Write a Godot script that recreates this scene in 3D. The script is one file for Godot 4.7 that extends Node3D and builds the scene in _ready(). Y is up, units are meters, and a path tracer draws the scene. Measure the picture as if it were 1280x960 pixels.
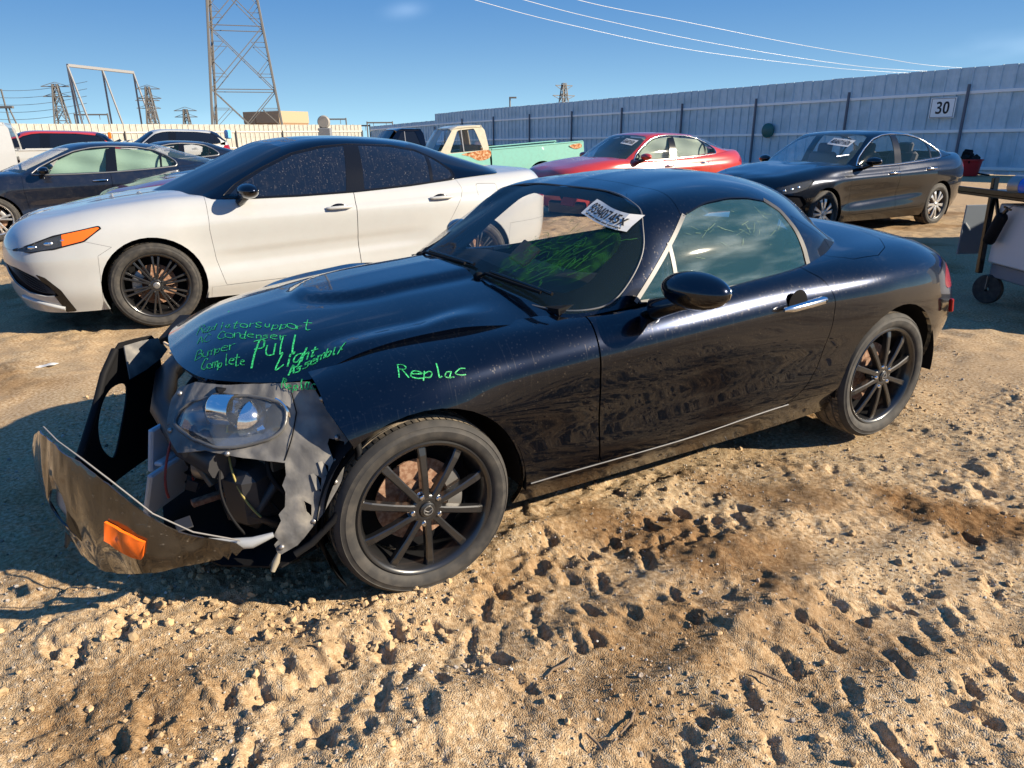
extends Node3D

const EYE := Vector3(0, 1.4334, 0)
const PITCH := 0.3428
const ROLL := -0.0073
const CAR_TURN := 0.5084

func _ready() -> void:
	var cam := Camera3D.new()
	cam.name = "camera"
	cam.transform = Transform3D(Basis(Vector3.RIGHT, -PITCH) * Basis(Vector3.BACK, ROLL), EYE)
	cam.fov = 57.69
	cam.near = 0.05
	cam.far = 6000.0
	add_child(cam)
	var env := Environment.new()
	env.tonemap_mode = Environment.TONE_MAPPER_LINEAR
	env.tonemap_exposure = 2.3
	env.background_mode = Environment.BG_SKY
	var sky := Sky.new()
	var ps := ProceduralSkyMaterial.new()
	ps.sky_top_color = Color(0.15, 0.335, 0.54)
	ps.sky_horizon_color = Color(0.51, 0.65, 0.71)
	ps.sky_curve = 0.06
	ps.sky_energy_multiplier = 1.0
	ps.ground_horizon_color = Color(0.51, 0.65, 0.71)
	ps.ground_bottom_color = Color(0.51, 0.65, 0.71)
	ps.sky_cover = cloud_cover()
	ps.sky_cover_modulate = Color(0.75, 0.78, 0.80)
	sky.sky_material = ps
	env.sky = sky
	env.sdfgi_enabled = true
	env.ssao_enabled = true
	env.ssil_enabled = true
	var we := WorldEnvironment.new()
	we.name = "world"
	we.environment = env
	add_child(we)
	var sun := DirectionalLight3D.new()
	sun.name = "sun"
	sun.light_color = Color(1.0, 0.94, 0.84)
	sun.light_energy = 1.6
	sun.light_angular_distance = 0.5
	sun.shadow_enabled = true
	var to_sun := Vector3(cos(0.462), sin(0.462), 0.0)
	to_sun = to_sun.rotated(Vector3.UP, SUN_TURN)
	sun.look_at_from_position(to_sun * 10.0, Vector3.ZERO)
	add_child(sun)
	make_materials()
	build_ground()
	build_all()

# thin wisps of high cloud, as an equirectangular sheet
func cloud_cover() -> ImageTexture:
	var n := FastNoiseLite.new()
	n.seed = 12; n.frequency = 0.012; n.fractal_octaves = 5
	var im := Image.create(2048, 1024, false, Image.FORMAT_RGBA8)
	for y in range(280, 512):
		for x in 2048:
			var a := TAU * x / 2048.0
			var e := (512 - y) / 512.0
			var v := n.get_noise_3d(cos(a) * 160.0, e * 900.0 + 40.0 * sin(a * 3.0), sin(a) * 160.0)
			var k := smoothstep(0.2, 0.75, v) * 0.16
			var u := Vector2((x - 2004.0) / 7.0, (y - 463.0 + (x - 2004.0) * .12) / 2.6)   # one small wisp
			k += 0.16 * exp(-u.length_squared()) * (0.7 + v)
			im.set_pixel(x, y, Color(1, 1, 1, clampf(k, 0.0, 1.0)))
	return ImageTexture.create_from_image(im)

const SUN_TURN := -0.21

# ------------------------------------------------------------------ geometry helpers
class Soup:
	var v := PackedVector3Array()
	var n := PackedVector3Array()
	func tri(a: Vector3, b: Vector3, c: Vector3, na: Vector3, nb: Vector3, nc: Vector3) -> void:
		v.append(a); v.append(b); v.append(c)
		n.append(na); n.append(nb); n.append(nc)
	func flat(a: Vector3, b: Vector3, c: Vector3) -> void:
		var m := (c - a).cross(b - a).normalized()
		tri(a, b, c, m, m, m)
	func quad(a: Vector3, b: Vector3, c: Vector3, d: Vector3, m: Vector3) -> void:
		tri(a, b, c, m, m, m); tri(a, c, d, m, m, m)
	func add(o: Soup) -> Soup:
		v.append_array(o.v); n.append_array(o.n)
		return self
	func mirrored() -> Soup:
		var s := Soup.new()
		s.v = v.duplicate(); s.n = n.duplicate()
		for i in v.size():
			s.v[i].z = -v[i].z; s.n[i].z = -n[i].z
		return s
	func moved(t: Transform3D) -> Soup:
		var s := Soup.new()
		s.v = t * v
		var b := t.basis
		s.n = n.duplicate()
		for i in n.size(): s.n[i] = (b * n[i]).normalized()
		return s
	func pushed(d: float) -> Soup:
		var s := Soup.new()
		s.v = v.duplicate(); s.n = n.duplicate()
		for i in v.size(): s.v[i] = v[i] + n[i] * d
		return s
	func flipped() -> Soup:
		var s := Soup.new()
		s.v = v.duplicate(); s.n = n.duplicate()
		for i in n.size(): s.n[i] = -n[i]
		return s
	func both() -> Soup:
		return Soup.new().add(self).add(mirrored())

func mesh_of(s: Soup) -> ArrayMesh:
	var v := s.v; var n := s.n
	for i in range(0, v.size(), 3):
		var g := (v[i + 2] - v[i]).cross(v[i + 1] - v[i])
		if g.dot(n[i] + n[i + 1] + n[i + 2]) < 0.0:
			var a := v[i + 1]; v[i + 1] = v[i + 2]; v[i + 2] = a
			a = n[i + 1]; n[i + 1] = n[i + 2]; n[i + 2] = a
	var arr := []
	arr.resize(Mesh.ARRAY_MAX)
	arr[Mesh.ARRAY_VERTEX] = v
	arr[Mesh.ARRAY_NORMAL] = n
	var m := ArrayMesh.new()
	if v.size() > 0: m.add_surface_from_arrays(Mesh.PRIMITIVE_TRIANGLES, arr)
	return m

var taken := {}
func numbered(called: String) -> String:
	var k: int = taken.get(called, 0)
	taken[called] = k + 1
	return called if k == 0 else "%s_%03d" % [called, k]

func free_name(called: String, parent: Node) -> String:
	if parent == self: return numbered(called)
	var nm := called; var k := 0
	while parent.has_node(NodePath(nm)):
		k += 1
		nm = "%s_%03d" % [called, k]
	return nm

func obj(called: String, m: Mesh, material: Material, parent: Node = self) -> MeshInstance3D:
	var o := MeshInstance3D.new()
	o.name = free_name(called, parent)
	o.mesh = m
	o.material_override = material
	parent.add_child(o, true)
	return o

func part(called: String, s: Soup, material: Material, parent: Node = self) -> MeshInstance3D:
	return obj(called, mesh_of(s), material, parent)

func tag(o: Node, label: String, category: String, group := "") -> Node:
	o.set_meta("label", label); o.set_meta("category", category)
	if group != "": o.set_meta("group", group)
	return o

func thing(called: String, label: String, category: String, at := Vector3.ZERO, turn := 0.0, group := "") -> Node3D:
	var o := Node3D.new()
	o.name = numbered(called)
	add_child(o, true)
	o.position = at; o.rotation.y = turn
	tag(o, label, category, group)
	return o

func ground_kind(o: Node, label: String) -> Node:
	o.set_meta("kind", "structure"); o.set_meta("label", label)
	return o

func kid(called: String, parent: Node, at := Vector3.ZERO) -> Node3D:
	var o := Node3D.new()
	o.name = free_name(called, parent)
	parent.add_child(o, true)
	o.position = at
	return o

# curve through keys [u, x, y, z]
func curve(keys: Array, u: float) -> Vector3:
	var last := keys.size() - 1
	if u <= keys[0][0]: return Vector3(keys[0][1], keys[0][2], keys[0][3])
	if u >= keys[last][0]: return Vector3(keys[last][1], keys[last][2], keys[last][3])
	var i := 0
	while keys[i + 1][0] < u: i += 1
	var p1 := Vector3(keys[i][1], keys[i][2], keys[i][3]); var p2 := Vector3(keys[i + 1][1], keys[i + 1][2], keys[i + 1][3])
	var u1: float = keys[i][0]; var u2: float = keys[i + 1][0]
	var h := u2 - u1
	var s := (p2 - p1) / h
	var m1 := s; var m2 := s
	if i > 0:
		var hp: float = u1 - keys[i - 1][0]
		var sp := (p1 - Vector3(keys[i - 1][1], keys[i - 1][2], keys[i - 1][3])) / hp
		m1 = (sp * h + s * hp) / (h + hp)
	if i + 2 <= last:
		var hn: float = keys[i + 2][0] - u2
		var sn := (Vector3(keys[i + 2][1], keys[i + 2][2], keys[i + 2][3]) - p2) / hn
		m2 = (s * hn + sn * h) / (h + hn)
	var t := (u - u1) / h
	var t2 := t * t; var t3 := t2 * t
	return p1 * (2 * t3 - 3 * t2 + 1) + m1 * (h * (t3 - 2 * t2 + t)) + p2 * (-2 * t3 + 3 * t2) + m2 * (h * (t3 - t2))

func spaced(a: float, b: float, n: int) -> PackedFloat32Array:
	var r := PackedFloat32Array()
	for i in n + 1: r.append(lerpf(a, b, float(i) / n))
	return r

# a smooth surface over feature lines: {p: rows of points, n: rows of normals}
func net(lines: Array, us: PackedFloat32Array, per: int, warp = null) -> Dictionary:
	var rows := []
	for u in us:
		var keys := []
		var d := 0.0
		var prev := Vector3.ZERO
		for k in lines.size():
			var p := curve(lines[k], u)
			if k > 0: d += maxf(p.distance_to(prev), 0.002)
			prev = p
			keys.append([d, p.x, p.y, p.z])
		var row := PackedVector3Array()
		for k in lines.size() - 1:
			for j in per:
				row.append(curve(keys, lerpf(keys[k][0], keys[k + 1][0], float(j) / per)))
		row.append(Vector3(keys[-1][1], keys[-1][2], keys[-1][3]))
		if warp != null:
			for j in row.size(): row[j] = warp.call(row[j])
		rows.append(row)
	return {"p": rows, "n": grid_normals(rows)}

func grid_normals(rows: Array) -> Array:
	var out := []
	var nu := rows.size()
	var nv: int = rows[0].size()
	for i in nu:
		var r := PackedVector3Array()
		var ra: PackedVector3Array = rows[maxi(i - 1, 0)]; var rb: PackedVector3Array = rows[mini(i + 1, nu - 1)]
		var rc: PackedVector3Array = rows[i]
		for j in nv:
			var du := rb[j] - ra[j]
			var dv := rc[mini(j + 1, nv - 1)] - rc[maxi(j - 1, 0)]
			if absf(rc[j].z) < 0.0005:
				du.z = 0.0 if absf(du.x) > absf(du.z) else du.z
			var m := du.cross(dv)
			if m.length_squared() < 1e-16:
				m = out[i - 1][j] if i > 0 else Vector3.UP
			m = m.normalized()
			if absf(rc[j].z) < 0.0005:
				m.z = 0.0
				m = m.normalized()
			r.append(m)
		out.append(r)
	return out

func grid_soup(g: Dictionary) -> Soup:
	var s := Soup.new()
	var P: Array = g.p; var N: Array = g.n
	for i in P.size() - 1:
		var a: PackedVector3Array = P[i]; var b: PackedVector3Array = P[i + 1]
		var na: PackedVector3Array = N[i]; var nb: PackedVector3Array = N[i + 1]
		for j in a.size() - 1:
			if a[j].distance_squared_to(b[j + 1]) < 1e-10: continue
			s.tri(a[j], b[j], b[j + 1], na[j], nb[j], nb[j + 1])
			s.tri(a[j], b[j + 1], a[j + 1], na[j], nb[j + 1], na[j + 1])
	return s

func flatten(p: Vector3, axis: int) -> Vector2:
	return Vector2(p.x, p.y) if axis == 0 else Vector2(p.x, p.z) if axis == 1 else Vector2(p.z, p.y)

func poly(a: Array) -> PackedVector2Array:
	var r := PackedVector2Array()
	for i in range(0, a.size(), 2): r.append(Vector2(a[i], a[i + 1]))
	return r

# rounded polygon through points: Catmull-Rom closed
func smooth_poly(a: Array, per := 5) -> PackedVector2Array:
	var p := poly(a)
	var r := PackedVector2Array()
	var k := p.size()
	for i in k:
		var p0 := p[(i + k - 1) % k]; var p1 := p[i]; var p2 := p[(i + 1) % k]; var p3 := p[(i + 2) % k]
		for j in per:
			r.append(p1.cubic_interpolate(p2, p0, p3, float(j) / per))
	return r

# corners of a polygon rounded off by radius
func round_poly(a: Array, rad: float, per := 4) -> PackedVector2Array:
	var p := poly(a)
	var r := PackedVector2Array()
	var k := p.size()
	for i in k:
		var p0 := p[(i + k - 1) % k]; var p1 := p[i]; var p2 := p[(i + 1) % k]
		var d := minf(rad, minf(p1.distance_to(p0), p1.distance_to(p2)) * 0.45)
		var s := p1 + (p0 - p1).normalized() * d; var e := p1 + (p2 - p1).normalized() * d
		for j in per + 1:
			var t := float(j) / per
			r.append(s.lerp(p1, t).lerp(p1.lerp(e, t), t))
	return r

func disc_poly(cx: float, cy: float, r: float, n := 40) -> PackedVector2Array:
	var q := PackedVector2Array()
	for i in n: q.append(Vector2(cx + r * cos(TAU * i / n), cy + r * sin(TAU * i / n)))
	return q

func fan_of(q: PackedVector2Array) -> PackedInt32Array:
	var ix := Geometry2D.triangulate_polygon(q)
	if ix.size() == 0:
		for k in range(1, q.size() - 1): ix.append_array([0, k, k + 1])
	return ix

# splits a soup by a polygon seen along an axis: [inside, outside]; toward: only triangles that face this way
func cut(s: Soup, pg: PackedVector2Array, axis: int, toward := Vector3.ZERO, least := 0.15) -> Array:
	var inside := Soup.new(); var outside := Soup.new()
	var lo := pg[0]; var hi := pg[0]
	for q in pg:
		lo = lo.min(q); hi = hi.max(q)
	var cell := 0.05
	var near := {}
	for i in pg.size():
		var a := pg[i]; var b := pg[(i + 1) % pg.size()]
		var steps := int(a.distance_to(b) / (cell * 0.4)) + 1
		for k in steps + 1:
			var q := a.lerp(b, float(k) / steps) / cell
			var c := Vector2i(floori(q.x), floori(q.y))
			for dx in [-1, 0, 1]:
				for dy in [-1, 0, 1]: near[c + Vector2i(dx, dy)] = true
	var v := s.v; var n := s.n
	for i in range(0, v.size(), 3):
		var A := flatten(v[i], axis); var B := flatten(v[i + 1], axis); var C := flatten(v[i + 2], axis)
		var tlo := A.min(B).min(C); var thi := A.max(B).max(C)
		var skip := tlo.x > hi.x or tlo.y > hi.y or thi.x < lo.x or thi.y < lo.y
		if not skip and toward != Vector3.ZERO:
			skip = (n[i] + n[i + 1] + n[i + 2]).dot(toward) < least * 3.0
		if skip:
			outside.tri(v[i], v[i + 1], v[i + 2], n[i], n[i + 1], n[i + 2]); continue
		var m := (A + B + C) / 3.0
		var c := Vector2i(floori(m.x / cell), floori(m.y / cell))
		var area := (B - A).cross(C - A)
		if not near.has(c) or absf(area) < 1e-9:
			if Geometry2D.is_point_in_polygon(m, pg): inside.tri(v[i], v[i + 1], v[i + 2], n[i], n[i + 1], n[i + 2])
			else: outside.tri(v[i], v[i + 1], v[i + 2], n[i], n[i + 1], n[i + 2])
			continue
		var t := PackedVector2Array([A, B, C])
		for side in 2:
			var res := Geometry2D.intersect_polygons(t, pg) if side == 0 else Geometry2D.clip_polygons(t, pg)
			var dst := inside if side == 0 else outside
			for q in res:
				if q.size() < 3 or Geometry2D.is_polygon_clockwise(q): continue
				var ix := fan_of(q)
				var pv := PackedVector3Array(); var pn := PackedVector3Array()
				for w in q:
					var wb := clampf((w - A).cross(C - A) / area, 0.0, 1.0)
					var wc := clampf((B - A).cross(w - A) / area, 0.0, 1.0 - wb)
					pv.append(v[i] * (1.0 - wb - wc) + v[i + 1] * wb + v[i + 2] * wc)
					pn.append((n[i] * (1.0 - wb - wc) + n[i + 1] * wb + n[i + 2] * wc).normalized())
				for k in range(0, ix.size(), 3):
					dst.tri(pv[ix[k]], pv[ix[k + 1]], pv[ix[k + 2]], pn[ix[k]], pn[ix[k + 1]], pn[ix[k + 2]])
	return [inside, outside]

# cuts a panel out with a gap all round: [panel, rest]
func panel(s: Soup, pg: PackedVector2Array, axis: int, gap: float, toward := Vector3.ZERO, least := 0.15) -> Array:
	var r := cut(s, pg, axis, toward, least)
	var small := Geometry2D.offset_polygon(pg, -gap)
	var inner := Soup.new()
	for q in small: inner.add(cut(r[0], q, axis)[0])
	return [inner, r[1]]

# adds an edge of that depth round the open boundary of a soup
func skirted(s: Soup, depth: float, keep_center := true) -> Soup:
	var ids := {}
	var idx := PackedInt32Array()
	for p in s.v:
		var k := Vector3i(roundi(p.x * 4000.0), roundi(p.y * 4000.0), roundi(p.z * 4000.0))
		if not ids.has(k): ids[k] = ids.size()
		idx.append(ids[k])
	var edges := {}
	for i in range(0, idx.size(), 3):
		for e in 3:
			var a := idx[i + e]; var b := idx[i + (e + 1) % 3]
			if a == b: continue
			var key := mini(a, b) * 1048576 + maxi(a, b)
			if edges.has(key): edges[key] = -1
			else: edges[key] = i * 4 + e
	var r := Soup.new().add(s)
	for key in edges:
		var w: int = edges[key]
		if w < 0: continue
		var i := (w >> 2)
		var e := w & 3
		var ia := i + e; var ib := i + (e + 1) % 3
		var a := s.v[ia]; var b := s.v[ib]
		if keep_center and absf(a.z) < 0.001 and absf(b.z) < 0.001: continue
		var m := (b - a).cross(s.n[ia]).normalized()
		var cen := (s.v[i] + s.v[i + 1] + s.v[i + 2]) / 3.0
		if m.dot(a - cen) < 0.0: m = -m
		r.quad(a, b, b - s.n[ib] * depth, a - s.n[ia] * depth, m)
	return r

# polygon filled on a fine grid, lifted by a map from 2-D to 3-D; thick > 0 closes it as a plate
func sheet(pg: PackedVector2Array, cell: float, at: Callable, thick := 0.0, holes := []) -> Soup:
	var s := Soup.new()
	var lo := pg[0]; var hi := pg[0]
	for q in pg:
		lo = lo.min(q); hi = hi.max(q)
	var nx := maxi(1, ceili((hi.x - lo.x) / cell)); var ny := maxi(1, ceili((hi.y - lo.y) / cell))
	var step := Vector2((hi.x - lo.x) / nx, (hi.y - lo.y) / ny)
	var normal := func(q: Vector2) -> Vector3:
		var e := 0.002
		var du: Vector3 = at.call(q + Vector2(e, 0)) - at.call(q - Vector2(e, 0))
		var dv: Vector3 = at.call(q + Vector2(0, e)) - at.call(q - Vector2(0, e))
		return du.cross(dv).normalized()
	for i in nx:
		for j in ny:
			var o := lo + Vector2(i * step.x, j * step.y)
			var pieces := Geometry2D.intersect_polygons(PackedVector2Array([o, o + Vector2(step.x, 0), o + step, o + Vector2(0, step.y)]), pg)
			for h in holes:
				var nxt := []
				for q in pieces: nxt.append_array(Geometry2D.clip_polygons(q, h))
				pieces.assign(nxt)
			for q in pieces:
				if q.size() < 3 or Geometry2D.is_polygon_clockwise(q): continue
				var ix := fan_of(q)
				var pv := PackedVector3Array(); var pn := PackedVector3Array()
				for w in q:
					pv.append(at.call(w)); pn.append(normal.call(w))
				for k in range(0, ix.size(), 3):
					s.tri(pv[ix[k]], pv[ix[k + 1]], pv[ix[k + 2]], pn[ix[k]], pn[ix[k + 1]], pn[ix[k + 2]])
	if thick > 0.0:
		var back := s.pushed(-thick).flipped()
		return skirted(s, thick, false).add(back)
	return s

# a surface of revolution about z: profile of [radius, z]
func lathe(prof: Array, seg: int, from := 0.0, to := TAU) -> Soup:
	var s := Soup.new()
	var m := prof.size() - 1
	var sn := []
	for i in m:
		var d := Vector2(prof[i + 1][0] - prof[i][0], prof[i + 1][1] - prof[i][1])
		sn.append(Vector2(-d.y, d.x).normalized())
	for i in m:
		var n0: Vector2 = sn[i]; var n1: Vector2 = sn[i]
		if i > 0 and sn[i].dot(sn[i - 1]) > 0.72: n0 = (sn[i] + sn[i - 1]).normalized()
		if i < m - 1 and sn[i].dot(sn[i + 1]) > 0.72: n1 = (sn[i] + sn[i + 1]).normalized()
		for k in seg:
			var a := lerpf(from, to, float(k) / seg); var b := lerpf(from, to, float(k + 1) / seg)
			var ca := cos(a); var sa := sin(a); var cb := cos(b); var sb := sin(b)
			var r0: float = prof[i][0]; var z0: float = prof[i][1]; var r1: float = prof[i + 1][0]; var z1: float = prof[i + 1][1]
			var A := Vector3(r0 * ca, r0 * sa, z0); var B := Vector3(r0 * cb, r0 * sb, z0)
			var C := Vector3(r1 * cb, r1 * sb, z1); var D := Vector3(r1 * ca, r1 * sa, z1)
			var nA := Vector3(n0.x * ca, n0.x * sa, n0.y); var nB := Vector3(n0.x * cb, n0.x * sb, n0.y)
			var nC := Vector3(n1.x * cb, n1.x * sb, n1.y); var nD := Vector3(n1.x * ca, n1.x * sa, n1.y)
			s.tri(A, B, C, nA, nB, nC); s.tri(A, C, D, nA, nC, nD)
	return s

func tube(pts: Array, rad: float, sides := 8, closed_ends := true, radii := []) -> Soup:
	var s := Soup.new()
	var rings := []
	var up := Vector3.UP
	for i in pts.size():
		var t: Vector3 = (pts[mini(i + 1, pts.size() - 1)] - pts[maxi(i - 1, 0)]).normalized()
		if absf(t.dot(up)) > 0.95: up = Vector3.RIGHT if absf(t.x) < 0.9 else Vector3.BACK
		var x := t.cross(up).normalized(); var y := x.cross(t)
		up = y
		var ring := PackedVector3Array()
		var r: float = radii[i] if radii.size() > 0 else rad
		for k in sides:
			var a := TAU * k / sides
			ring.append(pts[i] + (x * cos(a) + y * sin(a)) * r)
		rings.append(ring)
	for i in pts.size() - 1:
		var A: PackedVector3Array = rings[i]; var B: PackedVector3Array = rings[i + 1]
		var pa: Vector3 = pts[i]; var pb: Vector3 = pts[i + 1]
		for k in sides:
			var l := (k + 1) % sides
			var n0 := (A[k] - pa).normalized(); var n1 := (A[l] - pa).normalized()
			var n2 := (B[k] - pb).normalized(); var n3 := (B[l] - pb).normalized()
			s.tri(A[k], A[l], B[l], n0, n1, n3); s.tri(A[k], B[l], B[k], n0, n3, n2)
	if closed_ends:
		for e in 2:
			var ring: PackedVector3Array = rings[0] if e == 0 else rings[-1]
			var d: Vector3 = (pts[0] - pts[1]).normalized() if e == 0 else (pts[-1] - pts[-2]).normalized()
			var c: Vector3 = pts[0] if e == 0 else pts[-1]
			for k in sides: s.tri(c, ring[k], ring[(k + 1) % sides], d, d, d)
	return s

# chamfered box
func rbox(c: Vector3, size: Vector3, bev := 0.004, basis := Basis()) -> Soup:
	var s := Soup.new()
	var h := size * 0.5
	var b := minf(bev, minf(h.x, minf(h.y, h.z)) * 0.6)
	var T := Transform3D(basis, c)
	var ax := [Vector3(1, 0, 0), Vector3(0, 1, 0), Vector3(0, 0, 1)]
	var pt := func(sg: Vector3, face: int) -> Vector3:
		var p := Vector3.ZERO
		for k in 3: p[k] = sg[k] * (h[k] if k == face else h[k] - b)
		return T * p
	for f in 3:
		var g := (f + 1) % 3; var k := (f + 2) % 3
		for sgn in [-1.0, 1.0]:
			var q := []
			for w in [[-1, -1], [1, -1], [1, 1], [-1, 1]]:
				var sg := Vector3.ZERO
				sg[f] = sgn; sg[g] = w[0]; sg[k] = w[1]
				q.append(pt.call(sg, f))
			s.quad(q[0], q[1], q[2], q[3], (basis * (ax[f] * sgn)).normalized())
		for s1 in [-1.0, 1.0]:
			for s2 in [-1.0, 1.0]:
				var q := []
				for w in [-1.0, 1.0]:
					var sg := Vector3.ZERO
					sg[f] = w; sg[g] = s1; sg[k] = s2
					q.append(pt.call(sg, g)); q.append(pt.call(sg, k))
				s.quad(q[0], q[1], q[3], q[2], (basis * (ax[g] * s1 + ax[k] * s2)).normalized())
	for sx in [-1.0, 1.0]:
		for sy in [-1.0, 1.0]:
			for sz in [-1.0, 1.0]:
				var sg := Vector3(sx, sy, sz)
				var m := (basis * sg).normalized()
				s.tri(pt.call(sg, 0), pt.call(sg, 1), pt.call(sg, 2), m, m, m)
	return s

func bar(a: Vector3, b: Vector3, w: float, t: float) -> Soup:
	var d := b - a
	var y := d.normalized()
	var x := y.cross(Vector3.UP if absf(y.y) < 0.95 else Vector3.RIGHT).normalized()
	return rbox((a + b) * 0.5, Vector3(w, d.length(), t), minf(w, t) * 0.12, Basis(x, y, x.cross(y)))

func ellipsoid(c: Vector3, r: Vector3, seg := 24, rings := 14, basis := Basis()) -> Soup:
	var s := Soup.new()
	var at := func(i: int, j: int) -> Vector3:
		var th := PI * i / rings; var ph := TAU * j / seg
		return Vector3(sin(th) * cos(ph), cos(th), sin(th) * sin(ph))
	for i in rings:
		for j in seg:
			var q := [at.call(i, j), at.call(i + 1, j), at.call(i + 1, j + 1), at.call(i, j + 1)]
			var P := []; var N := []
			for w in q:
				P.append(c + basis * (w * r)); N.append((basis * (w / r)).normalized())
			s.tri(P[0], P[1], P[2], N[0], N[1], N[2])
			s.tri(P[0], P[2], P[3], N[0], N[2], N[3])
	return s

func eased(pts: Array, times: int, closed := false) -> Array:
	var p := pts.duplicate()
	for t in times:
		var q := p.duplicate()
		for i in p.size():
			if not closed and (i == 0 or i == p.size() - 1): continue
			q[i] = p[i] * .5 + (p[(i + p.size() - 1) % p.size()] + p[(i + 1) % p.size()]) * .25
		p = q
	return p

# looks up the surface: nearest vertex seen along an axis, corrected by its normal
func lookup(s: Soup, q: Vector2, axis: int, toward: Vector3) -> Array:
	var best := 1e9; var bi := -1
	for i in range(0, s.v.size()):
		if s.n[i].dot(toward) < 0.15: continue
		var p := s.v[i]
		var d := (p.x - q.x) ** 2 + ((p.y if axis == 0 else p.z) - q.y) ** 2 if axis < 2 else (p.z - q.x) ** 2 + (p.y - q.y) ** 2
		if d < best:
			best = d; bi = i
	var p := s.v[bi]; var n := s.n[bi]
	var r := p
	if axis == 0:
		r.x = q.x; r.y = q.y
		r.z = p.z - (n.x * (q.x - p.x) + n.y * (q.y - p.y)) / maxf(n.z, 0.3) * signf(toward.z)
	elif axis == 1:
		r.x = q.x; r.z = q.y
		r.y = p.y - (n.x * (q.x - p.x) + n.z * (q.y - p.z)) / maxf(n.y, 0.3)
	return [r, n]

# ------------------------------------------------------------------ materials
func mat(c: Color, rough := 0.6, metal := 0.0, spec := 0.5) -> StandardMaterial3D:
	var m := StandardMaterial3D.new()
	m.albedo_color = c.linear_to_srgb()
	m.roughness = rough; m.metallic = metal; m.metallic_specular = spec
	return m

func lin(r: float, g: float, b: float, a := 1.0) -> Color:
	return Color(r, g, b, a)

func noise_tex(size: int, freq: float, ramp: Array, sd := 1, type := FastNoiseLite.TYPE_SIMPLEX_SMOOTH, octaves := 4, normal := false, bump := 4.0) -> NoiseTexture2D:
	var f := FastNoiseLite.new()
	f.noise_type = type; f.seed = sd; f.frequency = freq; f.fractal_octaves = octaves
	if type == FastNoiseLite.TYPE_CELLULAR: f.fractal_type = FastNoiseLite.FRACTAL_NONE if octaves <= 1 else FastNoiseLite.FRACTAL_FBM
	var t := NoiseTexture2D.new()
	t.width = size; t.height = size; t.seamless = true; t.noise = f
	t.as_normal_map = normal
	if normal: t.bump_strength = bump
	if ramp.size() > 0:
		var g := Gradient.new()
		var off := PackedFloat32Array(); var cols := PackedColorArray()
		for k in ramp:
			off.append(k[0])
			var c: Color = k[1]
			cols.append(c.linear_to_srgb())
		g.offsets = off; g.colors = cols
		t.color_ramp = g
	return t

func tri_map(m: StandardMaterial3D, scale: float, world := false) -> StandardMaterial3D:
	m.uv1_triplanar = true
	m.uv1_world_triplanar = world
	m.uv1_scale = Vector3.ONE * scale
	m.uv1_triplanar_sharpness = 4.0
	return m

func glass(c: Color, a: float, rough := 0.03) -> StandardMaterial3D:
	var m := StandardMaterial3D.new()
	var k := c.linear_to_srgb()
	k.a = a
	m.albedo_color = k
	m.transparency = BaseMaterial3D.TRANSPARENCY_ALPHA
	m.roughness = rough
	m.metallic_specular = 0.5
	return m

var dust_tex: NoiseTexture2D
var speck_tex: NoiseTexture2D
func paint(c: Color, dust: float, rough := 0.3, specks := 0.0) -> StandardMaterial3D:
	var m := mat(Color.WHITE, rough)
	var dirt := lin(0.16, 0.135, 0.105)
	m.albedo_texture = noise_tex(512, 0.012, [[0.3, c], [0.55, c.lerp(dirt, dust * 0.35)], [0.8, c.lerp(dirt, dust)]], 7 + int(c.r * 91 + c.b * 57))
	tri_map(m, 1.3)
	m.clearcoat_enabled = true
	m.clearcoat = 1.0
	m.clearcoat_roughness = 0.015
	if specks > 0.0:
		m.detail_enabled = true
		m.detail_blend_mode = BaseMaterial3D.BLEND_MODE_MIX
		m.detail_albedo = speck_mask(specks)
		m.detail_uv_layer = BaseMaterial3D.DETAIL_UV_2
		m.uv2_triplanar = true
		m.uv2_scale = Vector3.ONE * 0.45
	return m

var speck_made := {}
func speck_mask(amount: float) -> ImageTexture:
	var key := int(amount * 100)
	if speck_made.has(key): return speck_made[key]
	var im := Image.create(1024, 1024, false, Image.FORMAT_RGBA8)
	im.fill(Color(0.5, 0.47, 0.42, 0.0))
	var r := RandomNumberGenerator.new()
	r.seed = 77 + key
	for i in int(5200 * amount):
		var x := r.randi_range(0, 1021); var y := r.randi_range(0, 1021)
		var a := r.randf_range(0.12, 0.55)
		var col := Color(0.55, 0.53, 0.50, a)
		im.set_pixel(x, y, col)
		if r.randf() < 0.4:
			im.set_pixel(x + 1, y, col)
		if r.randf() < 0.3:
			im.set_pixel(x, y + 1, col); im.set_pixel(x + 1, y + 1, col)
	for i in int(300 * amount):   # dried runs
		var x := r.randi_range(0, 1023); var y := r.randi_range(0, 900)
		var h := r.randi_range(6, 34)
		var a := r.randf_range(0.08, 0.28)
		for k in h:
			if y + k < 1024: im.set_pixel(x, y + k, Color(0.55, 0.53, 0.50, a * (1.0 - 0.6 * k / h)))
	speck_made[key] = ImageTexture.create_from_image(im)
	return speck_made[key]

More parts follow.
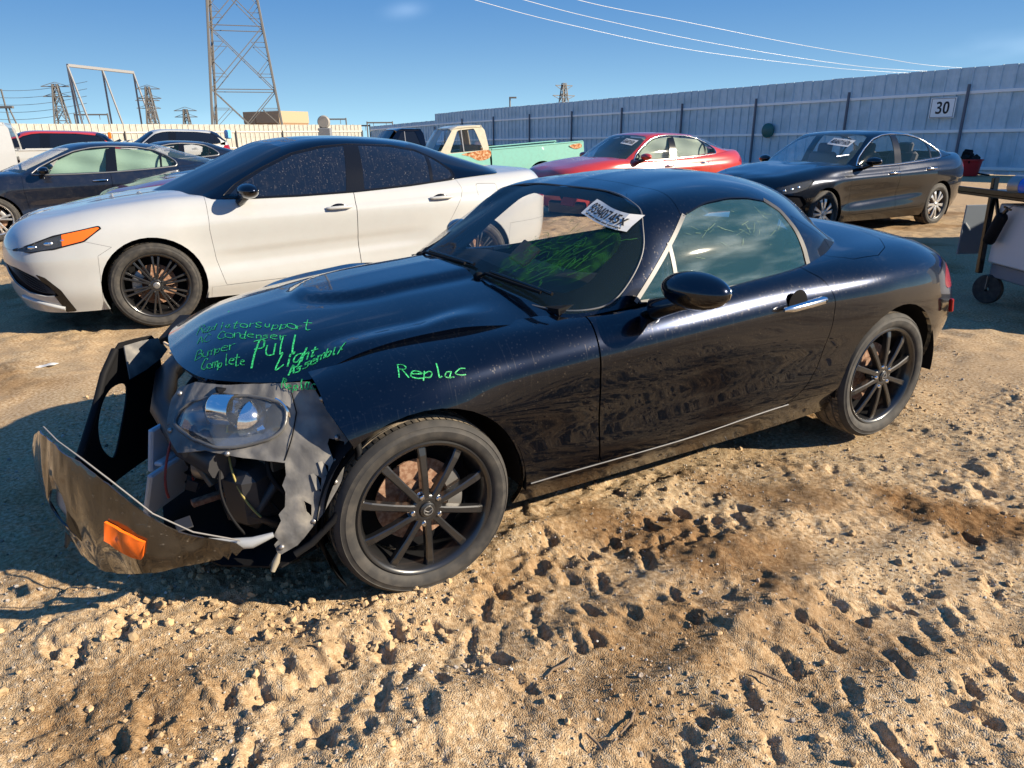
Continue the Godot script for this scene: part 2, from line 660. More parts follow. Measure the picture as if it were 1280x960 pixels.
var M := {}
func make_materials() -> void:
	M.black = paint(lin(0.005, 0.008, 0.018), 0.02, 0.22, 1.6)
	M.black.metallic = 0.9
	M.black_clean = paint(lin(0.005, 0.008, 0.018), 0.01, 0.2)
	M.black_clean.metallic = 0.9
	M.white = paint(lin(0.385, 0.392, 0.392), 0.03, 0.35)
	M.navy = paint(lin(0.004, 0.006, 0.014), 0.035, 0.3, 0.6)
	M.red = paint(lin(0.36, 0.022, 0.012), 0.06, 0.3)
	M.maroon = paint(lin(0.16, 0.01, 0.02), 0.06, 0.3)
	M.accord = paint(lin(0.004, 0.006, 0.012), 0.02, 0.25, 0.6)
	M.accord.metallic = 0.9
	M.turq = paint(lin(0.19, 0.46, 0.40), 0.1, 0.5)
	M.cream = paint(lin(0.46, 0.42, 0.31), 0.15, 0.5)
	M.dark = mat(lin(0.008, 0.008, 0.009), 0.85)
	M.inner = mat(lin(0.005, 0.005, 0.007), 0.9)
	M.cloth = mat(lin(0.008, 0.008, 0.010), 0.85)
	M.rubber = mat(Color.WHITE, 0.78)
	M.rubber.albedo_texture = noise_tex(256, 0.02, [[0.3, lin(0.019, 0.018, 0.018)], [0.75, lin(0.040, 0.036, 0.032)]], 3)
	tri_map(M.rubber, 3.0)
	M.tread = mat(Color.WHITE, 0.9)
	M.tread.albedo_texture = noise_tex(256, 0.02, [[0.3, lin(0.06, 0.052, 0.043)], [0.7, lin(0.19, 0.15, 0.105)]], 5)
	tri_map(M.tread, 3.0)
	M.rim_black = mat(lin(0.012, 0.012, 0.013), 0.32)
	M.rim_black.clearcoat_enabled = true; M.rim_black.clearcoat = 0.7; M.rim_black.clearcoat_roughness = 0.12
	M.rim_grey = mat(lin(0.05, 0.05, 0.052), 0.35, 0.6)
	M.alloy = mat(lin(0.62, 0.62, 0.62), 0.28, 0.85)
	M.chrome = mat(lin(0.75, 0.75, 0.76), 0.12, 1.0)
	M.satin = mat(lin(0.28, 0.28, 0.28), 0.4, 0.8)
	M.steel = mat(lin(0.30, 0.29, 0.28), 0.45, 0.8)
	M.rust = mat(Color.WHITE, 0.85)
	M.rust.albedo_texture = noise_tex(256, 0.03, [[0.3, lin(0.17, 0.085, 0.05)], [0.7, lin(0.27, 0.17, 0.115)]], 9)
	tri_map(M.rust, 6.0)
	M.plastic = mat(lin(0.009, 0.009, 0.010), 0.6)
	M.seal = mat(lin(0.10, 0.10, 0.105), 0.45)
	M.rubber_seal = mat(lin(0.03, 0.03, 0.032), 0.5)
	M.band = mat(lin(0.003, 0.003, 0.0035), 0.8)
	M.trim = mat(lin(0.005, 0.005, 0.006), 0.16)
	M.band.metallic_specular = 0.06
	for k in ["inner", "dark", "cloth", "plastic"]: M[k].metallic_specular = 0.2
	M.glass = glass(lin(0.03, 0.08, 0.11), 0.10)
	M.glass.metallic_specular = 0.33
	M.glass_hazy = glass(lin(0.07, 0.22, 0.28), 0.17, 0.03)
	M.glass_tint = mat(lin(0.006, 0.008, 0.014), 0.05)
	M.lens = glass(lin(0.7, 0.75, 0.8), 0.05)
	M.amber = mat(lin(0.75, 0.13, 0.01), 0.2)
	M.lamp_red = mat(lin(0.20, 0.005, 0.007), 0.15)
	M.paper = mat(lin(0.55, 0.55, 0.54), 0.7)
	M.ink = mat(lin(0.012, 0.012, 0.014), 0.7)
	M.green_marker = mat(Color.WHITE, 0.6)
	M.green_marker.albedo_texture = noise_tex(256, .05, [[.35, lin(.012, .20, .06)], [.55, lin(.02, .42, .12)], [.8, lin(.06, .60, .20)]], 55)
	tri_map(M.green_marker, 9.0)

# ------------------------------------------------------------------ wheels and lettering strokes
func tread_band(r: float, rg: float, z0: float, z1: float, pitches: int, frac: float) -> Soup:
	var s := Soup.new()
	for k in pitches:
		var a0 := TAU * k / pitches; var a1 := a0 + TAU / pitches * frac; var a2 := TAU * (k + 1) / pitches
		var am := (a0 + a1) * 0.5
		for w in [[a0, am, r], [am, a1, r], [a1, a2, rg]]:
			var c0 := Vector3(cos(w[0]), sin(w[0]), 0); var c1 := Vector3(cos(w[1]), sin(w[1]), 0)
			var R: float = w[2]
			s.tri(c0 * R + Vector3(0, 0, z0), c1 * R + Vector3(0, 0, z0), c1 * R + Vector3(0, 0, z1), c0, c1, c1)
			s.tri(c0 * R + Vector3(0, 0, z0), c1 * R + Vector3(0, 0, z1), c0 * R + Vector3(0, 0, z1), c0, c1, c0)
		for e in 2:
			var ang: float = a0 if e == 0 else a1
			var c := Vector3(cos(ang), sin(ang), 0); var t := Vector3(-sin(ang), cos(ang), 0) * (-1.0 if e == 0 else 1.0)
			s.quad(c * r + Vector3(0, 0, z0), c * r + Vector3(0, 0, z1), c * rg + Vector3(0, 0, z1), c * rg + Vector3(0, 0, z0), t)
	return s

func ring_wall(r0: float, r1: float, z: float, seg: int, face: float) -> Soup:
	return lathe([[r0, z], [r1, z]] if face > 0 else [[r1, z], [r0, z]], seg)

# a spoke along +x: [r, half width, front z, depth] rows
func spoke_shape(rows: Array) -> Soup:
	var s := Soup.new()
	var rings := []
	for w in rows:
		var x: float = w[0]; var hw: float = w[1]; var z: float = w[2]; var d: float = w[3]
		var c: float = minf(hw * 0.35, 0.004)
		rings.append([Vector3(x, -hw, z - d), Vector3(x, -hw, z - c), Vector3(x, -hw + c, z), Vector3(x, hw - c, z), Vector3(x, hw, z - c), Vector3(x, hw, z - d)])
	for i in rings.size() - 1:
		for k in 5:
			var a: Vector3 = rings[i][k]; var b: Vector3 = rings[i + 1][k]; var c: Vector3 = rings[i + 1][k + 1]; var d: Vector3 = rings[i][k + 1]
			var m := (b - a).cross(d - a).normalized()
			if m.z < -0.1: m = -m
			if k == 0 and m.y > 0.0: m = -m
			if k == 4 and m.y < 0.0: m = -m
			s.quad(a, b, c, d, m)
	return s

var wheel_sets := {}
# spec: id, R (tyre), r (rim), w (width), spokes rows, angles, rim material ...
func wheel_set(spec: Dictionary) -> Dictionary:
	if wheel_sets.has(spec.id): return wheel_sets[spec.id]
	var R: float = spec.R; var r: float = spec.r; var w: float = spec.w
	var hi: bool = spec.get("fine", false)
	var seg := 96 if hi else 56
	var d := {}
	var b := r + 0.006
	var side := R - b
	d.tyre = lathe([[b, -0.016], [b + side * 0.12, -0.006], [b + side * 0.3, -0.001], [b + side * 0.5, 0.0], [b + side * 0.52, -0.0015], [b + side * 0.7, -0.004], [b + side * 0.72, -0.0025], [b + side * 0.86, -0.013], [R - 0.004, -0.024]], seg)
	d.tyre.add(lathe([[R - 0.004, -w + 0.024], [b + side * 0.5, -w], [b, -w + 0.016], [r - 0.015, -w + 0.02]], seg))
	var tr := Soup.new()
	if hi:
		tr.add(tread_band(R - 0.003, R - 0.010, -0.024, -0.05, 84, 0.78))
		tr.add(lathe([[R - 0.009, -0.05], [R - 0.009, -0.058]], seg)).add(lathe([[R, -0.058], [R, -0.095]], seg)).add(lathe([[R - 0.009, -0.095], [R - 0.009, -0.105]], seg))
		tr.add(lathe([[R, -0.105], [R, -0.145]], seg)).add(lathe([[R - 0.009, -0.145], [R - 0.009, -0.154]], seg))
		tr.add(tread_band(R - 0.003, R - 0.010, -0.154, -w + 0.024, 84, 0.78))
		for z in [-0.05, -0.095, -0.145]: tr.add(ring_wall(R - 0.009, R, z, seg, -1.0))
		for z in [-0.058, -0.105, -0.154]: tr.add(ring_wall(R - 0.009, R, z, seg, 1.0))
	else:
		tr.add(tread_band(R, R - 0.006, -0.024, -0.06, 60, 0.8)).add(lathe([[R, -0.06], [R, -w + 0.06]], seg)).add(tread_band(R, R - 0.006, -w + 0.06, -w + 0.024, 60, 0.8))
	d.tread = tr
	var face: float = spec.face
	d.rim = lathe([[r - 0.012, -w + 0.02], [r - 0.022, -w + 0.04], [r - 0.028, -w * 0.5], [r - 0.024, -0.05], [r - 0.016, -0.028], [r - 0.011, -0.017], [r - 0.006, -0.010], [r + 0.002, -0.008], [r + 0.007, -0.014]], seg)
	var sp := spoke_shape(spec.spoke)
	d.spoke = sp
	var hub_r: float = spec.hub
	d.hub = lathe([[hub_r + 0.004, face - 0.05], [hub_r + 0.002, face - 0.008], [hub_r - 0.005, face - 0.001], [hub_r * 0.6, face + 0.001], [hub_r * 0.52, face - 0.001]], 40)
	var cap_r := hub_r * 0.52
	d.cap = lathe([[cap_r, face - 0.002], [cap_r * 0.96, face + 0.004], [cap_r * 0.75, face + 0.007], [0.0005, face + 0.008]], 32)
	var em := lathe([[cap_r * 0.62, face + 0.0065], [cap_r * 0.62, face + 0.0095], [cap_r * 0.5, face + 0.0095], [cap_r * 0.5, face + 0.0065]], 28)
	if spec.get("emblem", 0) == 1:   # winged ring
		em.add(bar(Vector3(-cap_r * 0.5, cap_r * 0.12, face + 0.0085), Vector3(0, -cap_r * 0.2, face + 0.0085), 0.003, 0.003))
		em.add(bar(Vector3(cap_r * 0.5, cap_r * 0.12, face + 0.0085), Vector3(0, -cap_r * 0.2, face + 0.0085), 0.003, 0.003))
	d.emblem = em
	var nut := lathe([[0.010, -0.012], [0.010, 0.006], [0.007, 0.010], [0.0005, 0.011]], 6)
	nut.add(lathe([[0.0145, -0.012], [0.0145, -0.010], [0.010, -0.010]], 20))
	d.nut = nut
	d.disc = lathe([[0.145 * R / 0.308, -0.105], [0.145 * R / 0.308, -0.098], [0.075, -0.098], [0.072, -0.085], [0.03, -0.085]], 48)
	d.caliper = lathe([[0.155 * R / 0.308, -0.13], [0.155 * R / 0.308, -0.075], [0.148 * R / 0.308, -0.068], [0.10, -0.068], [0.095, -0.075], [0.095, -0.09]], 16, -0.55, 0.55)
	d.back = lathe([[r - 0.028, -0.135], [0.0, -0.135]], 32)
	for k in d.keys(): d[k] = mesh_of(d[k])
	wheel_sets[spec.id] = d
	return d

func add_wheel(parent: Node, at: Vector3, spec: Dictionary, spin: float, far := false) -> Node3D:
	var d := wheel_set(spec)
	var wn := kid("wheel", parent, at)
	if far: wn.rotation.y = PI
	obj("tyre", d.tyre, M.rubber, wn); obj("tread", d.tread, M.tread, wn)
	var rm: Material = spec.rim_mat
	obj("rim", d.rim, spec.get("barrel_mat", rm), wn).rotation.z = spin
	if far: return wn
	var face: float = spec.face
	for a in spec.angles:
		obj("spoke", d.spoke, rm, wn).rotation.z = spin + a
	obj("hub", d.hub, rm, wn); obj("hub_cap", d.cap, spec.get("cap_mat", rm), wn).rotation.z = spin
	obj("hub_emblem", d.emblem, M.satin, wn)
	for k in 5:
		var a: float = spin + spec.get("nut_phase", 0.0) + TAU * k / 5
		obj("lug_nut", d.nut, spec.get("nut_mat", M.chrome), wn).position = Vector3(cos(a), sin(a), 0) * spec.get("nut_r", 0.05) + Vector3(0, 0, face - 0.004)
	obj("brake_disc", d.disc, M.rust, wn)
	obj("brake_caliper", d.caliper, spec.get("caliper_mat", M.steel), wn).rotation.z = spec.get("caliper_at", 0.35)
	obj("brake_shield", d.back, M.dark, wn)
	return wn

func even(n: int, phase := 0.0) -> Array:
	var r := []
	for k in n: r.append(TAU * k / n + phase)
	return r

func paired(n: int, half: float, phase := 0.0) -> Array:
	var r := []
	for k in n:
		r.append(TAU * k / n + phase - half); r.append(TAU * k / n + phase + half)
	return r

# nearest-vertex lookups in buckets
func field(s: Soup, axis: int, toward: Vector3) -> Dictionary:
	var f := {}
	for i in s.v.size():
		if s.n[i].dot(toward) < 0.12: continue
		var q := flatten(s.v[i], axis) / 0.04
		var c := Vector2i(floori(q.x), floori(q.y))
		if not f.has(c): f[c] = PackedInt32Array()
		f[c].append(i)
	return {"s": s, "f": f, "axis": axis}

func on_field(fd: Dictionary, q: Vector2) -> Array:
	var s: Soup = fd.s
	var axis: int = fd.axis
	var c := Vector2i(floori(q.x / 0.04), floori(q.y / 0.04))
	var best := 1e9; var bi := -1
	for dx in [-1, 0, 1]:
		for dy in [-1, 0, 1]:
			var k := c + Vector2i(dx, dy)
			if not fd.f.has(k): continue
			for i in fd.f[k]:
				var d := flatten(s.v[i], axis).distance_squared_to(q)
				if d < best:
					best = d; bi = i
	if bi < 0: return []
	var p := s.v[bi]; var n := s.n[bi]
	var r := p
	if axis == 0:
		r.x = q.x; r.y = q.y
		r.z = p.z - (n.x * (q.x - p.x) + n.y * (q.y - p.y)) / (n.z if absf(n.z) > 0.3 else 0.3)
	elif axis == 1:
		r.x = q.x; r.z = q.y
		r.y = p.y - (n.x * (q.x - p.x) + n.z * (q.y - p.z)) / maxf(n.y, 0.3)
	else:
		r.z = q.x; r.y = q.y
		r.x = p.x - (n.z * (q.x - p.z) + n.y * (q.y - p.y)) / (n.x if absf(n.x) > 0.3 else -0.3)
	return [r, n]

# handwriting: each letter as strokes on a 4 x 6 grid (y up; lower case to 3.5)
const PEN := {
	"R": "00 16;16 36 45 34 14;24 40", "a": "33 13 01 10 30;33 20 30 40", "d": "33 13 01 10 30;46 30 40", "i": "23 20;24 25", "t": "26 10 30;04 44", "o": "23 03 01 20 40 42 23", "r": "13 10;12 33 43",
	"S": "45 26 05 13 32 41 20 01", "u": "13 11 20 40;43 40", "p": "13 0b;12 33 42 30 10", "A": "00 26 40;12 32", "C": "45 26 03 01 20 41", "c": "43 23 01 20 40", "n": "13 10;12 33 42 40",
	"e": "02 42 33 13 01 20 40", "s": "43 13 12 32 30 00", "B": "00 16;16 36 44 13;13 43 41 00", "m": "03 00;02 13 22 20;22 33 43 40", "l": "26 20 30", "P": "1b 26;06 36 45 43 13", "L": "26 00 41",
	"g": "43 13 01 20 42;43 3b 0b", "h": "16 00;02 23 33 30", "b": "16 10;12 33 42 30 10", "y": "13 21 30;46 0b", "1": "25 20",
}
func ribbon(pts: Array, nrm: Array, width: float, lift: float) -> Soup:
	var s := Soup.new()
	for i in pts.size() - 1:
		var a: Vector3 = pts[i] + nrm[i] * lift; var b: Vector3 = pts[i + 1] + nrm[i + 1] * lift
		if a.distance_to(b) < 0.0004: continue
		var sd: Vector3 = (b - a).normalized().cross(nrm[i]).normalized() * width * 0.5
		var e := (b - a).normalized() * width * 0.3
		s.tri(a - sd - e, a + sd - e, b + sd + e, nrm[i], nrm[i], nrm[i + 1]); s.tri(a - sd - e, b + sd + e, b - sd + e, nrm[i], nrm[i + 1], nrm[i + 1])
	return s

# writes along a baseline o -> e on a surface field, up = direction and height of a capital
func write_on(fd: Dictionary, text: String, o: Vector2, e: Vector2, up: Vector2, width: float, wobble := 0.0, sd := 1, lift := 0.0015) -> Soup:
	var s := Soup.new()
	var r := RandomNumberGenerator.new()
	r.seed = sd
	var n := text.length()
	var adv := (e - o) / n
	for k in n:
		var ch := text[k]
		if not PEN.has(ch): continue
		var base := o + adv * k + up * r.randf_range(-0.08, 0.08) * wobble
		var sc := 1.0 + r.randf_range(-0.18, 0.18) * wobble
		for st in PEN[ch].split(";"):
			var pts := PackedVector2Array()
			for w in st.split(" "):
				var gx := float(w[0]) ; var gy := -1.6 if w[1] == "b" else float(w[1])
				pts.append(base + adv * (gx / 4.0 * 0.82) * sc + up * (gy / 6.0) * sc)
			var P := []; var N := []
			for i in pts.size() - 1:
				for j in 5:
					var p0 := pts[maxi(i - 1, 0)]; var p3 := pts[mini(i + 2, pts.size() - 1)]
					var q := pts[i].cubic_interpolate(pts[i + 1], p0, p3, j / 5.0)
					var h := on_field(fd, q)
					if h.size() > 0:
						P.append(h[0]); N.append(h[1])
			var h2 := on_field(fd, pts[-1])
			if h2.size() > 0:
				P.append(h2[0]); N.append(h2[1])
			s.add(ribbon(P, N, width * r.randf_range(0.8, 1.15), lift))
	return s

# ------------------------------------------------------------------ the black roadster: surfaces
const ROAD_LINES := [
	[[-.5,-.5,.22,.76],[0,0,.2,.77],[.4,.4,.19,.78],[1.1,1.1,.185,.785],[1.75,1.75,.18,.785],[2.33,2.33,.2,.78],[2.75,2.72,.24,.76],[3.0,2.95,.28,.66],[3.25,3.08,.31,.36],[3.5,3.12,.32,0]],
	[[-.5,-.5,.3,.80],[0,0,.3,.84],[.4,.4,.272,.825],[1.1,1.1,.274,.835],[1.75,1.72,.30,.835],[2.33,2.33,.36,.855],[2.75,2.76,.37,.80],[3.0,3.0,.39,.68],[3.25,3.14,.41,.37],[3.5,3.19,.42,0]],
	[[-.5,-.45,.47,.81],[0,0,.50,.862],[.4,.4,.47,.838],[1.1,1.1,.47,.842],[1.75,1.75,.49,.842],[2.33,2.33,.54,.868],[2.75,2.80,.53,.815],[3.0,3.03,.53,.70],[3.25,3.17,.55,.38],[3.5,3.205,.56,0]],
	[[-.5,-.42,.6,.78],[0,0,.655,.865],[.4,.4,.60,.845],[1.1,1.1,.62,.85],[1.75,1.75,.65,.85],[2.33,2.33,.67,.868],[2.75,2.80,.66,.80],[3.0,3.02,.67,.68],[3.25,3.16,.70,.37],[3.5,3.2,.71,0]],
	[[-.5,-.38,.69,.72],[0,0,.745,.815],[.4,.4,.73,.825],[1.1,1.1,.745,.84],[1.75,1.75,.77,.835],[2.33,2.33,.80,.835],[2.75,2.78,.79,.76],[3.0,2.98,.78,.64],[3.25,3.12,.79,.36],[3.5,3.165,.80,0]],
	[[-.5,-.33,.735,.66],[0,0,.79,.73],[.4,.4,.80,.76],[1.1,1.1,.83,.775],[1.75,1.75,.86,.76],[2.33,2.33,.875,.74],[2.75,2.74,.86,.67],[3.0,2.92,.84,.57],[3.25,3.05,.83,.33],[3.5,3.10,.83,0]],
	[[-.5,-.3,.75,.6],[0,0,.82,.62],[.4,.4,.83,.66],[1.1,1.1,.845,.70],[1.75,1.75,.88,.68],[2.33,2.33,.925,.56],[2.75,2.68,.91,.50],[3.0,2.83,.89,.43],[3.25,2.95,.87,.26],[3.5,3.0,.865,0]],
	[[-.5,-.3,.77,.3],[0,0,.84,.35],[.4,.4,.85,.36],[1.1,1.1,.86,.36],[1.75,1.75,.9,.36],[2.33,2.33,.97,.30],[2.75,2.6,.955,.27],[3.0,2.72,.93,.23],[3.25,2.82,.91,.14],[3.5,2.86,.905,0]],
	[[-.5,-.3,.78,0],[0,0,.85,0],[.4,.4,.86,0],[1.1,1.1,.86,0],[1.75,1.75,.9,0],[2.33,2.33,.99,0],[2.75,2.5,.975,0],[3.0,2.6,.96,0],[3.25,2.68,.95,0],[3.5,2.72,.945,0]],
]
const ROAD_TOP := [
	[[0,.62,.82,.735],[1,.88,.835,.755],[2,1.15,.84,.76],[3,1.45,.845,.755],[4,1.75,.86,.74],[5,2.0,.88,.69],[6,2.2,.90,.60]],
	[[0,.60,.825,.71],[1,.90,.93,.715],[2,1.12,1.0,.70],[3,1.42,1.02,.69],[4,1.73,1.01,.68],[5,2.0,.97,.645],[6,2.22,.92,.575]],
	[[0,.575,.835,.66],[1,.87,1.0,.655],[2,1.08,1.155,.585],[3,1.42,1.185,.555],[4,1.75,1.15,.545],[5,2.03,1.055,.52],[6,2.26,.945,.48]],
	[[0,.46,.89,.36],[1,.80,1.06,.36],[2,1.10,1.195,.33],[3,1.42,1.24,.31],[4,1.78,1.225,.30],[5,2.12,1.14,.29],[6,2.4,.98,.27]],
	[[0,.42,.91,0],[1,.77,1.08,0],[2,1.09,1.21,0],[3,1.42,1.257,0],[4,1.8,1.245,0],[5,2.15,1.165,0],[6,2.44,.995,0]],
]
const ROAD_HOOD := [
	[[0,-.27,.735,.63],[1,0,.795,.655],[2,.3,.815,.68],[3,.53,.825,.695],[4,.64,.83,.70]],
	[[0,-.43,.735,.53],[1,-.1,.81,.56],[2,.22,.84,.585],[3,.5,.855,.59],[4,.58,.86,.60]],
	[[0,-.545,.737,.42],[.5,-.385,.795,.43],[1,-.2,.832,.43],[2,.15,.872,.43],[3,.44,.89,.43],[4,.52,.895,.43]],
	[[0,-.60,.738,.25],[.5,-.445,.812,.25],[1,-.26,.848,.25],[2,.1,.895,.25],[3,.4,.915,.25],[4,.48,.92,.25]],
	[[0,-.62,.74,0],[.5,-.465,.822,0],[1,-.28,.858,0],[2,.08,.907,0],[3,.36,.928,0],[4,.45,.932,0]],
]

func hood_bulge(p: Vector3) -> Vector3:
	var e := Vector2(maxf(0.0, .10 - p.x) / .26, absf(p.z) / .245).length()
	var k := smoothstep(1.10, .86, e)
	var dip := exp(-pow((e - 1.16) / .14, 2)) * smoothstep(-.3, -.1, p.x)
	var up := .030 * smoothstep(.52, .64, absf(p.z) + .12 * absf(p.x - .12)) * smoothstep(-.36, -.1, p.x) * smoothstep(.48, .2, p.x)
	return p + Vector3(0, 0.017 * k - 0.004 * dip + up, 0)

func road_body() -> Soup:
	return grid_soup(net(ROAD_LINES, spaced(-.5, 3.5, 110), 6))
func road_top() -> Soup:
	return grid_soup(net(ROAD_TOP, spaced(0, 6, 84), 10))
func road_hood() -> Soup:
	return grid_soup(net(ROAD_HOOD, spaced(0, 4, 60), 10, hood_bulge))

# ------------------------------------------------------------------ the ground
func drop(x: float, z: float) -> float:
	var d := -0.02 * clampf(-x - 4.0, 0.0, 34.0) * smoothstep(-4.0, -9.0, z) - 0.012 * clampf(-z - 20.0, 0.0, 400.0)
	return d - 0.25 * exp(-(pow(x - 0.0, 2) + pow(z + 20.0, 2)) / 16.0)

var dents := [[-0.07,-2.01],[-0.1,-1.88],[0.05,-1.97],[0.08,-1.78],[0.24,-1.86],[0.19,-1.71],[-0.06,-1.67],[-0.38,-1.79],[-0.4,-1.69],[-0.52,-1.7],[-0.22,-1.57],[-0.23,-1.47],[-0.36,-1.49],[0.01,-1.55],[0.09,-2.11],[0.13,-2.27],[0.23,-2.2],[0.37,-2.28],[0.52,-2.38],[0.67,-2.49],[0.19,-2.05],[0.37,-1.84],[0.24,-1.73],[-0.39,-1.41],[-0.55,-1.6],[0.8,-2.41],[0.93,-2.5],[1.23,-1.87],[1.08,-1.82],[0.94,-1.71],[0.78,-1.61],[0.63,-1.51],[0.47,-1.42],[1.38,-1.94],[0.93,-1.34],[1.37,-1.59],[1.36,-1.51],[1.24,-1.51],[1.22,-1.42],[1.07,-1.33],[0.43,-1.3],[1.03,-1.88],[0.88,-1.8],[2.04,-2.8],[1.97,-2.63],[0.52,-1.91],[0.55,-1.81],[1.72,-2.29],[1.83,-2.65],[-1.2,-1.75],[-1.36,-1.68],[-1.29,-1.66],[-0.8,-1.52],[-0.96,-1.43],[-0.99,-1.33],[-0.5,-1.39],[-0.65,-1.31],[-0.7,-1.51],[-0.67,-1.63]]
var n_big := FastNoiseLite.new()
var n_mid := FastNoiseLite.new()
var n_fine := FastNoiseLite.new()
var n_clod := FastNoiseLite.new()
var n_chunk := FastNoiseLite.new()

func calm(x: float, z: float) -> float:   # ground lies flat under the near cars' tyres
	var k := 1.0
	for w in [[-.40, -2.05], [1.62, -3.13], [-1.05, -3.25], [1.0, -4.4], [-2.8, -5.5], [-.35, -6.85]]:
		k = minf(k, smoothstep(.12, .40, Vector2(x - w[0], z - w[1]).length()))
	return k

func coarse_height(x: float, z: float) -> float:
	return drop(x, z) + (n_big.get_noise_2d(x, z) * 0.045 + n_mid.get_noise_2d(x, z) * 0.016) * calm(x, z) - 0.004

# broad ruts that wheels have ploughed
func rut(x: float, z: float) -> float:
	var h := 0.0
	for t in [[-.75, -1.36, .95, -2.62, .016], [.35, -1.24, 1.75, -2.15, .020], [1.0, -1.25, 2.5, -2.35, .018], [-2.4, -1.62, .2, -1.30, .012]]:
		var A := Vector2(t[0], t[1]); var B := Vector2(t[2], t[3])
		var d := (B - A).normalized()
		var q := Vector2(x, z) - A
		var along := q.dot(d) / A.distance_to(B)
		var off := absf(q.dot(d.orthogonal()) + .03 * sin(along * 9.0))
		var k := smoothstep(-.15, .1, along) * smoothstep(1.25, .95, along)
		h += k * t[4] * (1.1 * exp(-pow((off - .24) / .07, 2)) - exp(-pow(off / .16, 2)))
	return h

func ground_tone(x: float, z: float) -> Color:
	var a := n_mid.get_noise_2d(x * 0.5 + 40.0, z * 0.5) * 0.5 + n_big.get_noise_2d(x * 1.7, z * 1.7 - 20.0) * 0.5
	var c := Color(1.0, 1.0, 1.0).lerp(Color(0.66, 0.59, 0.51), smoothstep(0.0, 0.42, a))
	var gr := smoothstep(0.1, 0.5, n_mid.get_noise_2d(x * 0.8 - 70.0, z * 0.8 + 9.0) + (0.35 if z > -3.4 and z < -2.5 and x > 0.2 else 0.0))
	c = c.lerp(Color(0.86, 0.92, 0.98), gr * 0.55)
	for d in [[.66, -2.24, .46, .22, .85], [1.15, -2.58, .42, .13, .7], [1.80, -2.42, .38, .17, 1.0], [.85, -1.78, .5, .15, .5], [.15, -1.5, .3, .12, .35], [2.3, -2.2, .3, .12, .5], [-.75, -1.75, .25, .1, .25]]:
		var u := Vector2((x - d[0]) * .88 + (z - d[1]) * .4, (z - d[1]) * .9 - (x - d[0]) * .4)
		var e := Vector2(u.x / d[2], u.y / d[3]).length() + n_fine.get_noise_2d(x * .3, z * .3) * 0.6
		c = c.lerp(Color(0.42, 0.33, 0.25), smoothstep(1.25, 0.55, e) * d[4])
	return c

func grid_mesh(x0: float, z0: float, nx: int, nz: int, step: float, hs: PackedFloat32Array, skip: Rect2) -> ArrayMesh:
	var V := PackedVector3Array(); var N := PackedVector3Array(); var C := PackedColorArray(); var I := PackedInt32Array()
	V.resize(nx * nz); N.resize(nx * nz); C.resize(nx * nz)
	for j in nz:
		for i in nx:
			var k := j * nx + i
			var x := x0 + i * step; var z := z0 + j * step
			V[k] = Vector3(x, hs[k], z)
			var hx := hs[j * nx + mini(i + 1, nx - 1)] - hs[j * nx + maxi(i - 1, 0)]
			var hz := hs[mini(j + 1, nz - 1) * nx + i] - hs[maxi(j - 1, 0) * nx + i]
			N[k] = Vector3(-hx / (2 * step), 1.0, -hz / (2 * step)).normalized()
			C[k] = ground_tone(x, z)
	for j in nz - 1:
		for i in nx - 1:
			if skip.has_area() and skip.has_point(Vector2(x0 + (i + .5) * step, z0 + (j + .5) * step)): continue
			var a := j * nx + i
			I.append_array([a, a + 1, a + nx + 1, a, a + nx + 1, a + nx])
	var arr := []
	arr.resize(Mesh.ARRAY_MAX)
	arr[Mesh.ARRAY_VERTEX] = V; arr[Mesh.ARRAY_NORMAL] = N; arr[Mesh.ARRAY_COLOR] = C; arr[Mesh.ARRAY_INDEX] = I
	var m := ArrayMesh.new()
	m.add_surface_from_arrays(Mesh.PRIMITIVE_TRIANGLES, arr)
	return m

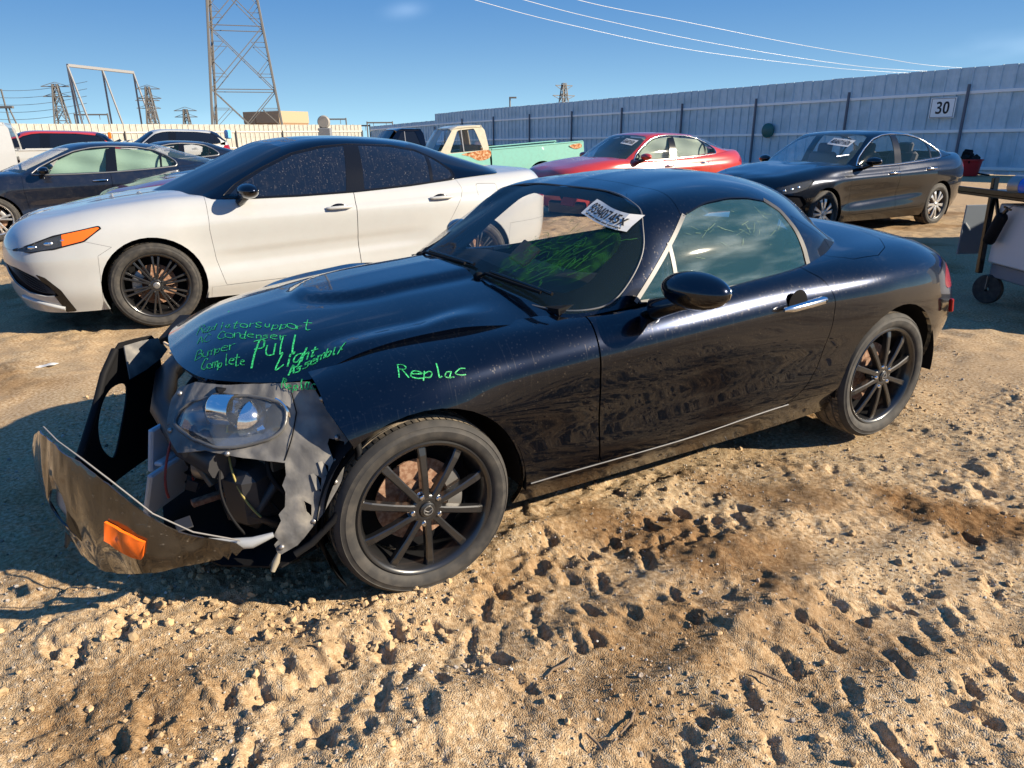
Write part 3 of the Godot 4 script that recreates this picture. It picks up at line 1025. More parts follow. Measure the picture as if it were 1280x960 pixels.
func build_ground() -> void:
	n_big.seed = 4; n_big.frequency = 0.45; n_big.fractal_octaves = 2
	n_mid.seed = 8; n_mid.frequency = 1.7; n_mid.fractal_octaves = 3
	n_fine.seed = 15; n_fine.frequency = 9.0; n_fine.fractal_octaves = 3
	n_chunk.seed = 18; n_chunk.frequency = 11.0; n_chunk.noise_type = FastNoiseLite.TYPE_CELLULAR; n_chunk.fractal_type = FastNoiseLite.FRACTAL_NONE; n_chunk.cellular_return_type = FastNoiseLite.RETURN_CELL_VALUE
	n_chunk.domain_warp_enabled = true; n_chunk.domain_warp_amplitude = .05; n_chunk.domain_warp_frequency = 12.0
	n_clod.seed = 16; n_clod.frequency = 5.0; n_clod.noise_type = FastNoiseLite.TYPE_CELLULAR; n_clod.fractal_type = FastNoiseLite.FRACTAL_NONE
	var sand := mat(Color.WHITE, 0.95, 0.0, 0.2)
	sand.albedo_texture = noise_tex(1024, 0.05, [[0.2, lin(.30, .20, .11)], [0.42, lin(.41, .29, .17)], [0.62, lin(.47, .345, .21)], [0.8, lin(.55, .44, .31)]], 31, FastNoiseLite.TYPE_SIMPLEX_SMOOTH, 5)
	sand.vertex_color_use_as_albedo = true
	tri_map(sand, 0.8, true)
	sand.detail_enabled = true
	sand.detail_blend_mode = BaseMaterial3D.BLEND_MODE_MUL
	sand.detail_albedo = noise_tex(1024, 0.16, [[0.15, lin(.42, .40, .38)], [0.4, lin(.85, .84, .82)], [0.6, lin(1, 1, 1)], [0.85, lin(1.0, 1.0, 1.0)]], 32, FastNoiseLite.TYPE_SIMPLEX, 3)
	sand.detail_uv_layer = BaseMaterial3D.DETAIL_UV_2
	sand.uv2_triplanar = true; sand.uv2_world_triplanar = true
	sand.uv2_scale = Vector3.ONE * 1.3
	sand.heightmap_enabled = true
	sand.heightmap_texture = noise_tex(1024, 0.22, [], 33, FastNoiseLite.TYPE_SIMPLEX_SMOOTH, 5)
	sand.heightmap_scale = 0.42
	# near field
	var step := 0.011
	var x0 := -2.6; var z0 := -4.0
	var nx := int(5.8 / step); var nz := int(2.95 / step)
	var hs := PackedFloat32Array()
	hs.resize(nx * nz)
	for j in nz:
		for i in nx:
			var x := x0 + i * step; var z := z0 + j * step
			var edge := minf(minf(i, nx - 1 - i), minf(j, nz - 1 - j)) * step
			var f := smoothstep(0.0, 0.3, edge)
			var kc := calm(x, z)
			var cl := -n_clod.get_noise_2d(x, z)   # near 1 at cell centres
			var rough := smoothstep(-.15, .35, n_mid.get_noise_2d(x * .7 + 11.0, z * .7 - 31.0) + (.5 if z > -2.15 and z < -1.75 and x < -.35 and x > -1.5 else 0.0))
			hs[j * nx + i] = coarse_height(x, z) + rut(x, z) * f + f * (n_fine.get_noise_2d(x, z) * (0.004 + .007 * rough) + maxf(0.0, cl - .25) * 0.012 * rough * kc + kc * (n_chunk.get_noise_2d(x, z) * .5 + .5) * (.003 + .011 * rough * rough) + kc * n_chunk.get_noise_2d(x * 2.6 + 30.0, z * 2.6) * .0025)
	var r := RandomNumberGenerator.new()
	r.seed = 99
	var marks := []
	for d in dents: marks.append([d[0], d[1], r.randf_range(.035, .075), r.randf_range(.020, .034), r.randf_range(.024, .040), r.randf_range(.5, 1.35)])
	for k in 60:
		var x := r.randf_range(-2.2, 2.9); var z := r.randf_range(-3.3, -1.2)
		if x < .3 and z < -2.2: continue
		if z < -2.55 - .2 * x and x < 2.0: continue
		marks.append([x, z, r.randf_range(.012, .045), r.randf_range(.008, .02), r.randf_range(.004, .014), r.randf_range(0, PI)])
	# tractor tyre tracks: lugs pressed in on both sides of each track
	for tr in [[-.75, -1.36, .95, -2.62, .030], [.35, -1.24, 1.75, -2.15, .026], [1.0, -1.25, 2.5, -2.35, .024], [-1.7, -1.45, .1, -1.22, .014], [.2, -2.75, 2.6, -3.0, .012], [-2.2, -1.75, -.6, -1.30, .010]]:
		var A := Vector2(tr[0], tr[1]); var B := Vector2(tr[2], tr[3])
		var dr := (B - A).normalized(); var ang := dr.angle()
		var nl := int(A.distance_to(B) / .105)
		for k in nl:
			for sd in [-1.0, 1.0]:
				if r.randf() < .22: continue
				var p: Vector2 = A + dr * (k + .25 * sd) * .105 + dr.orthogonal() * sd * (.085 + r.randf_range(-.015, .015))
				marks.append([p.x, p.y, r.randf_range(.06, .085), r.randf_range(.020, .028), tr[4] * r.randf_range(.35, 1.0), ang + sd * .85 + r.randf_range(-.2, .2)])
	for k in 3:   # old wheel ruts
		for q in 46:
			var u := q / 45.0
			marks.append([lerpf(-1.6, 2.8, u), lerpf(-1.5 - .25 * k, -3.0 + .25 * k, u) + .02 * sin(q * 1.7), .085, .03, r.randf_range(.003, .012), -.45])
	for m in marks:
		var a: float = m[2]; var b: float = m[3]; var ca := cos(m[5]); var sa := sin(m[5])
		var reach := a * 1.9
		for j in range(maxi(0, int((m[1] - reach - z0) / step)), mini(nz, int((m[1] + reach - z0) / step) + 1)):
			for i in range(maxi(0, int((m[0] - reach - x0) / step)), mini(nx, int((m[0] + reach - x0) / step) + 1)):
				var dx: float = x0 + i * step - m[0]; var dz: float = z0 + j * step - m[1]
				var u := dx * ca + dz * sa; var w := -dx * sa + dz * ca
				var e := sqrt(u * u / (a * a) + w * w / (b * b)) + n_fine.get_noise_2d(dx * 2.2 + m[0] * 9.0, dz * 2.2) * .5 + n_mid.get_noise_2d(dx * 9.0 + m[1] * 5.0, dz * 9.0) * .5
				var h := 0.0
				var tilt := clampf(.55 + .55 * dx / b, .08, 1.0)   # pushed in from one side: steep to the east, a ramp to the west
				if e < 1.0: h = -m[4] * (1.0 - e * e * e) * tilt
				if e > .85 and e < 1.9: h += m[4] * .22 * sin((e - .85) / 1.05 * PI) * (1.1 - .5 * tilt)
				hs[j * nx + i] += h
	var g := obj("dirt_ground", grid_mesh(x0, z0, nx, nz, step, hs, Rect2()), sand)
	ground_kind(g, "tan dirt ground with footprints and tyre marks")
	# middle field
	var ms := 0.042
	var mx0 := -9.0; var mz0 := -16.0
	var mnx := int(19.0 / ms) + 1; var mnz := int(16.0 / ms) + 1
	var mh := PackedFloat32Array()
	mh.resize(mnx * mnz)
	var hole := Rect2(x0 + .03, z0 + .03, (nx - 1) * step - .06, (nz - 1) * step - .06)
	for j in mnz:
		for i in mnx:
			var x := mx0 + i * ms; var z := mz0 + j * ms
			var edge := minf(minf(i, mnx - 1 - i), minf(j, mnz - 1 - j)) * ms
			mh[j * mnx + i] = coarse_height(x, z) + (n_fine.get_noise_2d(x * .5, z * .5) * .014 + (n_chunk.get_noise_2d(x * .6, z * .6) + .3) * .012 * smoothstep(-.3, .4, n_mid.get_noise_2d(x * .6 - 9.0, z * .6)) * calm(x, z)) * smoothstep(0, .5, edge) * (0.0 if hole.grow(.3).has_point(Vector2(x, z)) else 1.0)
	ground_kind(obj("dirt_ground", grid_mesh(mx0, mz0, mnx, mnz, ms, mh, hole), sand), "tan dirt ground between the parked cars")
	# out to the horizon
	var xs := PackedFloat32Array(); var zs := PackedFloat32Array()
	var mx1 := mx0 + (mnx - 1) * ms
	for v in [-1600, -800, -400, -220, -140, -100, -75]: xs.append(v)
	for k in 23: xs.append(-60.0 + k * 2.22)
	xs.append(mx0); xs.append(mx0 + 1.0); xs.append(0.0); xs.append(mx1 - 1.0); xs.append(mx1)
	for k in 12: xs.append(12.0 + k * 2.5)
	for v in [45, 60, 90, 150, 300, 700, 1600]: xs.append(v)
	for v in [300, 100, 40, 15, 5, 0]: zs.append(v)
	zs.append(mz0 + 1.0); zs.append(mz0)
	for k in 30: zs.append(-18.0 - k * 2.5)
	for v in [-100, -130, -170, -240, -340, -420, -600, -1000, -2400]: zs.append(v)
	var fs := Soup.new()
	for i in xs.size() - 1:
		for j in zs.size() - 1:
			var cx := (xs[i] + xs[i + 1]) * .5; var cz := (zs[j] + zs[j + 1]) * .5
			if cx > mx0 + 1.0 and cx < mx1 - 1.0 and cz < 0.0 and cz > mz0 + 1.0: continue
			var q := []
			for w in [[i, j], [i + 1, j], [i + 1, j + 1], [i, j + 1]]: q.append(Vector3(xs[w[0]], drop(xs[w[0]], zs[w[1]]) - (0.10 if xs[w[0]] > mx0 + .5 and xs[w[0]] < mx1 - .5 and zs[w[1]] > mz0 + .5 and zs[w[1]] < -.5 else 0.012), zs[w[1]]))
			fs.tri(q[0], q[1], q[2], Vector3.UP, Vector3.UP, Vector3.UP); fs.tri(q[0], q[2], q[3], Vector3.UP, Vector3.UP, Vector3.UP)
	var far_m := sand.duplicate() as StandardMaterial3D
	far_m.vertex_color_use_as_albedo = false
	ground_kind(part("dirt_ground", fs, far_m), "open dirt ground reaching to the horizon")
	# loose stones and crumbs
	var rock := ellipsoid(Vector3.ZERO, Vector3.ONE, 6, 4)
	for i in rock.v.size():
		var p := rock.v[i]
		rock.v[i] = p * (1.0 + .42 * sin(p.x * 5.1 + 1.0) * sin(p.y * 4.3 + p.z * 3.7))
	for i in range(0, rock.v.size(), 3):
		var m := (rock.v[i + 1] - rock.v[i]).cross(rock.v[i + 2] - rock.v[i]).normalized()
		if m.dot(rock.v[i]) < 0: m = -m
		for k in 3: rock.n[i + k] = m
	var mm := MultiMesh.new()
	mm.transform_format = MultiMesh.TRANSFORM_3D
	mm.use_colors = true
	mm.mesh = mesh_of(rock)
	var count := 34000
	mm.instance_count = count
	for k in count:
		var x := 0.0; var z := 0.0
		while true:
			x = r.randf_range(-2.5, 3.1); z = -1.15 - 4.5 * pow(r.randf(), 1.5)
			if r.randf() < .25 + smoothstep(-.1, .4, n_mid.get_noise_2d(x * .8 - 70.0, z * .8 + 9.0)): break
		var sz := .0016 + .0035 * pow(r.randf(), 3.0)
		var clod := k % 22 == 0
		if clod:
			sz = .004 + .013 * pow(r.randf(), 3.0)
			if r.randf() < .3:
				x = r.randf_range(-1.3, -.2); z = r.randf_range(-2.1, -1.7) + .05 * sin(x * 9.0)
		elif k % 60 == 1: sz = r.randf_range(.005, .010)
		var i := clampi(roundi((x - x0) / step), 0, nx - 1); var j := roundi((z - z0) / step)
		var h := hs[j * nx + i] if j >= 0 and j < nz else coarse_height(x, z)
		var bs := Basis(Vector3(r.randf_range(-1, 1), r.randf_range(-1, 1), r.randf_range(-1, 1)).normalized(), r.randf_range(0, TAU)) * Basis.from_scale(Vector3(1.0, r.randf_range(.5, .9), r.randf_range(.7, 1.2)) * sz)
		mm.set_instance_transform(k, Transform3D(bs, Vector3(x, h + sz * .35, z)))
		var tone := r.randf()
		var col := Color(.40, .28, .165).lerp(Color(.33, .30, .27), smoothstep(.35, .75, tone)) * r.randf_range(.6, 1.2)
		if tone > .97: col = Color(.55, .52, .47)
		if tone < .05: col = Color(.10, .085, .07)
		if clod: col = Color(.42, .30, .175) * r.randf_range(.75, 1.1)
		mm.set_instance_color(k, col)
	var mi := MultiMeshInstance3D.new()
	mi.name = "gravel"
	mi.multimesh = mm
	var gm := mat(Color.WHITE, .9, 0.0, .25)
	gm.vertex_color_use_as_albedo = true
	mi.material_override = gm
	add_child(mi)
	mi.set_meta("kind", "stuff"); tag(mi, "small stones and crumbs of dirt scattered over the ground", "gravel")

func litter() -> void:
	var bark := mat(lin(.16, .11, .07), .9)
	var r := RandomNumberGenerator.new()
	r.seed = 71
	var said := ["dry twig lying nearest the front wheel", "longer dry twig in the churned dirt right of the front wheel", "short dry twig near the bottom of the picture", "thin dry twig among the tyre lug marks", "dry twig near the sill of the roadster"]
	for q in [[.13, -1.62, .11, 2.3, 0], [.31, -1.43, .14, -.95, 1], [.20, -1.36, .06, -2.2, 2], [.70, -1.55, .09, -2.6, 3], [1.15, -2.75, .07, -.3, 4]]:
		var p := Vector3(q[0], coarse_height(q[0], q[1]) + .012, q[1])
		var d: Vector3 = Vector3(cos(q[3]), .06, sin(q[3])) * q[2] * .5
		var tw := part("twig", tube([p - d, p - d * .3 + Vector3(.004, .003, .005), p + d * .4 + Vector3(-.003, .001, -.004), p + d], .0035, 6, true, [.0025, .004, .0035, .002]), bark)
		tag(tw, said[q[4]], "twig", "twigs on the dirt")
	var sc := thing("paper_scrap", "small white scrap of paper on the lit dirt behind the torn bumper", "scrap", Vector3(-3.12, coarse_height(-3.12, -4.45) + .012, -4.45), .4)
	part("scrap_sheet", sheet(poly([-.06,-.025, .05,-.03, .07,.02, -.05,.03]), .03, func(q: Vector2) -> Vector3: return Vector3(q.x, .006 * sin(q.x * 50.0), -q.y), .002), M.paper, sc)

# ------------------------------------------------------------------ the black roadster
const BUMP_PATH := [[0,-.46,0,.83],[1,-.72,0,.755],[2,-.90,0,.64],[3,-1.0,0,.48],[4,-1.05,0,.28],[5,-1.06,0,.1]]
const FRONT_TOP := [[0,-.24,.745,.68],[1,-.38,.735,.565],[2,-.52,.73,.455],[3,-.595,.73,.32],[4,-.61,.73,.15]]
const FRONT_LOW := [[0,-.20,.30,.86],[1,-.45,.30,.82],[2,-.68,.30,.70],[3,-.80,.30,.50],[4,-.85,.30,.30]]

func bumper_at(q: Vector2) -> Vector3:
	var p := curve(BUMP_PATH, q.x)
	var out := 0.03 * sin(clampf((q.y - 0.25) / 0.42, 0, 1) * PI)
	var crease := 0.012 * exp(-pow((q.y - 0.29 - 0.05 * q.x) / 0.03, 2))
	var a := curve(BUMP_PATH, q.x + 0.05); var b := curve(BUMP_PATH, q.x - 0.05)
	var t := (a - b).normalized()
	var m := t.cross(Vector3.UP)
	if m.x > 0.3 or m.z < 0.0: m = -m
	return Vector3(p.x, q.y, p.z) + m * (out + crease + .014 * n_mid.get_noise_2d(q.x * .45, q.y * 1.6) + .004 * n_mid.get_noise_2d(q.x * 2.5 + 8.0, q.y * 6.0)) - m * 0.02
func front_at(q: Vector2) -> Vector3:
	var a := curve(FRONT_TOP, q.x); var b := curve(FRONT_LOW, q.x)
	var d := Vector3(b.x - a.x, 0, b.z - a.z)
	return a.lerp(b, q.y) + d.normalized() * (0.06 * sin(PI * clampf(q.y, 0, 1)) + 0.007 * n_mid.get_noise_2d(q.x * 1.1, q.y * 4.0) + 0.006 * absf(n_big.get_noise_2d(q.x * 4.0 + 7.0, q.y * 9.0)))
func wall_at(q: Vector2) -> Vector3:
	var A := Vector2(-1.02, .45); var B := Vector2(-.62, -.5)
	var k := q.x / A.distance_to(B)
	var p := A.lerp(B, k)
	return Vector3(p.x - 0.10 * sin(PI * clampf(k, 0, 1)), q.y, p.y)

func build_roadster() -> void:
	var t := thing("crashed_roadster", "crashed black two-door roadster with its front bumper torn off and green writing on the hood", "car", Vector3(-0.2672, -0.0127, -1.9844), 0.0)
	t.transform = Transform3D(Basis(Vector3.UP, CAR_TURN) * Basis(Vector3.BACK, 0.0211), Vector3(-0.2672, -0.0127, -1.9844)) * Transform3D(Basis(), Vector3(0, 0, -0.855))
	var up := Vector3.UP; var side := Vector3.BACK
	var body := road_body()
	# openings
	body = cut(body, poly([.40,-.02, .50,.35, .62,.62, .74,.715, 1.1,.735, 1.7,.715, 1.95,.66, 2.12,.5, 2.2,.25, 2.22,-.02]), 1, up, 0.3)[1]
	body = cut(body, poly([-.8,-.02, .66,-.02, .66,.66, .5,.668, 0,.628, -.27,.60, -.6,.56]), 1, up, 0.3)[1]
	body = cut(body, disc_poly(.01, .30, .357), 0, side)[1]
	body = cut(body, disc_poly(2.365, .30, .355), 0, side)[1]
	body = cut(body, poly([-.7,0, -.215,0, -.215,.585, -.265,.69, -.272,.95, -.7,.95]), 0)[1]   # nothing ahead of the broken fender edge
	var liner := body.pushed(-0.016)
	var door_pg := round_poly([.697,1.0, .682,.72, .684,.53, .692,.28, 1.60,.291, 1.70,.305, 1.79,.362, 1.85,.45, 1.895,.62, 1.905,.74, 1.86,.83, 1.80,.862, 1.76,1.0], .035)
	var r := panel(body, door_pg, 0, 0.0035, side)
	var door: Soup = r[0]
	r = panel(r[1], poly([.345,0, .37,.276, .69,.276, 1.2,.284, 1.6,.293, 1.72,.31, 2.02,.30, 2.1,0]), 0, 0.0025, side)
	var rocker: Soup = r[0]
	r = panel(r[1], poly([-.6,0, .69,0, .692,.276, .684,.53, .682,.72, .70,1.0, -.6,1.0]), 0, 0.0035, side, -1.0)
	var fender: Soup = r[0]
	r = panel(r[1], poly([2.05,-.01, 1.98,.60, 2.02,.71, 2.12,.755, 2.30,.752, 2.42,.70, 2.52,.60, 2.575,.3, 2.585,-.01]), 1, 0.003, up)
	var cover: Soup = r[0]
	r = panel(r[1], poly([2.60,-.01, 2.59,.30, 2.56,.52, 2.62,.60, 2.80,.56, 2.92,.50, 3.3,.46, 3.3,-.01]), 1, 0.003, up)
	var trunk: Soup = r[0]
	var lamp_r := panel(r[1], smooth_poly([2.80,.70, 2.86,.755, 2.98,.775, 3.08,.75, 3.10,.70, 3.04,.655, 2.92,.645, 2.83,.66]), 0, 0.003, Vector3(0.3, 0, 0.6))
	var quarter: Soup = lamp_r[1]
	for f in 2:
		var mir := func(s: Soup) -> Soup: return s if f == 0 else s.mirrored()
		var d := part("door", skirted(mir.call(door), 0.014), M.black, t)
		if f == 0: d.set_meta("label", "driver's door with chrome handle and dusty streaks")
		part("rocker_panel", skirted(mir.call(rocker), 0.012), M.black, t)
		part("front_fender", skirted(mir.call(fender), 0.018), M.black, t)
		part("rear_quarter_panel", skirted(mir.call(quarter), 0.018), M.black, t)
		part("tail_lamp", mir.call(lamp_r[0]), M.lamp_red, t)
		part("body_liner", mir.call(liner), M.inner, t)
		# wheel wells
		var sg := 1.0 if f == 0 else -1.0
		for w in [[.01, .30, .365], [2.365, .30, .363]]:
			var well := lathe([[w[2], .50], [w[2], .842]], 40, -0.10, PI + 0.10)
			well.add(lathe([[w[2], .50], [0.0, .50]], 40, -0.6, PI + 0.6))
			part("wheel_well", mir.call(well.flipped().moved(Transform3D(Basis(), Vector3(w[0], w[1], 0)))), M.dark, t)
	part("deck_cover", skirted(cover.both(), 0.012), M.black, t)
	part("trunk_lid", skirted(trunk.both(), 0.012), M.black, t)
	# bright line along the sill
	var sb := field(body, 0, side)
	var lp := []; var ln := []
	for k in 45:
		var x := lerpf(.40, 1.70, k / 44.0)
		var h := on_field(sb, Vector2(x, lerpf(.279, .297, smoothstep(0.5, 1.0, k / 44.0))))
		if h.size() > 0:
			lp.append(h[0] + Vector3(0, 0, 0.001)); ln.append(h[1])
	part("sill_moulding", tube(eased(lp, 4), 0.0028, 6), M.seal, t)
	# hood
	var hood := road_hood()
	part("hood", skirted(hood.both(), 0.022), M.black, t)
	var hf := field(hood, 1, up)
	var gap_s := sheet(poly([-.36,.47, -.1,.60, .3,.66, .56,.70, .60,.60, .2,.54, -.2,.46]), .08, func(q: Vector2) -> Vector3: return Vector3(q.x, .76 + .03 * q.x, q.y))
	part("hood_gap_channel", gap_s, M.dark, t); part("hood_gap_channel", gap_s.mirrored(), M.dark, t)
	# roof and glass
	var top := road_top()
	r = cut(top, poly([-1,-1, 1.19,-1, 1.19,3, -1,3]), 0)
	var behind: Soup = r[1]
	r = cut(r[0], smooth_poly([-.20,1.203, 0,1.205, .20,1.203, .39,1.192, .53,1.168, .585,1.145, .625,1.10, .672,1.03, .715,.93, .741,.857, .739,.838, .70,.836, .60,.85, .30,.91, 0,.918, -.30,.91, -.60,.85, -.70,.84, -.735,.86, -.672,1.03, -.585,1.145, -.39,1.192], 5), 2, Vector3(-1, 0, 0), 0.0)
	var screen: Soup = r[0]
	r = panel((r[1] as Soup).add(behind), round_poly([.915,.852, 1.06,.985, 1.215,1.118, 1.26,1.135, 1.36,1.152, 1.50,1.160, 1.62,1.153, 1.73,1.132, 1.79,1.095, 1.822,1.02, 1.838,.93, 1.842,.862, 1.4,.842, 1.12,.842], .02), 0, 0.001, side)
	var pane: Soup = r[0]
	var shell: Soup = r[1]
	r = panel(shell, smooth_poly([2.10,-.3, 2.10,.3, 2.16,.36, 2.36,.37, 2.42,.30, 2.44,0, 2.42,-.3]), 1, 0.002, up)
	var rear_glass: Soup = r[0]; shell = r[1]
	r = panel(shell, poly([1.205,-.01, 1.207,.45, 1.212,.7, 1.83,.8, 1.87,.60, 2.5,.70, 2.5,-.01]), 1, 0.0025, Vector3.ZERO)
	part("hard_top_roof", skirted((r[0] as Soup).both(), 0.016), M.black, t)
	part("windshield_frame", skirted((r[1] as Soup).both(), 0.016), M.black, t)
	part("roof_lining", shell.pushed(-0.02).both(), M.inner, t)
	part("rear_window", rear_glass.both(), M.glass, t)
	var ws := part("windshield", screen.both(), M.glass, t)
	var sf := field(screen, 2, Vector3(-1, 0, 0))
	# black band round the windshield
	var ring_in := smooth_poly([-.66,.93, -.66,1.0, -.60,1.075, -.50,1.14, -.38,1.163, -.20,1.174, 0,1.176, .20,1.174, .38,1.163, .50,1.14, .565,1.11, .60,1.075, .635,1.02, .665,.94, .655,.905, .60,.90, .30,.955, 0,.968, -.30,.955, -.60,.90], 5)
	part("windshield_band", cut(screen, ring_in, 2)[1].pushed(-0.003).both(), M.band, ws)
	var edge_pts := [[.60,.853], [.70,.839], [.738,.840], [.742,.858], [.718,.93], [.675,1.03], [.628,1.10], [.587,1.148], [.53,1.171], [.39,1.195], [.20,1.206], [0,1.206], [-.20,1.206], [-.39,1.195], [-.53,1.171], [-.587,1.148], [-.628,1.10], [-.675,1.03], [-.718,.93], [-.738,.86]]
	var topf := field(top.both(), 2, Vector3(-1, 0, .0))
	var ep := []
	var eq := PackedVector2Array()
	for i in edge_pts.size() - 1:
		var e0 := Vector2(edge_pts[maxi(i - 1, 0)][0], edge_pts[maxi(i - 1, 0)][1]); var e1 := Vector2(edge_pts[i][0], edge_pts[i][1]); var e2 := Vector2(edge_pts[i + 1][0], edge_pts[i + 1][1]); var e3 := Vector2(edge_pts[mini(i + 2, edge_pts.size() - 1)][0], edge_pts[mini(i + 2, edge_pts.size() - 1)][1])
		for k in 5: eq.append(e1.cubic_interpolate(e2, e0, e3, k / 5.0))
	for q in eq:
		var h := on_field(topf, q)
		if h.size() > 0: ep.append(h[0] + Vector3(-.003, .002, 0))
	part("windshield_seal", tube(eased(ep, 14), 0.0035, 6), M.seal, ws)
	for f in 2:
		var w := part("side_window", pane if f == 0 else pane.mirrored(), M.glass_hazy if f == 0 else M.glass, t)
		if f == 0:
			w.set_meta("label", "hazy driver's side window with a small triangular front pane")
			var wf := field(top, 0, side)
			var strip := func(line: Array, wd: float, called: String, m: Material) -> void:
				var P := []; var N := []
				for i in line.size() - 1:
					for k in 9:
						var q: Vector2 = line[i].lerp(line[i + 1], k / 8.0)
						var h := on_field(wf, q)
						if h.size() > 0:
							P.append(h[0]); N.append(h[1])
				part(called, ribbon(eased(P, 6), eased(N, 6), wd, 0.003), m, w)
			strip.call([Vector2(.905, .85), Vector2(1.06, .985), Vector2(1.222, 1.122)], 0.017, "pillar_trim", M.seal)
			strip.call([Vector2(1.108, 1.03), Vector2(1.105, .93), Vector2(1.10, .845)], 0.018, "division_bar", M.seal)
			strip.call([Vector2(1.222, 1.122), Vector2(1.36, 1.157), Vector2(1.50, 1.165), Vector2(1.62, 1.158), Vector2(1.735, 1.137)], 0.008, "roof_seal", M.trim)
			strip.call([Vector2(1.735, 1.137), Vector2(1.80, 1.095), Vector2(1.835, 1.02), Vector2(1.858, .93), Vector2(1.865, .862)], 0.030, "rear_trim", M.rubber_seal)
			strip.call([Vector2(.92, .846), Vector2(1.4, .842), Vector2(1.85, .858)], 0.012, "belt_seal", M.rubber_seal)
	# cowl and wipers
	var cowl := sheet(poly([-.54,.612, -.45,.585, 0,.51, .45,.585, .54,.612, .54,.54, .45,.49, 0,.41, -.45,.49, -.54,.54]), 0.05, func(q: Vector2) -> Vector3: return Vector3(q.y, .908 - .18 * q.x * q.x - 0.06 * (q.y - 0.5), q.x))
	part("cowl_grille", cowl, M.plastic, t)
	for w in [[Vector3(.495, .915, .29), Vector3.ZERO, Vector3(.575, .885, .64)], [Vector3(.46, .93, -.22), Vector3.ZERO, Vector3(.50, .93, .18)]]:
		var wip := kid("wiper", t)
		part("wiper_arm", tube([w[0], w[0].lerp(w[2], 0.12) + Vector3(0, .022, 0), w[0].lerp(w[2], 0.55) + Vector3(-.01, .024, 0), w[2] + Vector3(-.01, .022, 0)], 0.006, 6), M.plastic, wip)
		part("wiper_blade", tube([w[0].lerp(w[2], 0.15) + Vector3(.015, .03, 0), w[2] + Vector3(.012, .022, .04)], 0.007, 5), M.trim, wip)
		part("wiper_pivot", ellipsoid(w[0], Vector3(.022, .02, .022), 10, 6), M.plastic, wip)
	# sticker with the lot number
	var st_c := [Vector2(.330, 1.171), Vector2(.607, 1.131), Vector2(.619, 1.079), Vector2(.356, 1.125)]
	var stk := Soup.new()
	var sp := func(u: float, v: float, lift: float) -> Vector3:
		var q: Vector2 = st_c[0].lerp(st_c[1], u).lerp(st_c[3].lerp(st_c[2], u), v)
		var h := on_field(sf, q)
		return h[0] + h[1] * lift
	for i in 8:
		for j in 3:
			var a: Vector3 = sp.call(i / 8.0, j / 3.0, 0.007); var b: Vector3 = sp.call((i + 1) / 8.0, j / 3.0, 0.007)
			var c: Vector3 = sp.call((i + 1) / 8.0, (j + 1) / 3.0, 0.007); var d: Vector3 = sp.call(i / 8.0, (j + 1) / 3.0, 0.007)
			stk.flat(a, d, b); stk.flat(b, d, c)
	for i in stk.n.size():
		if stk.n[i].x > 0.0: stk.n[i] = -stk.n[i]
	part("lot_sticker", stk, M.paper, ws)
	lay_text("93940745x", sp, 0.08, 0.93, 0.16, 0.72, "lot_number", M.ink, ws, 0.0085)
	lay_text("--- ------- ------ ---- --------", sp, 0.1, 0.92, 0.84, 0.92, "fine_print", M.ink, ws, 0.0085)
	# green marker
	var words := Soup.new()
	words.add(write_on(hf, "RadiatorSupport", Vector2(-.526, .061), Vector2(-.195, .410), Vector2(.016, -.062), .0036, 1.3, 3))
	words.add(write_on(hf, "AC Condenser", Vector2(-.536, .157), Vector2(-.285, .420), Vector2(.012, -.058), .0034, 1.3, 4))
	words.add(write_on(hf, "Bumper", Vector2(-.560, .267), Vector2(-.440, .350), Vector2(.011, -.050), .0034, 1.3, 5))
	words.add(write_on(hf, "Complete", Vector2(-.552, .361), Vector2(-.425, .455), Vector2(.012, -.050), .0036, 1.3, 6))
	words.add(write_on(hf, "Pull", Vector2(-.412, .449), Vector2(-.262, .498), Vector2(.034, -.088), .0058, 1.0, 7))
	words.add(write_on(hf, "Light", Vector2(-.350, .525), Vector2(-.217, .555), Vector2(.024, -.045), .0054, 1.0, 8))
	words.add(write_on(hf, "Assembly", Vector2(-.322, .574), Vector2(-.142, .600), Vector2(.018, -.034), .0050, 1.0, 9))
	words.add(write_on(hf, "Rear", Vector2(-.40, -.02), Vector2(-.25, -.10), Vector2(.02, -.05), .0045, 1.0, 10))
	part("hood_writing", words, M.green_marker, t)
	var bf := field(body, 0, Vector3(-0.1, 0.5, 0.6))
	part("fender_writing", write_on(bf, "Replac", Vector2(-.040, .752), Vector2(.168, .730), Vector2(.008, .027), .0042, 1.2, 11), M.green_marker, t)
	var front_s := sheet(poly([-.1,-.05, 4,-.05, 4,.5, -.1,.5]), 0.08, front_at)
	var ff := field(front_s, 0, Vector3(0, 0.3, 0.4))
	part("panel_writing", write_on(ff, "Replac", Vector2(-.352, .722), Vector2(-.262, .722), Vector2(.008, .026), .0044, 1.0, 12, 0.006), M.green_marker, t)
	# green smears on the windshield
	var rr := RandomNumberGenerator.new()
	rr.seed = 5
	var smear := Soup.new()
	for k in 170:
		var c := Vector2(rr.randfn(.46, .10), rr.randfn(1.0, .05))
		var a := rr.randfn(0.9, .7)
		var l := rr.randf_range(.006, .045)
		var P := []; var N := []
		for j in 4:
			var q := c + Vector2(cos(a), sin(a)) * l * (j / 3.0 - 0.5) + Vector2(0, .004 * sin(j * 1.4 + k))
			if q.x > .66 or q.x < .2 or q.y < .90 or q.y > 1.12: continue
			var h := on_field(sf, q)
			if h.size() > 0:
				P.append(h[0]); N.append(h[1])
		if P.size() > 1: smear.add(ribbon(P, N, rr.randf_range(.001, .0035), 0.002))
	var sm := mat(lin(0.015, 0.16, 0.015), 0.7)
	sm.transparency = BaseMaterial3D.TRANSPARENCY_ALPHA
	sm.albedo_color.a = 0.5
	part("green_smears", smear, sm, ws).set_meta("kind", "stuff")
	var hz := mat(Color.WHITE, .8)
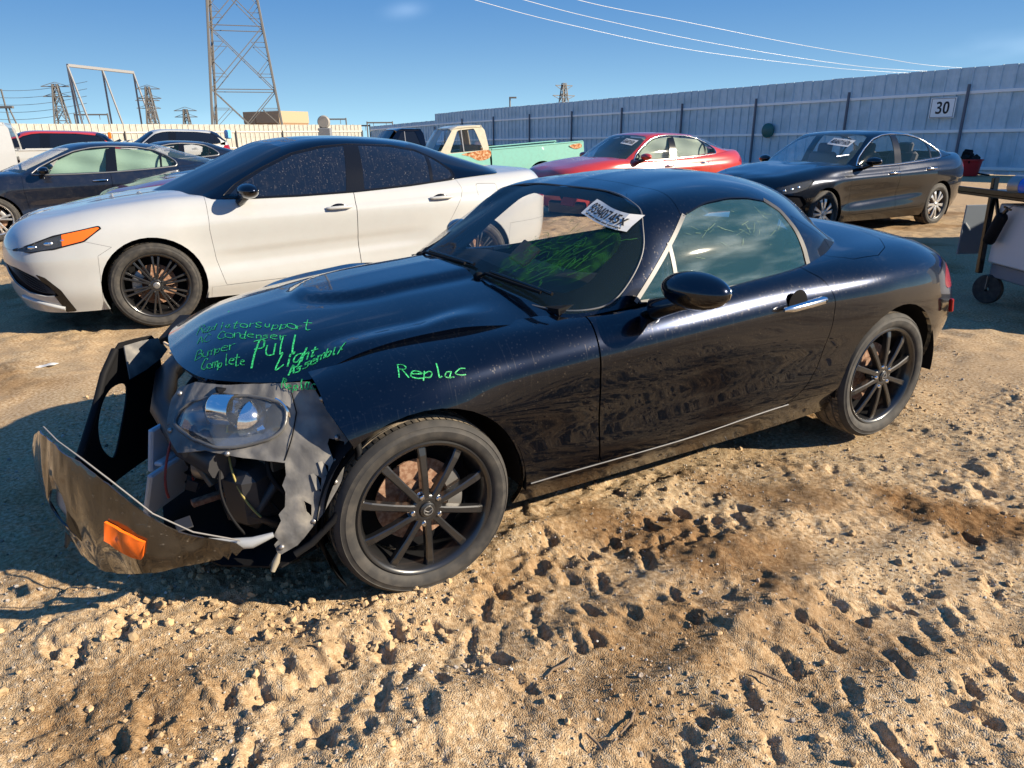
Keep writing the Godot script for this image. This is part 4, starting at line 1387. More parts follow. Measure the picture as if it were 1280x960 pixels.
	hz.albedo_texture = noise_tex(512, .014, [[.38, Color(.02, .22, .02, 0.0)], [.58, Color(.012, .13, .012, .08)], [.8, Color(.02, .18, .015, .24)]], 95, FastNoiseLite.TYPE_SIMPLEX_SMOOTH, 5)
	hz.transparency = BaseMaterial3D.TRANSPARENCY_ALPHA
	tri_map(hz, 1.4)
	part("green_haze", cut(screen, smooth_poly([.30,.97, .36,1.05, .48,1.10, .60,1.08, .65,1.0, .63,.92, .50,.91, .36,.93], 4), 2)[0].pushed(.0012), hz, ws)
	# mirrors
	for f in 2:
		var sg := 1.0 if f == 0 else -1.0
		var mi := kid("door_mirror", t)
		var head := ellipsoid(Vector3.ZERO, Vector3(.078, .066, .132), 36, 20, Basis(Vector3.UP, 0.25 * sg))
		var hb := Soup.new()
		for i in range(0, head.v.size(), 3):
			var keep := true
			for k in 3:
				if head.v[i + k].x > 0.045: keep = false
			if keep: hb.tri(head.v[i], head.v[i + 1], head.v[i + 2], head.n[i], head.n[i + 1], head.n[i + 2])
		part("mirror_shell", hb.moved(Transform3D(Basis(), Vector3(1.0, .915, .95 * sg))), M.black_clean, mi)
		part("mirror_glass", ellipsoid(Vector3(1.036, .915, .955 * sg), Vector3(.012, .056, .118), 24, 12, Basis(Vector3.UP, 0.12 * sg)), M.chrome, mi)
		part("mirror_foot", tube([Vector3(.955, .825, .795 * sg), Vector3(.965, .842, .84 * sg), Vector3(.98, .862, .895 * sg), Vector3(.995, .875, .93 * sg)], .03, 12, true, [.042, .036, .030, .03]), M.black_clean, mi)
		var hd := kid("door_handle", t)
		part("handle_bar", tube([Vector3(1.565, .745, .868 * sg), Vector3(1.60, .748, .879 * sg), Vector3(1.70, .754, .883 * sg), Vector3(1.78, .757, .879 * sg), Vector3(1.805, .757, .872 * sg)], .015, 12, true, [.008, .016, .0175, .018, .011]), M.chrome, hd)
		var cup := ellipsoid(Vector3(1.675, .752, .8425 * sg), Vector3(.056, .058, .0035), 28, 10)
		part("handle_cup", cup, M.dark, hd)
		part("key_lock", ellipsoid(Vector3(1.782, .757, .892 * sg), Vector3(.008, .008, .006), 12, 8), M.dark, hd)
	# inside
	var cab := kid("cabin", t)
	var tub := Soup.new().add(rbox(Vector3(1.25, .30, 0), Vector3(1.6, .02, 1.5))).add(rbox(Vector3(2.03, .62, 0), Vector3(.04, .62, 1.3))).add(rbox(Vector3(.62, .55, 0), Vector3(.03, .6, 1.4)))
	for z in [-.70, .70]: tub.add(rbox(Vector3(1.25, .56, z), Vector3(1.5, .52, .03)))
	part("tub", tub, M.inner, cab)
	part("dashboard", sheet(poly([-.70,.60, -.3,.48, 0,.46, .3,.48, .70,.60, .66,1.02, .3,1.10, 0,1.08, -.3,1.10, -.66,1.02]), .05, func(q: Vector2) -> Vector3: return Vector3(q.y, .835 + .03 * sin(clampf((q.y - .45) / .65, 0, 1) * PI) + .03 * exp(-pow((q.x - .37) / .16, 2)) * smoothstep(.7, 1.0, q.y), q.x), .12), M.plastic, cab)
	part("steering_wheel", torus_soup(.18, .016).moved(Transform3D(Basis(Vector3.BACK, 1.12) * Basis(Vector3.RIGHT, PI / 2), Vector3(1.20, .80, .37))).add(bar(Vector3(1.03, .76, .37), Vector3(1.19, .80, .37), .06, .06)).add(bar(Vector3(1.20, .80, .20), Vector3(1.20, .80, .54), .03, .015)), M.trim, cab)
	for z in [-.37, .37]:
		var seat := rbox(Vector3(1.45, .42, z), Vector3(.52, .16, .50), .05, Basis(Vector3.BACK, 0.15))
		seat.add(rbox(Vector3(1.80, .70, z), Vector3(.15, .62, .48), .05, Basis(Vector3.BACK, -0.28))).add(rbox(Vector3(1.89, 1.03, z), Vector3(.10, .17, .26), .04, Basis(Vector3.BACK, -0.2)))
		part("seat", seat, M.cloth, cab)
	part("console", rbox(Vector3(1.35, .45, 0), Vector3(1.2, .22, .2), .03), M.inner, cab)
	part("rear_mirror", rbox(Vector3(1.10, 1.11, 0), Vector3(.03, .06, .22), .012, Basis(Vector3.UP, 0.25)).add(bar(Vector3(1.10, 1.12, 0), Vector3(1.06, 1.18, 0), .02, .012)), M.trim, cab)
	part("orange_flap", rbox(Vector3(.86, .93, .02), Vector3(.02, .11, .10), .004, Basis(Vector3.BACK, -0.9) * Basis(Vector3.UP, .5)), mat(lin(.35, .10, .03), .7), cab)
	part("red_tag", rbox(Vector3(1.07, 1.15, .06), Vector3(.01, .05, .10), .002, Basis(Vector3.BACK, -0.5)), mat(lin(.45, .05, .04), .6), cab)
	# wheels
	var film := mat(Color.WHITE, .8)
	film.albedo_texture = noise_tex(512, .012, [[.35, Color(.5, .6, .6, 0.0)], [.55, Color(.4, .55, .6, .04)], [.8, Color(.5, .62, .66, .13)]], 91, FastNoiseLite.TYPE_SIMPLEX_SMOOTH, 5)
	film.transparency = BaseMaterial3D.TRANSPARENCY_ALPHA
	tri_map(film, 1.0)
	film.uv1_scale = Vector3(.35, 1.9, .35)
	part("dust_film", pane.pushed(.002), film, t.get_node("side_window"))
	var scr := Soup.new()
	var pf := field(pane, 0, side)
	for k in 40:
		var c := Vector2(rr.randf_range(1.2, 1.75), rr.randfn(1.07, .05)) if k < 50 else Vector2(rr.randf_range(1.15, 1.8), rr.randf_range(.87, 1.1))
		var a := rr.randfn(.25, .6)
		var l := rr.randf_range(.01, .07)
		var P := []; var N := []
		for j in 4:
			var q := c + Vector2(cos(a), sin(a)) * l * (j / 3.0 - .5)
			if not (q.x > 1.2 and q.y < 1.13): continue
			var h := on_field(pf, q)
			if h.size() > 0:
				P.append(h[0]); N.append(h[1])
		if P.size() > 1: scr.add(ribbon(P, N, rr.randf_range(.0005, .0010), .003))
	part("scratches", scr, mat(lin(.13, .20, .12), .7), t.get_node("side_window")).set_meta("kind", "stuff")
	var spec := {"id": "roadster", "R": .308, "r": .2305, "w": .205, "face": -.012, "hub": .052, "fine": true, "emblem": 1, "nut_r": .050, "nut_phase": PI / 10.0,
		"spoke": [[.030, .0125, -.013, .03], [.06, .0115, -.011, .03], [.12, .0118, -.012, .027], [.19, .0135, -.018, .024], [.221, .0150, -.026, .022]], "angles": even(10), "rim_mat": M.rim_black, "caliper_at": 0.15}
	add_wheel(t, Vector3(0, .308, .86), spec, 0.31)
	add_wheel(t, Vector3(2.33, .308, .86), spec, 0.25)
	add_wheel(t, Vector3(0, .308, -.86), spec, 0.0, true); add_wheel(t, Vector3(2.33, .308, -.86), spec, 0.0, true)
	# underside
	part("underbody", rbox(Vector3(1.2, .24, 0), Vector3(2.9, .05, 1.0), .01).add(rbox(Vector3(1.19, .23, 0), Vector3(1.45, .06, 1.5), .01)).add(rbox(Vector3(2.9, .35, 0), Vector3(.4, .2, 1.0), .02)), M.dark, t)
	build_roadster_front(t)

func torus_soup(R: float, r: float) -> Soup:
	var pr := []
	for k in 13:
		var a := TAU * k / 12
		pr.append([R + r * cos(a), -r * sin(a)])
	return lathe(pr, 48).flipped().flipped()

# lettering laid on a curved card: sp(u, v, lift) gives its points
func lay_text(text: String, sp: Callable, u0: float, u1: float, v0: float, v1: float, called: String, m: Material, parent: Node, lift: float) -> void:
	var tm := TextMesh.new()
	var f := SystemFont.new()
	f.font_names = PackedStringArray(["Droid Sans"])
	f.font_weight = 700
	tm.font = f
	tm.text = text
	tm.font_size = 48
	tm.pixel_size = 0.01
	tm.depth = 0.0
	tm.curve_step = 1.0
	var arr := tm.surface_get_arrays(0)
	var V: PackedVector3Array = arr[Mesh.ARRAY_VERTEX]
	var lo := Vector2(1e9, 1e9); var hi := Vector2(-1e9, -1e9)
	for p in V:
		lo = lo.min(Vector2(p.x, p.y)); hi = hi.max(Vector2(p.x, p.y))
	var ix: PackedInt32Array = arr[Mesh.ARRAY_INDEX] if arr[Mesh.ARRAY_INDEX] != null else PackedInt32Array(range(V.size()))
	var s := Soup.new()
	for i in range(0, ix.size(), 3):
		var q := []
		for k in 3:
			var p := V[ix[i + k]]
			q.append(sp.call(lerpf(u0, u1, (p.x - lo.x) / (hi.x - lo.x)), lerpf(v1, v0, (p.y - lo.y) / (hi.y - lo.y)), lift))
		var mm: Vector3 = (q[1] - q[0]).cross(q[2] - q[0]).normalized()
		if mm.length_squared() < 0.5: continue
		var e: Vector3 = sp.call(0.5, 0.5, 1.0) - sp.call(0.5, 0.5, 0.0)
		if mm.dot(e) < 0.0: mm = -mm
		s.tri(q[0], q[1], q[2], mm, mm, mm)
	part(called, s, m, parent)

func build_roadster_front(t: Node3D) -> void:
	var dusty := mat(Color.WHITE, 0.75)
	dusty.albedo_texture = noise_tex(512, 0.008, [[0.3, lin(.08, .078, .077)], [0.55, lin(.13, .125, .12)], [0.8, lin(.20, .185, .165)]], 21)
	tri_map(dusty, 2.2)
	dusty.heightmap_enabled = true
	dusty.heightmap_texture = noise_tex(512, .02, [], 92, FastNoiseLite.TYPE_SIMPLEX_SMOOTH, 5)
	dusty.heightmap_scale = .12
	# grey panel round the headlamp
	var lamp_hole := smooth_poly([2.671,.244, 2.574,.149, 2.232,.095, 1.551,.067, .968,.091, .75,.146, .862,.266, 1.266,.329, 1.692,.342, 2.13,.309], 6)
	var pg := poly([3.173,.154, 3.021,.073, 2.562,.015, 1.295,.005, .245,-.002, .10,.225, .0,.37, .12,.46, .223,.602, .592,.852, .842,.985, 1.065,1.036, 1.10,.96, 1.05,.93, 1.097,.90, .99,.80, 1.01,.76, .927,.713, .90,.62, .93,.58, .87,.52, .865,.444, 1.147,.428, 1.508,.395, 1.924,.363, 2.443,.406, 2.708,.354, 2.86,.30, 2.82,.27, 2.903,.279])
	var teeth := [poly([.06,.36, .24,.33, .28,.36, .26,.47, .11,.44]), poly([.34,.49, .42,.46, .43,.53, .37,.57]), poly([.45,.56, .54,.53, .55,.60, .49,.65]), poly([.62,.72, .70,.69, .69,.76, .64,.80])]
	var hs := [lamp_hole]
	hs.append_array(teeth)
	for q in [Vector2(.16, .10), Vector2(.14, .33), Vector2(.30, .60), Vector2(.62, .84), Vector2(1.02, .98), Vector2(1.6, .38), Vector2(2.75, .30), Vector2(2.9, .10)]:
		part("bolt", ellipsoid(front_at(q), Vector3(.009, .009, .009), 10, 6), M.steel, t)
	var wr := RandomNumberGenerator.new()
	wr.seed = 23
	var wire_mats := [M.plastic, mat(lin(.30, .03, .02), .6), mat(lin(.25, .20, .05), .6), M.plastic]
	for k in 11:
		var a := Vector3(wr.randf_range(-.62, -.40), wr.randf_range(.45, .66), wr.randf_range(.15, .62))
		var b := a + Vector3(wr.randf_range(-.12, .08), wr.randf_range(-.28, -.08), wr.randf_range(-.10, .18))
		var m := a.lerp(b, .5) + Vector3(-.07, wr.randf_range(-.05, .05), .05)
		var pts := []
		for j in 11: pts.append(a.lerp(m, j / 10.0).lerp(m.lerp(b, j / 10.0), j / 10.0))
		part("loose_cable", tube(pts, wr.randf_range(.003, .006), 6), wire_mats[k % 4], t)
	part("broken_bumper_corner", sheet(pg, 0.1, front_at, 0.004, hs), dusty, t).set_meta("label", "dusty grey broken bumper corner round the headlamp")
	part("bumper_corner_seam", ribbon_on(front_at, [Vector2(.62, .06), Vector2(.60, .17), Vector2(.72, .30), Vector2(.86, .43)], .004), M.dark, t)
	for q in [[Vector2(.11, .44), Vector2(.25, .46)], [Vector2(.42, .46), Vector2(.40, .55)], [Vector2(.54, .53), Vector2(.51, .63)]]:
		var a: Vector3 = front_at(q[0]); var b: Vector3 = front_at(q[1])
		part("clip_tab", bar(a, b, .018, .003), dusty, t)
	# liner edge: a black flange along the wheel arch
	var fl := []
	for q in [Vector2(.03, .33), Vector2(.06, .45), Vector2(.16, .60), Vector2(.50, .86), Vector2(.80, 1.0), Vector2(1.0, 1.05)]:
		fl.append(front_at(q) + Vector3(.03, 0, .0))
	part("arch_liner_flange", tube(fl, .012, 8), M.plastic, t)
	var lin_s := lathe([[.350, .55], [.350, .845]], 20, PI * 0.72, PI * 1.18)
	part("wheel_arch_liner", lin_s.flipped().moved(Transform3D(Basis(), Vector3(.01, .30, 0))).add(lin_s.pushed(.004).moved(Transform3D(Basis(), Vector3(.01, .30, 0)))), M.plastic, t)
	# headlamp
	var hl := kid("headlamp", t)
	var bowl := sheet(lamp_hole, 0.1, func(q: Vector2) -> Vector3:
		var e := Vector2((q.x - 1.70) / .98, (q.y - .20) / .14)
		return front_at(q) + Vector3(.09, -.01, -.075) * clampf(1.0 - e.length_squared(), 0, 1))
	part("lamp_bowl", bowl, mat(lin(.16, .17, .18), .3, .7), hl)
	var lens := sheet(lamp_hole, 0.1, func(q: Vector2) -> Vector3:
		var e := Vector2((q.x - 1.70) / .98, (q.y - .20) / .14)
		var c := front_at(q)
		return c + Vector3(-.025, .008, .035) * clampf(1.0 - e.length_squared(), 0, 1))
	part("lamp_lens", lens, M.lens, hl)
	var rim_pts := []
	for q in lamp_hole: rim_pts.append(front_at(q) + Vector3(-.004, 0, .004))
	rim_pts.append(rim_pts[0])
	part("lamp_rim", tube(rim_pts, .006, 6), mat(lin(.08, .08, .08), .3), hl)
	var c1 := front_at(Vector2(1.95, .155)); var c2 := front_at(Vector2(1.45, .225)); var c3 := front_at(Vector2(1.05, .19))
	var ax := Basis(Vector3.UP, -2.35)
	var bowl2 := lathe([[.056, .004], [.060, .0], [.050, -.022], [.034, -.042], [.0, -.052]], 28)
	part("lamp_projector", lathe([[.050, -.07], [.052, .0], [.046, .008], [.040, 0], [.030, -.012], [.0, -.016]], 28).moved(Transform3D(ax, c1 + Vector3(.015, 0, -.012))), M.chrome, hl)
	part("lamp_reflector", bowl2.moved(Transform3D(ax * Basis(Vector3.RIGHT, -.15), c2 + Vector3(.03, .0, -.03))), M.chrome, hl)
	part("lamp_reflector", bowl2.moved(Transform3D(Basis(Vector3.UP, -1.2) * Basis.from_scale(Vector3(1.15, .8, 1)), c3 + Vector3(.035, 0, -.03))), M.chrome, hl)
	part("lamp_bezel", bar(front_at(Vector2(2.2, .13)) + Vector3(.02, 0, -.03), front_at(Vector2(1.35, .30)) + Vector3(.02, 0, -.03), .03, .012), M.chrome, hl)
	part("lamp_bezel", bar(front_at(Vector2(1.55, .10)) + Vector3(.02, 0, -.03), front_at(Vector2(1.22, .29)) + Vector3(.02, 0, -.03), .025, .012), M.chrome, hl)
	part("lamp_bulb", lathe([[.012, -.03], [.013, .02], [.008, .03], [0, .031]], 14).moved(Transform3D(ax, c2 + Vector3(.02, .0, -.02))), M.trim, hl)
	# the torn-off bumper cover
	var brown := paint(lin(.010, .007, .0045), .10, .22, .8)
	var bp := poly([.36,.335, .413,.352, .836,.402, 1.237,.470, 1.721,.568, 2.155,.624, 2.5,.640, 2.794,.655, 3.4,.66, 4.0,.61, 4.5,.52, 4.3,.44, 3.8,.40, 3.25,.36, 2.85,.285, 2.4,.262, 2.197,.262, 1.9,.262, 1.64,.268, 1.3,.276, .996,.293, .70,.305, .60,.312, .56,.322, .52,.306, .47,.330, .44,.318])
	var fog := smooth_poly([3.16,.49, 2.93,.512, 2.72,.504, 2.60,.44, 2.56,.385, 2.72,.372, 2.90,.395, 3.08,.43], 4)
	part("torn_bumper_cover", sheet(bp, 0.12, bumper_at, .005, [fog]), brown, t).set_meta("label", "torn-off glossy bumper cover hanging off the front corner")
	var tm := poly([1.841,.456, 1.33,.400, 1.38,.358, 1.42,.350, 1.889,.400])
	part("side_marker", sheet(tm, .1, func(q: Vector2) -> Vector3: return bumper_at(q) + Vector3(-.004, .0, .006), .01), M.amber, t)
	part("fog_lamp_insert", sheet(fog, .1, func(q: Vector2) -> Vector3: return bumper_at(q) + Vector3(.012, 0, -.012)), mat(lin(.22, .22, .21), .5), t)
	var edge := []
	for q in [Vector2(.40, .352), Vector2(.836, .402), Vector2(1.237, .470), Vector2(1.721, .568), Vector2(2.155, .624), Vector2(2.794, .655), Vector2(3.4, .665)]:
		edge.append(bumper_at(q) + Vector3(.006, .002, -.008))
	part("bumper_edge", tube(edge, .0025, 6), mat(lin(.20, .19, .18), .6), t)
	# the far half of the cover, standing, with the mouth of the grille
	var wall := poly([.0,.30, .346,.418, .483,.472, .578,.541, .669,.631, .74,.690, .795,.718, .883,.706, .97,.690, 1.0,.65, .985,.51, 1.02,.40, 1.05,.20, .5,.24, .0,.29])
	var mouth := smooth_poly([.605,.327, .556,.391, .563,.468, .622,.538, .698,.572, .775,.556, .76,.496, .707,.418, .648,.346], 4)
	part("bumper_cover_far_half", sheet(wall, .06, wall_at, .006, [mouth]), M.plastic, t)
	var fl2 := sheet(poly([.742,.60, .795,.712, .883,.702, .97,.686, .99,.63, .94,.612, .84,.600]), .05, func(q: Vector2) -> Vector3: return wall_at(q) + Vector3(.012 + (.718 - q.y) * .25, 0, .03 + (.72 - q.y) * .25), .004)
	part("bumper_cover_flange", fl2, dusty, t)
	part("upper_grille_strut", tube([wall_at(Vector2(.34, .42)), wall_at(Vector2(.578, .545)), wall_at(Vector2(.669, .635)), wall_at(Vector2(.76, .70))], .014, 8), M.plastic, t)
	# what the cover hid
	var steel_dark := mat(lin(.03, .03, .033), .5, .3)
	var bay := Soup.new().add(rbox(Vector3(.1, .5, 0), Vector3(.9, .44, 1.1), .02)).add(rbox(Vector3(.2, .68, 0), Vector3(.6, .16, 1.1), .02))
	part("engine_bay", bay, M.dark, t)
	part("radiator", rbox(Vector3(-.50, .46, -.02), Vector3(.05, .40, .70), .008), M.dark, t)
	var fins := Soup.new()
	for k in 26: fins.add(rbox(Vector3(-.53, .28 + k * .0145, -.02), Vector3(.008, .004, .66), .001))
	part("radiator_fins", fins, steel_dark, t)
	part("crash_beam", tube([Vector3(-.56, .52, .62), Vector3(-.64, .52, .40), Vector3(-.68, .52, 0), Vector3(-.64, .52, -.40), Vector3(-.56, .52, -.62)], .045, 10), steel_dark, t)
	part("upper_tie_bar", bar(Vector3(-.50, .70, .5), Vector3(-.50, .70, -.5), .06, .04).add(bar(Vector3(-.62, .715, -.22), Vector3(-.52, .735, -.48), .05, .03)), M.plastic, t)
	part("lamp_bracket", bar(Vector3(-.66, .60, .42), Vector3(-.58, .42, .52), .05, .02).add(rbox(Vector3(-.56, .545, .50), Vector3(.14, .07, .16), .01, Basis(Vector3.UP, .7))).add(rbox(Vector3(-.40, .50, .60), Vector3(.10, .08, .06), .01, Basis(Vector3.UP, .5))), mat(lin(.10, .095, .08), .6, .2), t)
	var wb := mat(lin(.45, .52, .60), .5)
	part("air_duct", rbox(Vector3(-.70, .45, .16), Vector3(.02, .17, .15), .006, Basis(Vector3.UP, -.75) * Basis(Vector3.BACK, -.25)).add(rbox(Vector3(-.72, .33, .24), Vector3(.02, .18, .20), .006, Basis(Vector3.UP, -.75) * Basis(Vector3.BACK, -.35))).add(rbox(Vector3(-.69, .405, .19), Vector3(.035, .015, .13), .004, Basis(Vector3.UP, -.75))), wb, t)
	part("fog_lamp_back", rbox(Vector3(-.48, .40, .60), Vector3(.16, .20, .14), .03, Basis(Vector3.UP, .6)).add(tube([Vector3(-.42, .44, .66), Vector3(-.50, .36, .68), Vector3(-.44, .30, .66)], .018, 8)), steel_dark, t)
	part("splash_shield", sheet(poly([-.72,-.55, -.30,-.62, -.28,.72, -.46,.78, -.62,.66, -.76,.40]), .08, func(q: Vector2) -> Vector3: return Vector3(q.x, .235 + .05 * q.x, q.y), .006), M.plastic, t)
	part("grey_bracket", tube([Vector3(-.66, .345, .72), Vector3(-.60, .335, .765), Vector3(-.53, .335, .795), Vector3(-.47, .345, .80)], .016, 8, true, [.008, .018, .017, .008]), mat(lin(.30, .31, .32), .5), t)
	part("hanging_clip", tube([front_at(Vector2(1.06, 1.02)), front_at(Vector2(1.07, 1.05)) + Vector3(-.008, -.008, 0), front_at(Vector2(1.1, 1.08)) + Vector3(-.012, -.02, .0)], .01, 8, true, [.006, .011, .007]), mat(lin(.22, .19, .14), .7), t)
	for q in [[Vector3(-.52, .62, .30), Vector3(-.60, .50, .42), Vector3(-.52, .36, .50), .016], [Vector3(-.46, .60, .50), Vector3(-.58, .46, .56), Vector3(-.45, .33, .66), .010], [Vector3(-.55, .66, .12), Vector3(-.66, .60, .18), Vector3(-.62, .40, .10), .012], [Vector3(-.42, .56, .66), Vector3(-.47, .50, .70), Vector3(-.40, .42, .72), .008]]:
		var pts := []
		for k in 13: pts.append((q[0] as Vector3).lerp(q[1], k / 12.0).lerp((q[1] as Vector3).lerp(q[2], k / 12.0), k / 12.0))
		part("hose", tube(pts, q[3], 8), M.plastic, t)
	part("radiator_support", bar(Vector3(-.56, .66, .46), Vector3(-.54, .28, .50), .05, .03).add(bar(Vector3(-.54, .28, .50), Vector3(-.56, .27, -.45), .05, .03)), steel_dark, t)
	part("horn", lathe([[0, -.02], [.045, -.02], [.05, 0], [.045, .02], [0, .025]], 20).moved(Transform3D(Basis(Vector3.UP, -2.2), Vector3(-.60, .44, .40))), M.steel, t)
	part("tow_eye", bar(Vector3(-.55, .33, .42), Vector3(-.66, .33, .44), .03, .02), M.rust, t)
	part("loose_wire", tube([Vector3(-.58, .72, .10), Vector3(-.62, .735, .04), Vector3(-.60, .725, -.04), Vector3(-.63, .74, -.10)], .005, 6), mat(lin(.6, .45, .3), .6), t)
	var rb := RandomNumberGenerator.new()
	rb.seed = 11
	for k in 10:
		var p := Vector3(rb.randf_range(-.75, -.35), rb.randf_range(.28, .38), rb.randf_range(.1, .7))
		part("broken_piece", rbox(p, Vector3(rb.randf_range(.03, .10), .006, rb.randf_range(.03, .07)), .002, Basis(Vector3(rb.randf(), rb.randf(), rb.randf()).normalized(), rb.randf_range(0, 3))), steel_dark, t)
	# red reflector hanging at the tail
	part("red_reflector", rbox(Vector3(2.80, .585, .842), Vector3(.02, .07, .02), .005, Basis(Vector3.BACK, .2)), M.lamp_red, t)

func ribbon_on(at: Callable, line: Array, wd: float) -> Soup:
	var P := []; var N := []
	for i in line.size() - 1:
		for k in 6:
			var q: Vector2 = line[i].lerp(line[i + 1], k / 5.0)
			P.append(at.call(q)); N.append(Vector3(-.5, .3, .8).normalized())
	return ribbon(P, N, wd, 0.003)

# ------------------------------------------------------------------ four-door cars: one template surface, stretched to each car
const SEDAN_LINES := [
	[[0,-.90,.20,0],[.5,-.88,.19,.40],[1,-.72,.18,.72],[1.5,-.45,.18,.84],[2,0,.19,.86],[3,.5,.19,.86],[4,1.6,.18,.86],[5,2.82,.2,.86],[5.6,3.3,.25,.80],[6.2,3.65,.28,.62],[6.6,3.78,.3,.35],[7,3.82,.3,0]],
	[[0,-.95,.34,0],[.5,-.93,.34,.42],[1,-.77,.34,.76],[1.5,-.45,.32,.895],[2,0,.32,.915],[3,.5,.30,.90],[4,1.6,.31,.905],[5,2.82,.34,.915],[5.6,3.32,.42,.86],[6.2,3.70,.46,.66],[6.6,3.85,.48,.37],[7,3.89,.48,0]],
	[[0,-.955,.45,0],[.5,-.935,.45,.43],[1,-.785,.46,.765],[1.5,-.45,.46,.90],[2,0,.47,.925],[3,.5,.45,.888],[4,1.6,.46,.895],[5,2.82,.50,.925],[5.6,3.33,.55,.87],[6.2,3.715,.58,.67],[6.6,3.86,.6,.375],[7,3.90,.6,0]],
	[[0,-.965,.58,0],[.5,-.94,.58,.43],[1,-.79,.58,.77],[1.5,-.45,.6,.90],[2,0,.62,.925],[3,.5,.6,.89],[4,1.6,.62,.90],[5,2.82,.66,.925],[5.6,3.34,.68,.87],[6.2,3.72,.7,.67],[6.6,3.87,.72,.38],[7,3.91,.72,0]],
	[[0,-.93,.72,0],[.5,-.90,.73,.42],[1,-.74,.76,.72],[1.5,-.42,.80,.85],[2,0,.83,.89],[3,.5,.845,.892],[4,1.6,.875,.902],[5,2.82,.93,.90],[5.6,3.34,.95,.83],[6.2,3.72,.94,.64],[6.6,3.86,.94,.36],[7,3.89,.94,0]],
	[[0,-.86,.80,0],[.5,-.82,.82,.38],[1,-.66,.85,.62],[1.5,-.38,.90,.72],[2,0,.945,.78],[3,.5,.96,.82],[4,1.6,.965,.85],[5,2.82,1.05,.79],[5.6,3.34,1.075,.70],[6.2,3.65,1.085,.55],[6.6,3.76,1.09,.3],[7,3.78,1.09,0]],
	[[0,-.80,.83,0],[.5,-.74,.86,.28],[1,-.56,.89,.46],[1.5,-.30,.94,.54],[2,.05,.985,.58],[3,.5,1.005,.60],[4,1.6,1.0,.6],[5,2.82,1.08,.58],[5.6,3.3,1.10,.52],[6.2,3.55,1.11,.4],[6.6,3.62,1.115,.22],[7,3.64,1.115,0]],
	[[0,-.76,.85,0],[.5,-.64,.885,0],[1,-.46,.92,0],[1.5,-.2,.965,0],[2,.1,1.0,0],[3,.5,1.025,0],[4,1.6,1.0,0],[5,2.82,1.09,0],[5.6,3.2,1.115,0],[6.2,3.4,1.125,0],[6.6,3.45,1.13,0],[7,3.48,1.13,0]],
]
const SEDAN_TOP := [
	[[0,.45,.955,.82],[1,.80,.958,.835],[2,1.15,.962,.842],[3,1.7,.972,.842],[4,2.3,1.015,.825],[5,2.75,1.055,.785],[6,3.15,1.085,.72]],
	[[0,.43,.965,.79],[1,.85,1.08,.79],[2,1.2,1.16,.768],[3,1.7,1.19,.755],[4,2.28,1.18,.74],[5,2.72,1.13,.725],[6,3.17,1.09,.69]],
	[[0,.40,.975,.74],[1,.88,1.195,.68],[2,1.28,1.355,.61],[3,1.7,1.39,.59],[4,2.25,1.34,.575],[5,2.75,1.205,.60],[6,3.2,1.095,.62]],
	[[0,.22,.99,.42],[1,.72,1.22,.38],[2,1.18,1.395,.33],[3,1.7,1.43,.32],[4,2.35,1.385,.31],[5,2.85,1.245,.32],[6,3.32,1.11,.33]],
	[[0,.12,1.0,0],[1,.64,1.225,0],[2,1.12,1.405,0],[3,1.7,1.442,0],[4,2.4,1.395,0],[5,2.88,1.255,0],[6,3.36,1.115,0]],
]

func piecewise(k: Array, x: float) -> float:
	if x <= k[0][0]: return x - k[0][0] + k[0][1]
	for i in k.size() - 1:
		if x <= k[i + 1][0]: return remap(x, k[i][0], k[i + 1][0], k[i][1], k[i + 1][1])
	return x - k[-1][0] + k[-1][1]

func map_poly(a: Array, xk: Array, yk: Array, rounding := 0.0) -> PackedVector2Array:
	var r := []
	for i in range(0, a.size(), 2):
		r.append(piecewise(xk, a[i])); r.append(piecewise(yk, a[i + 1]))
	return round_poly(r, rounding) if rounding > 0.0 else poly(r)
func map_plan(a: Array, xk: Array, zs: float) -> PackedVector2Array:
	var r := []
	for i in range(0, a.size(), 2):
		r.append(piecewise(xk, a[i])); r.append(a[i + 1] * zs)
	return poly(r)

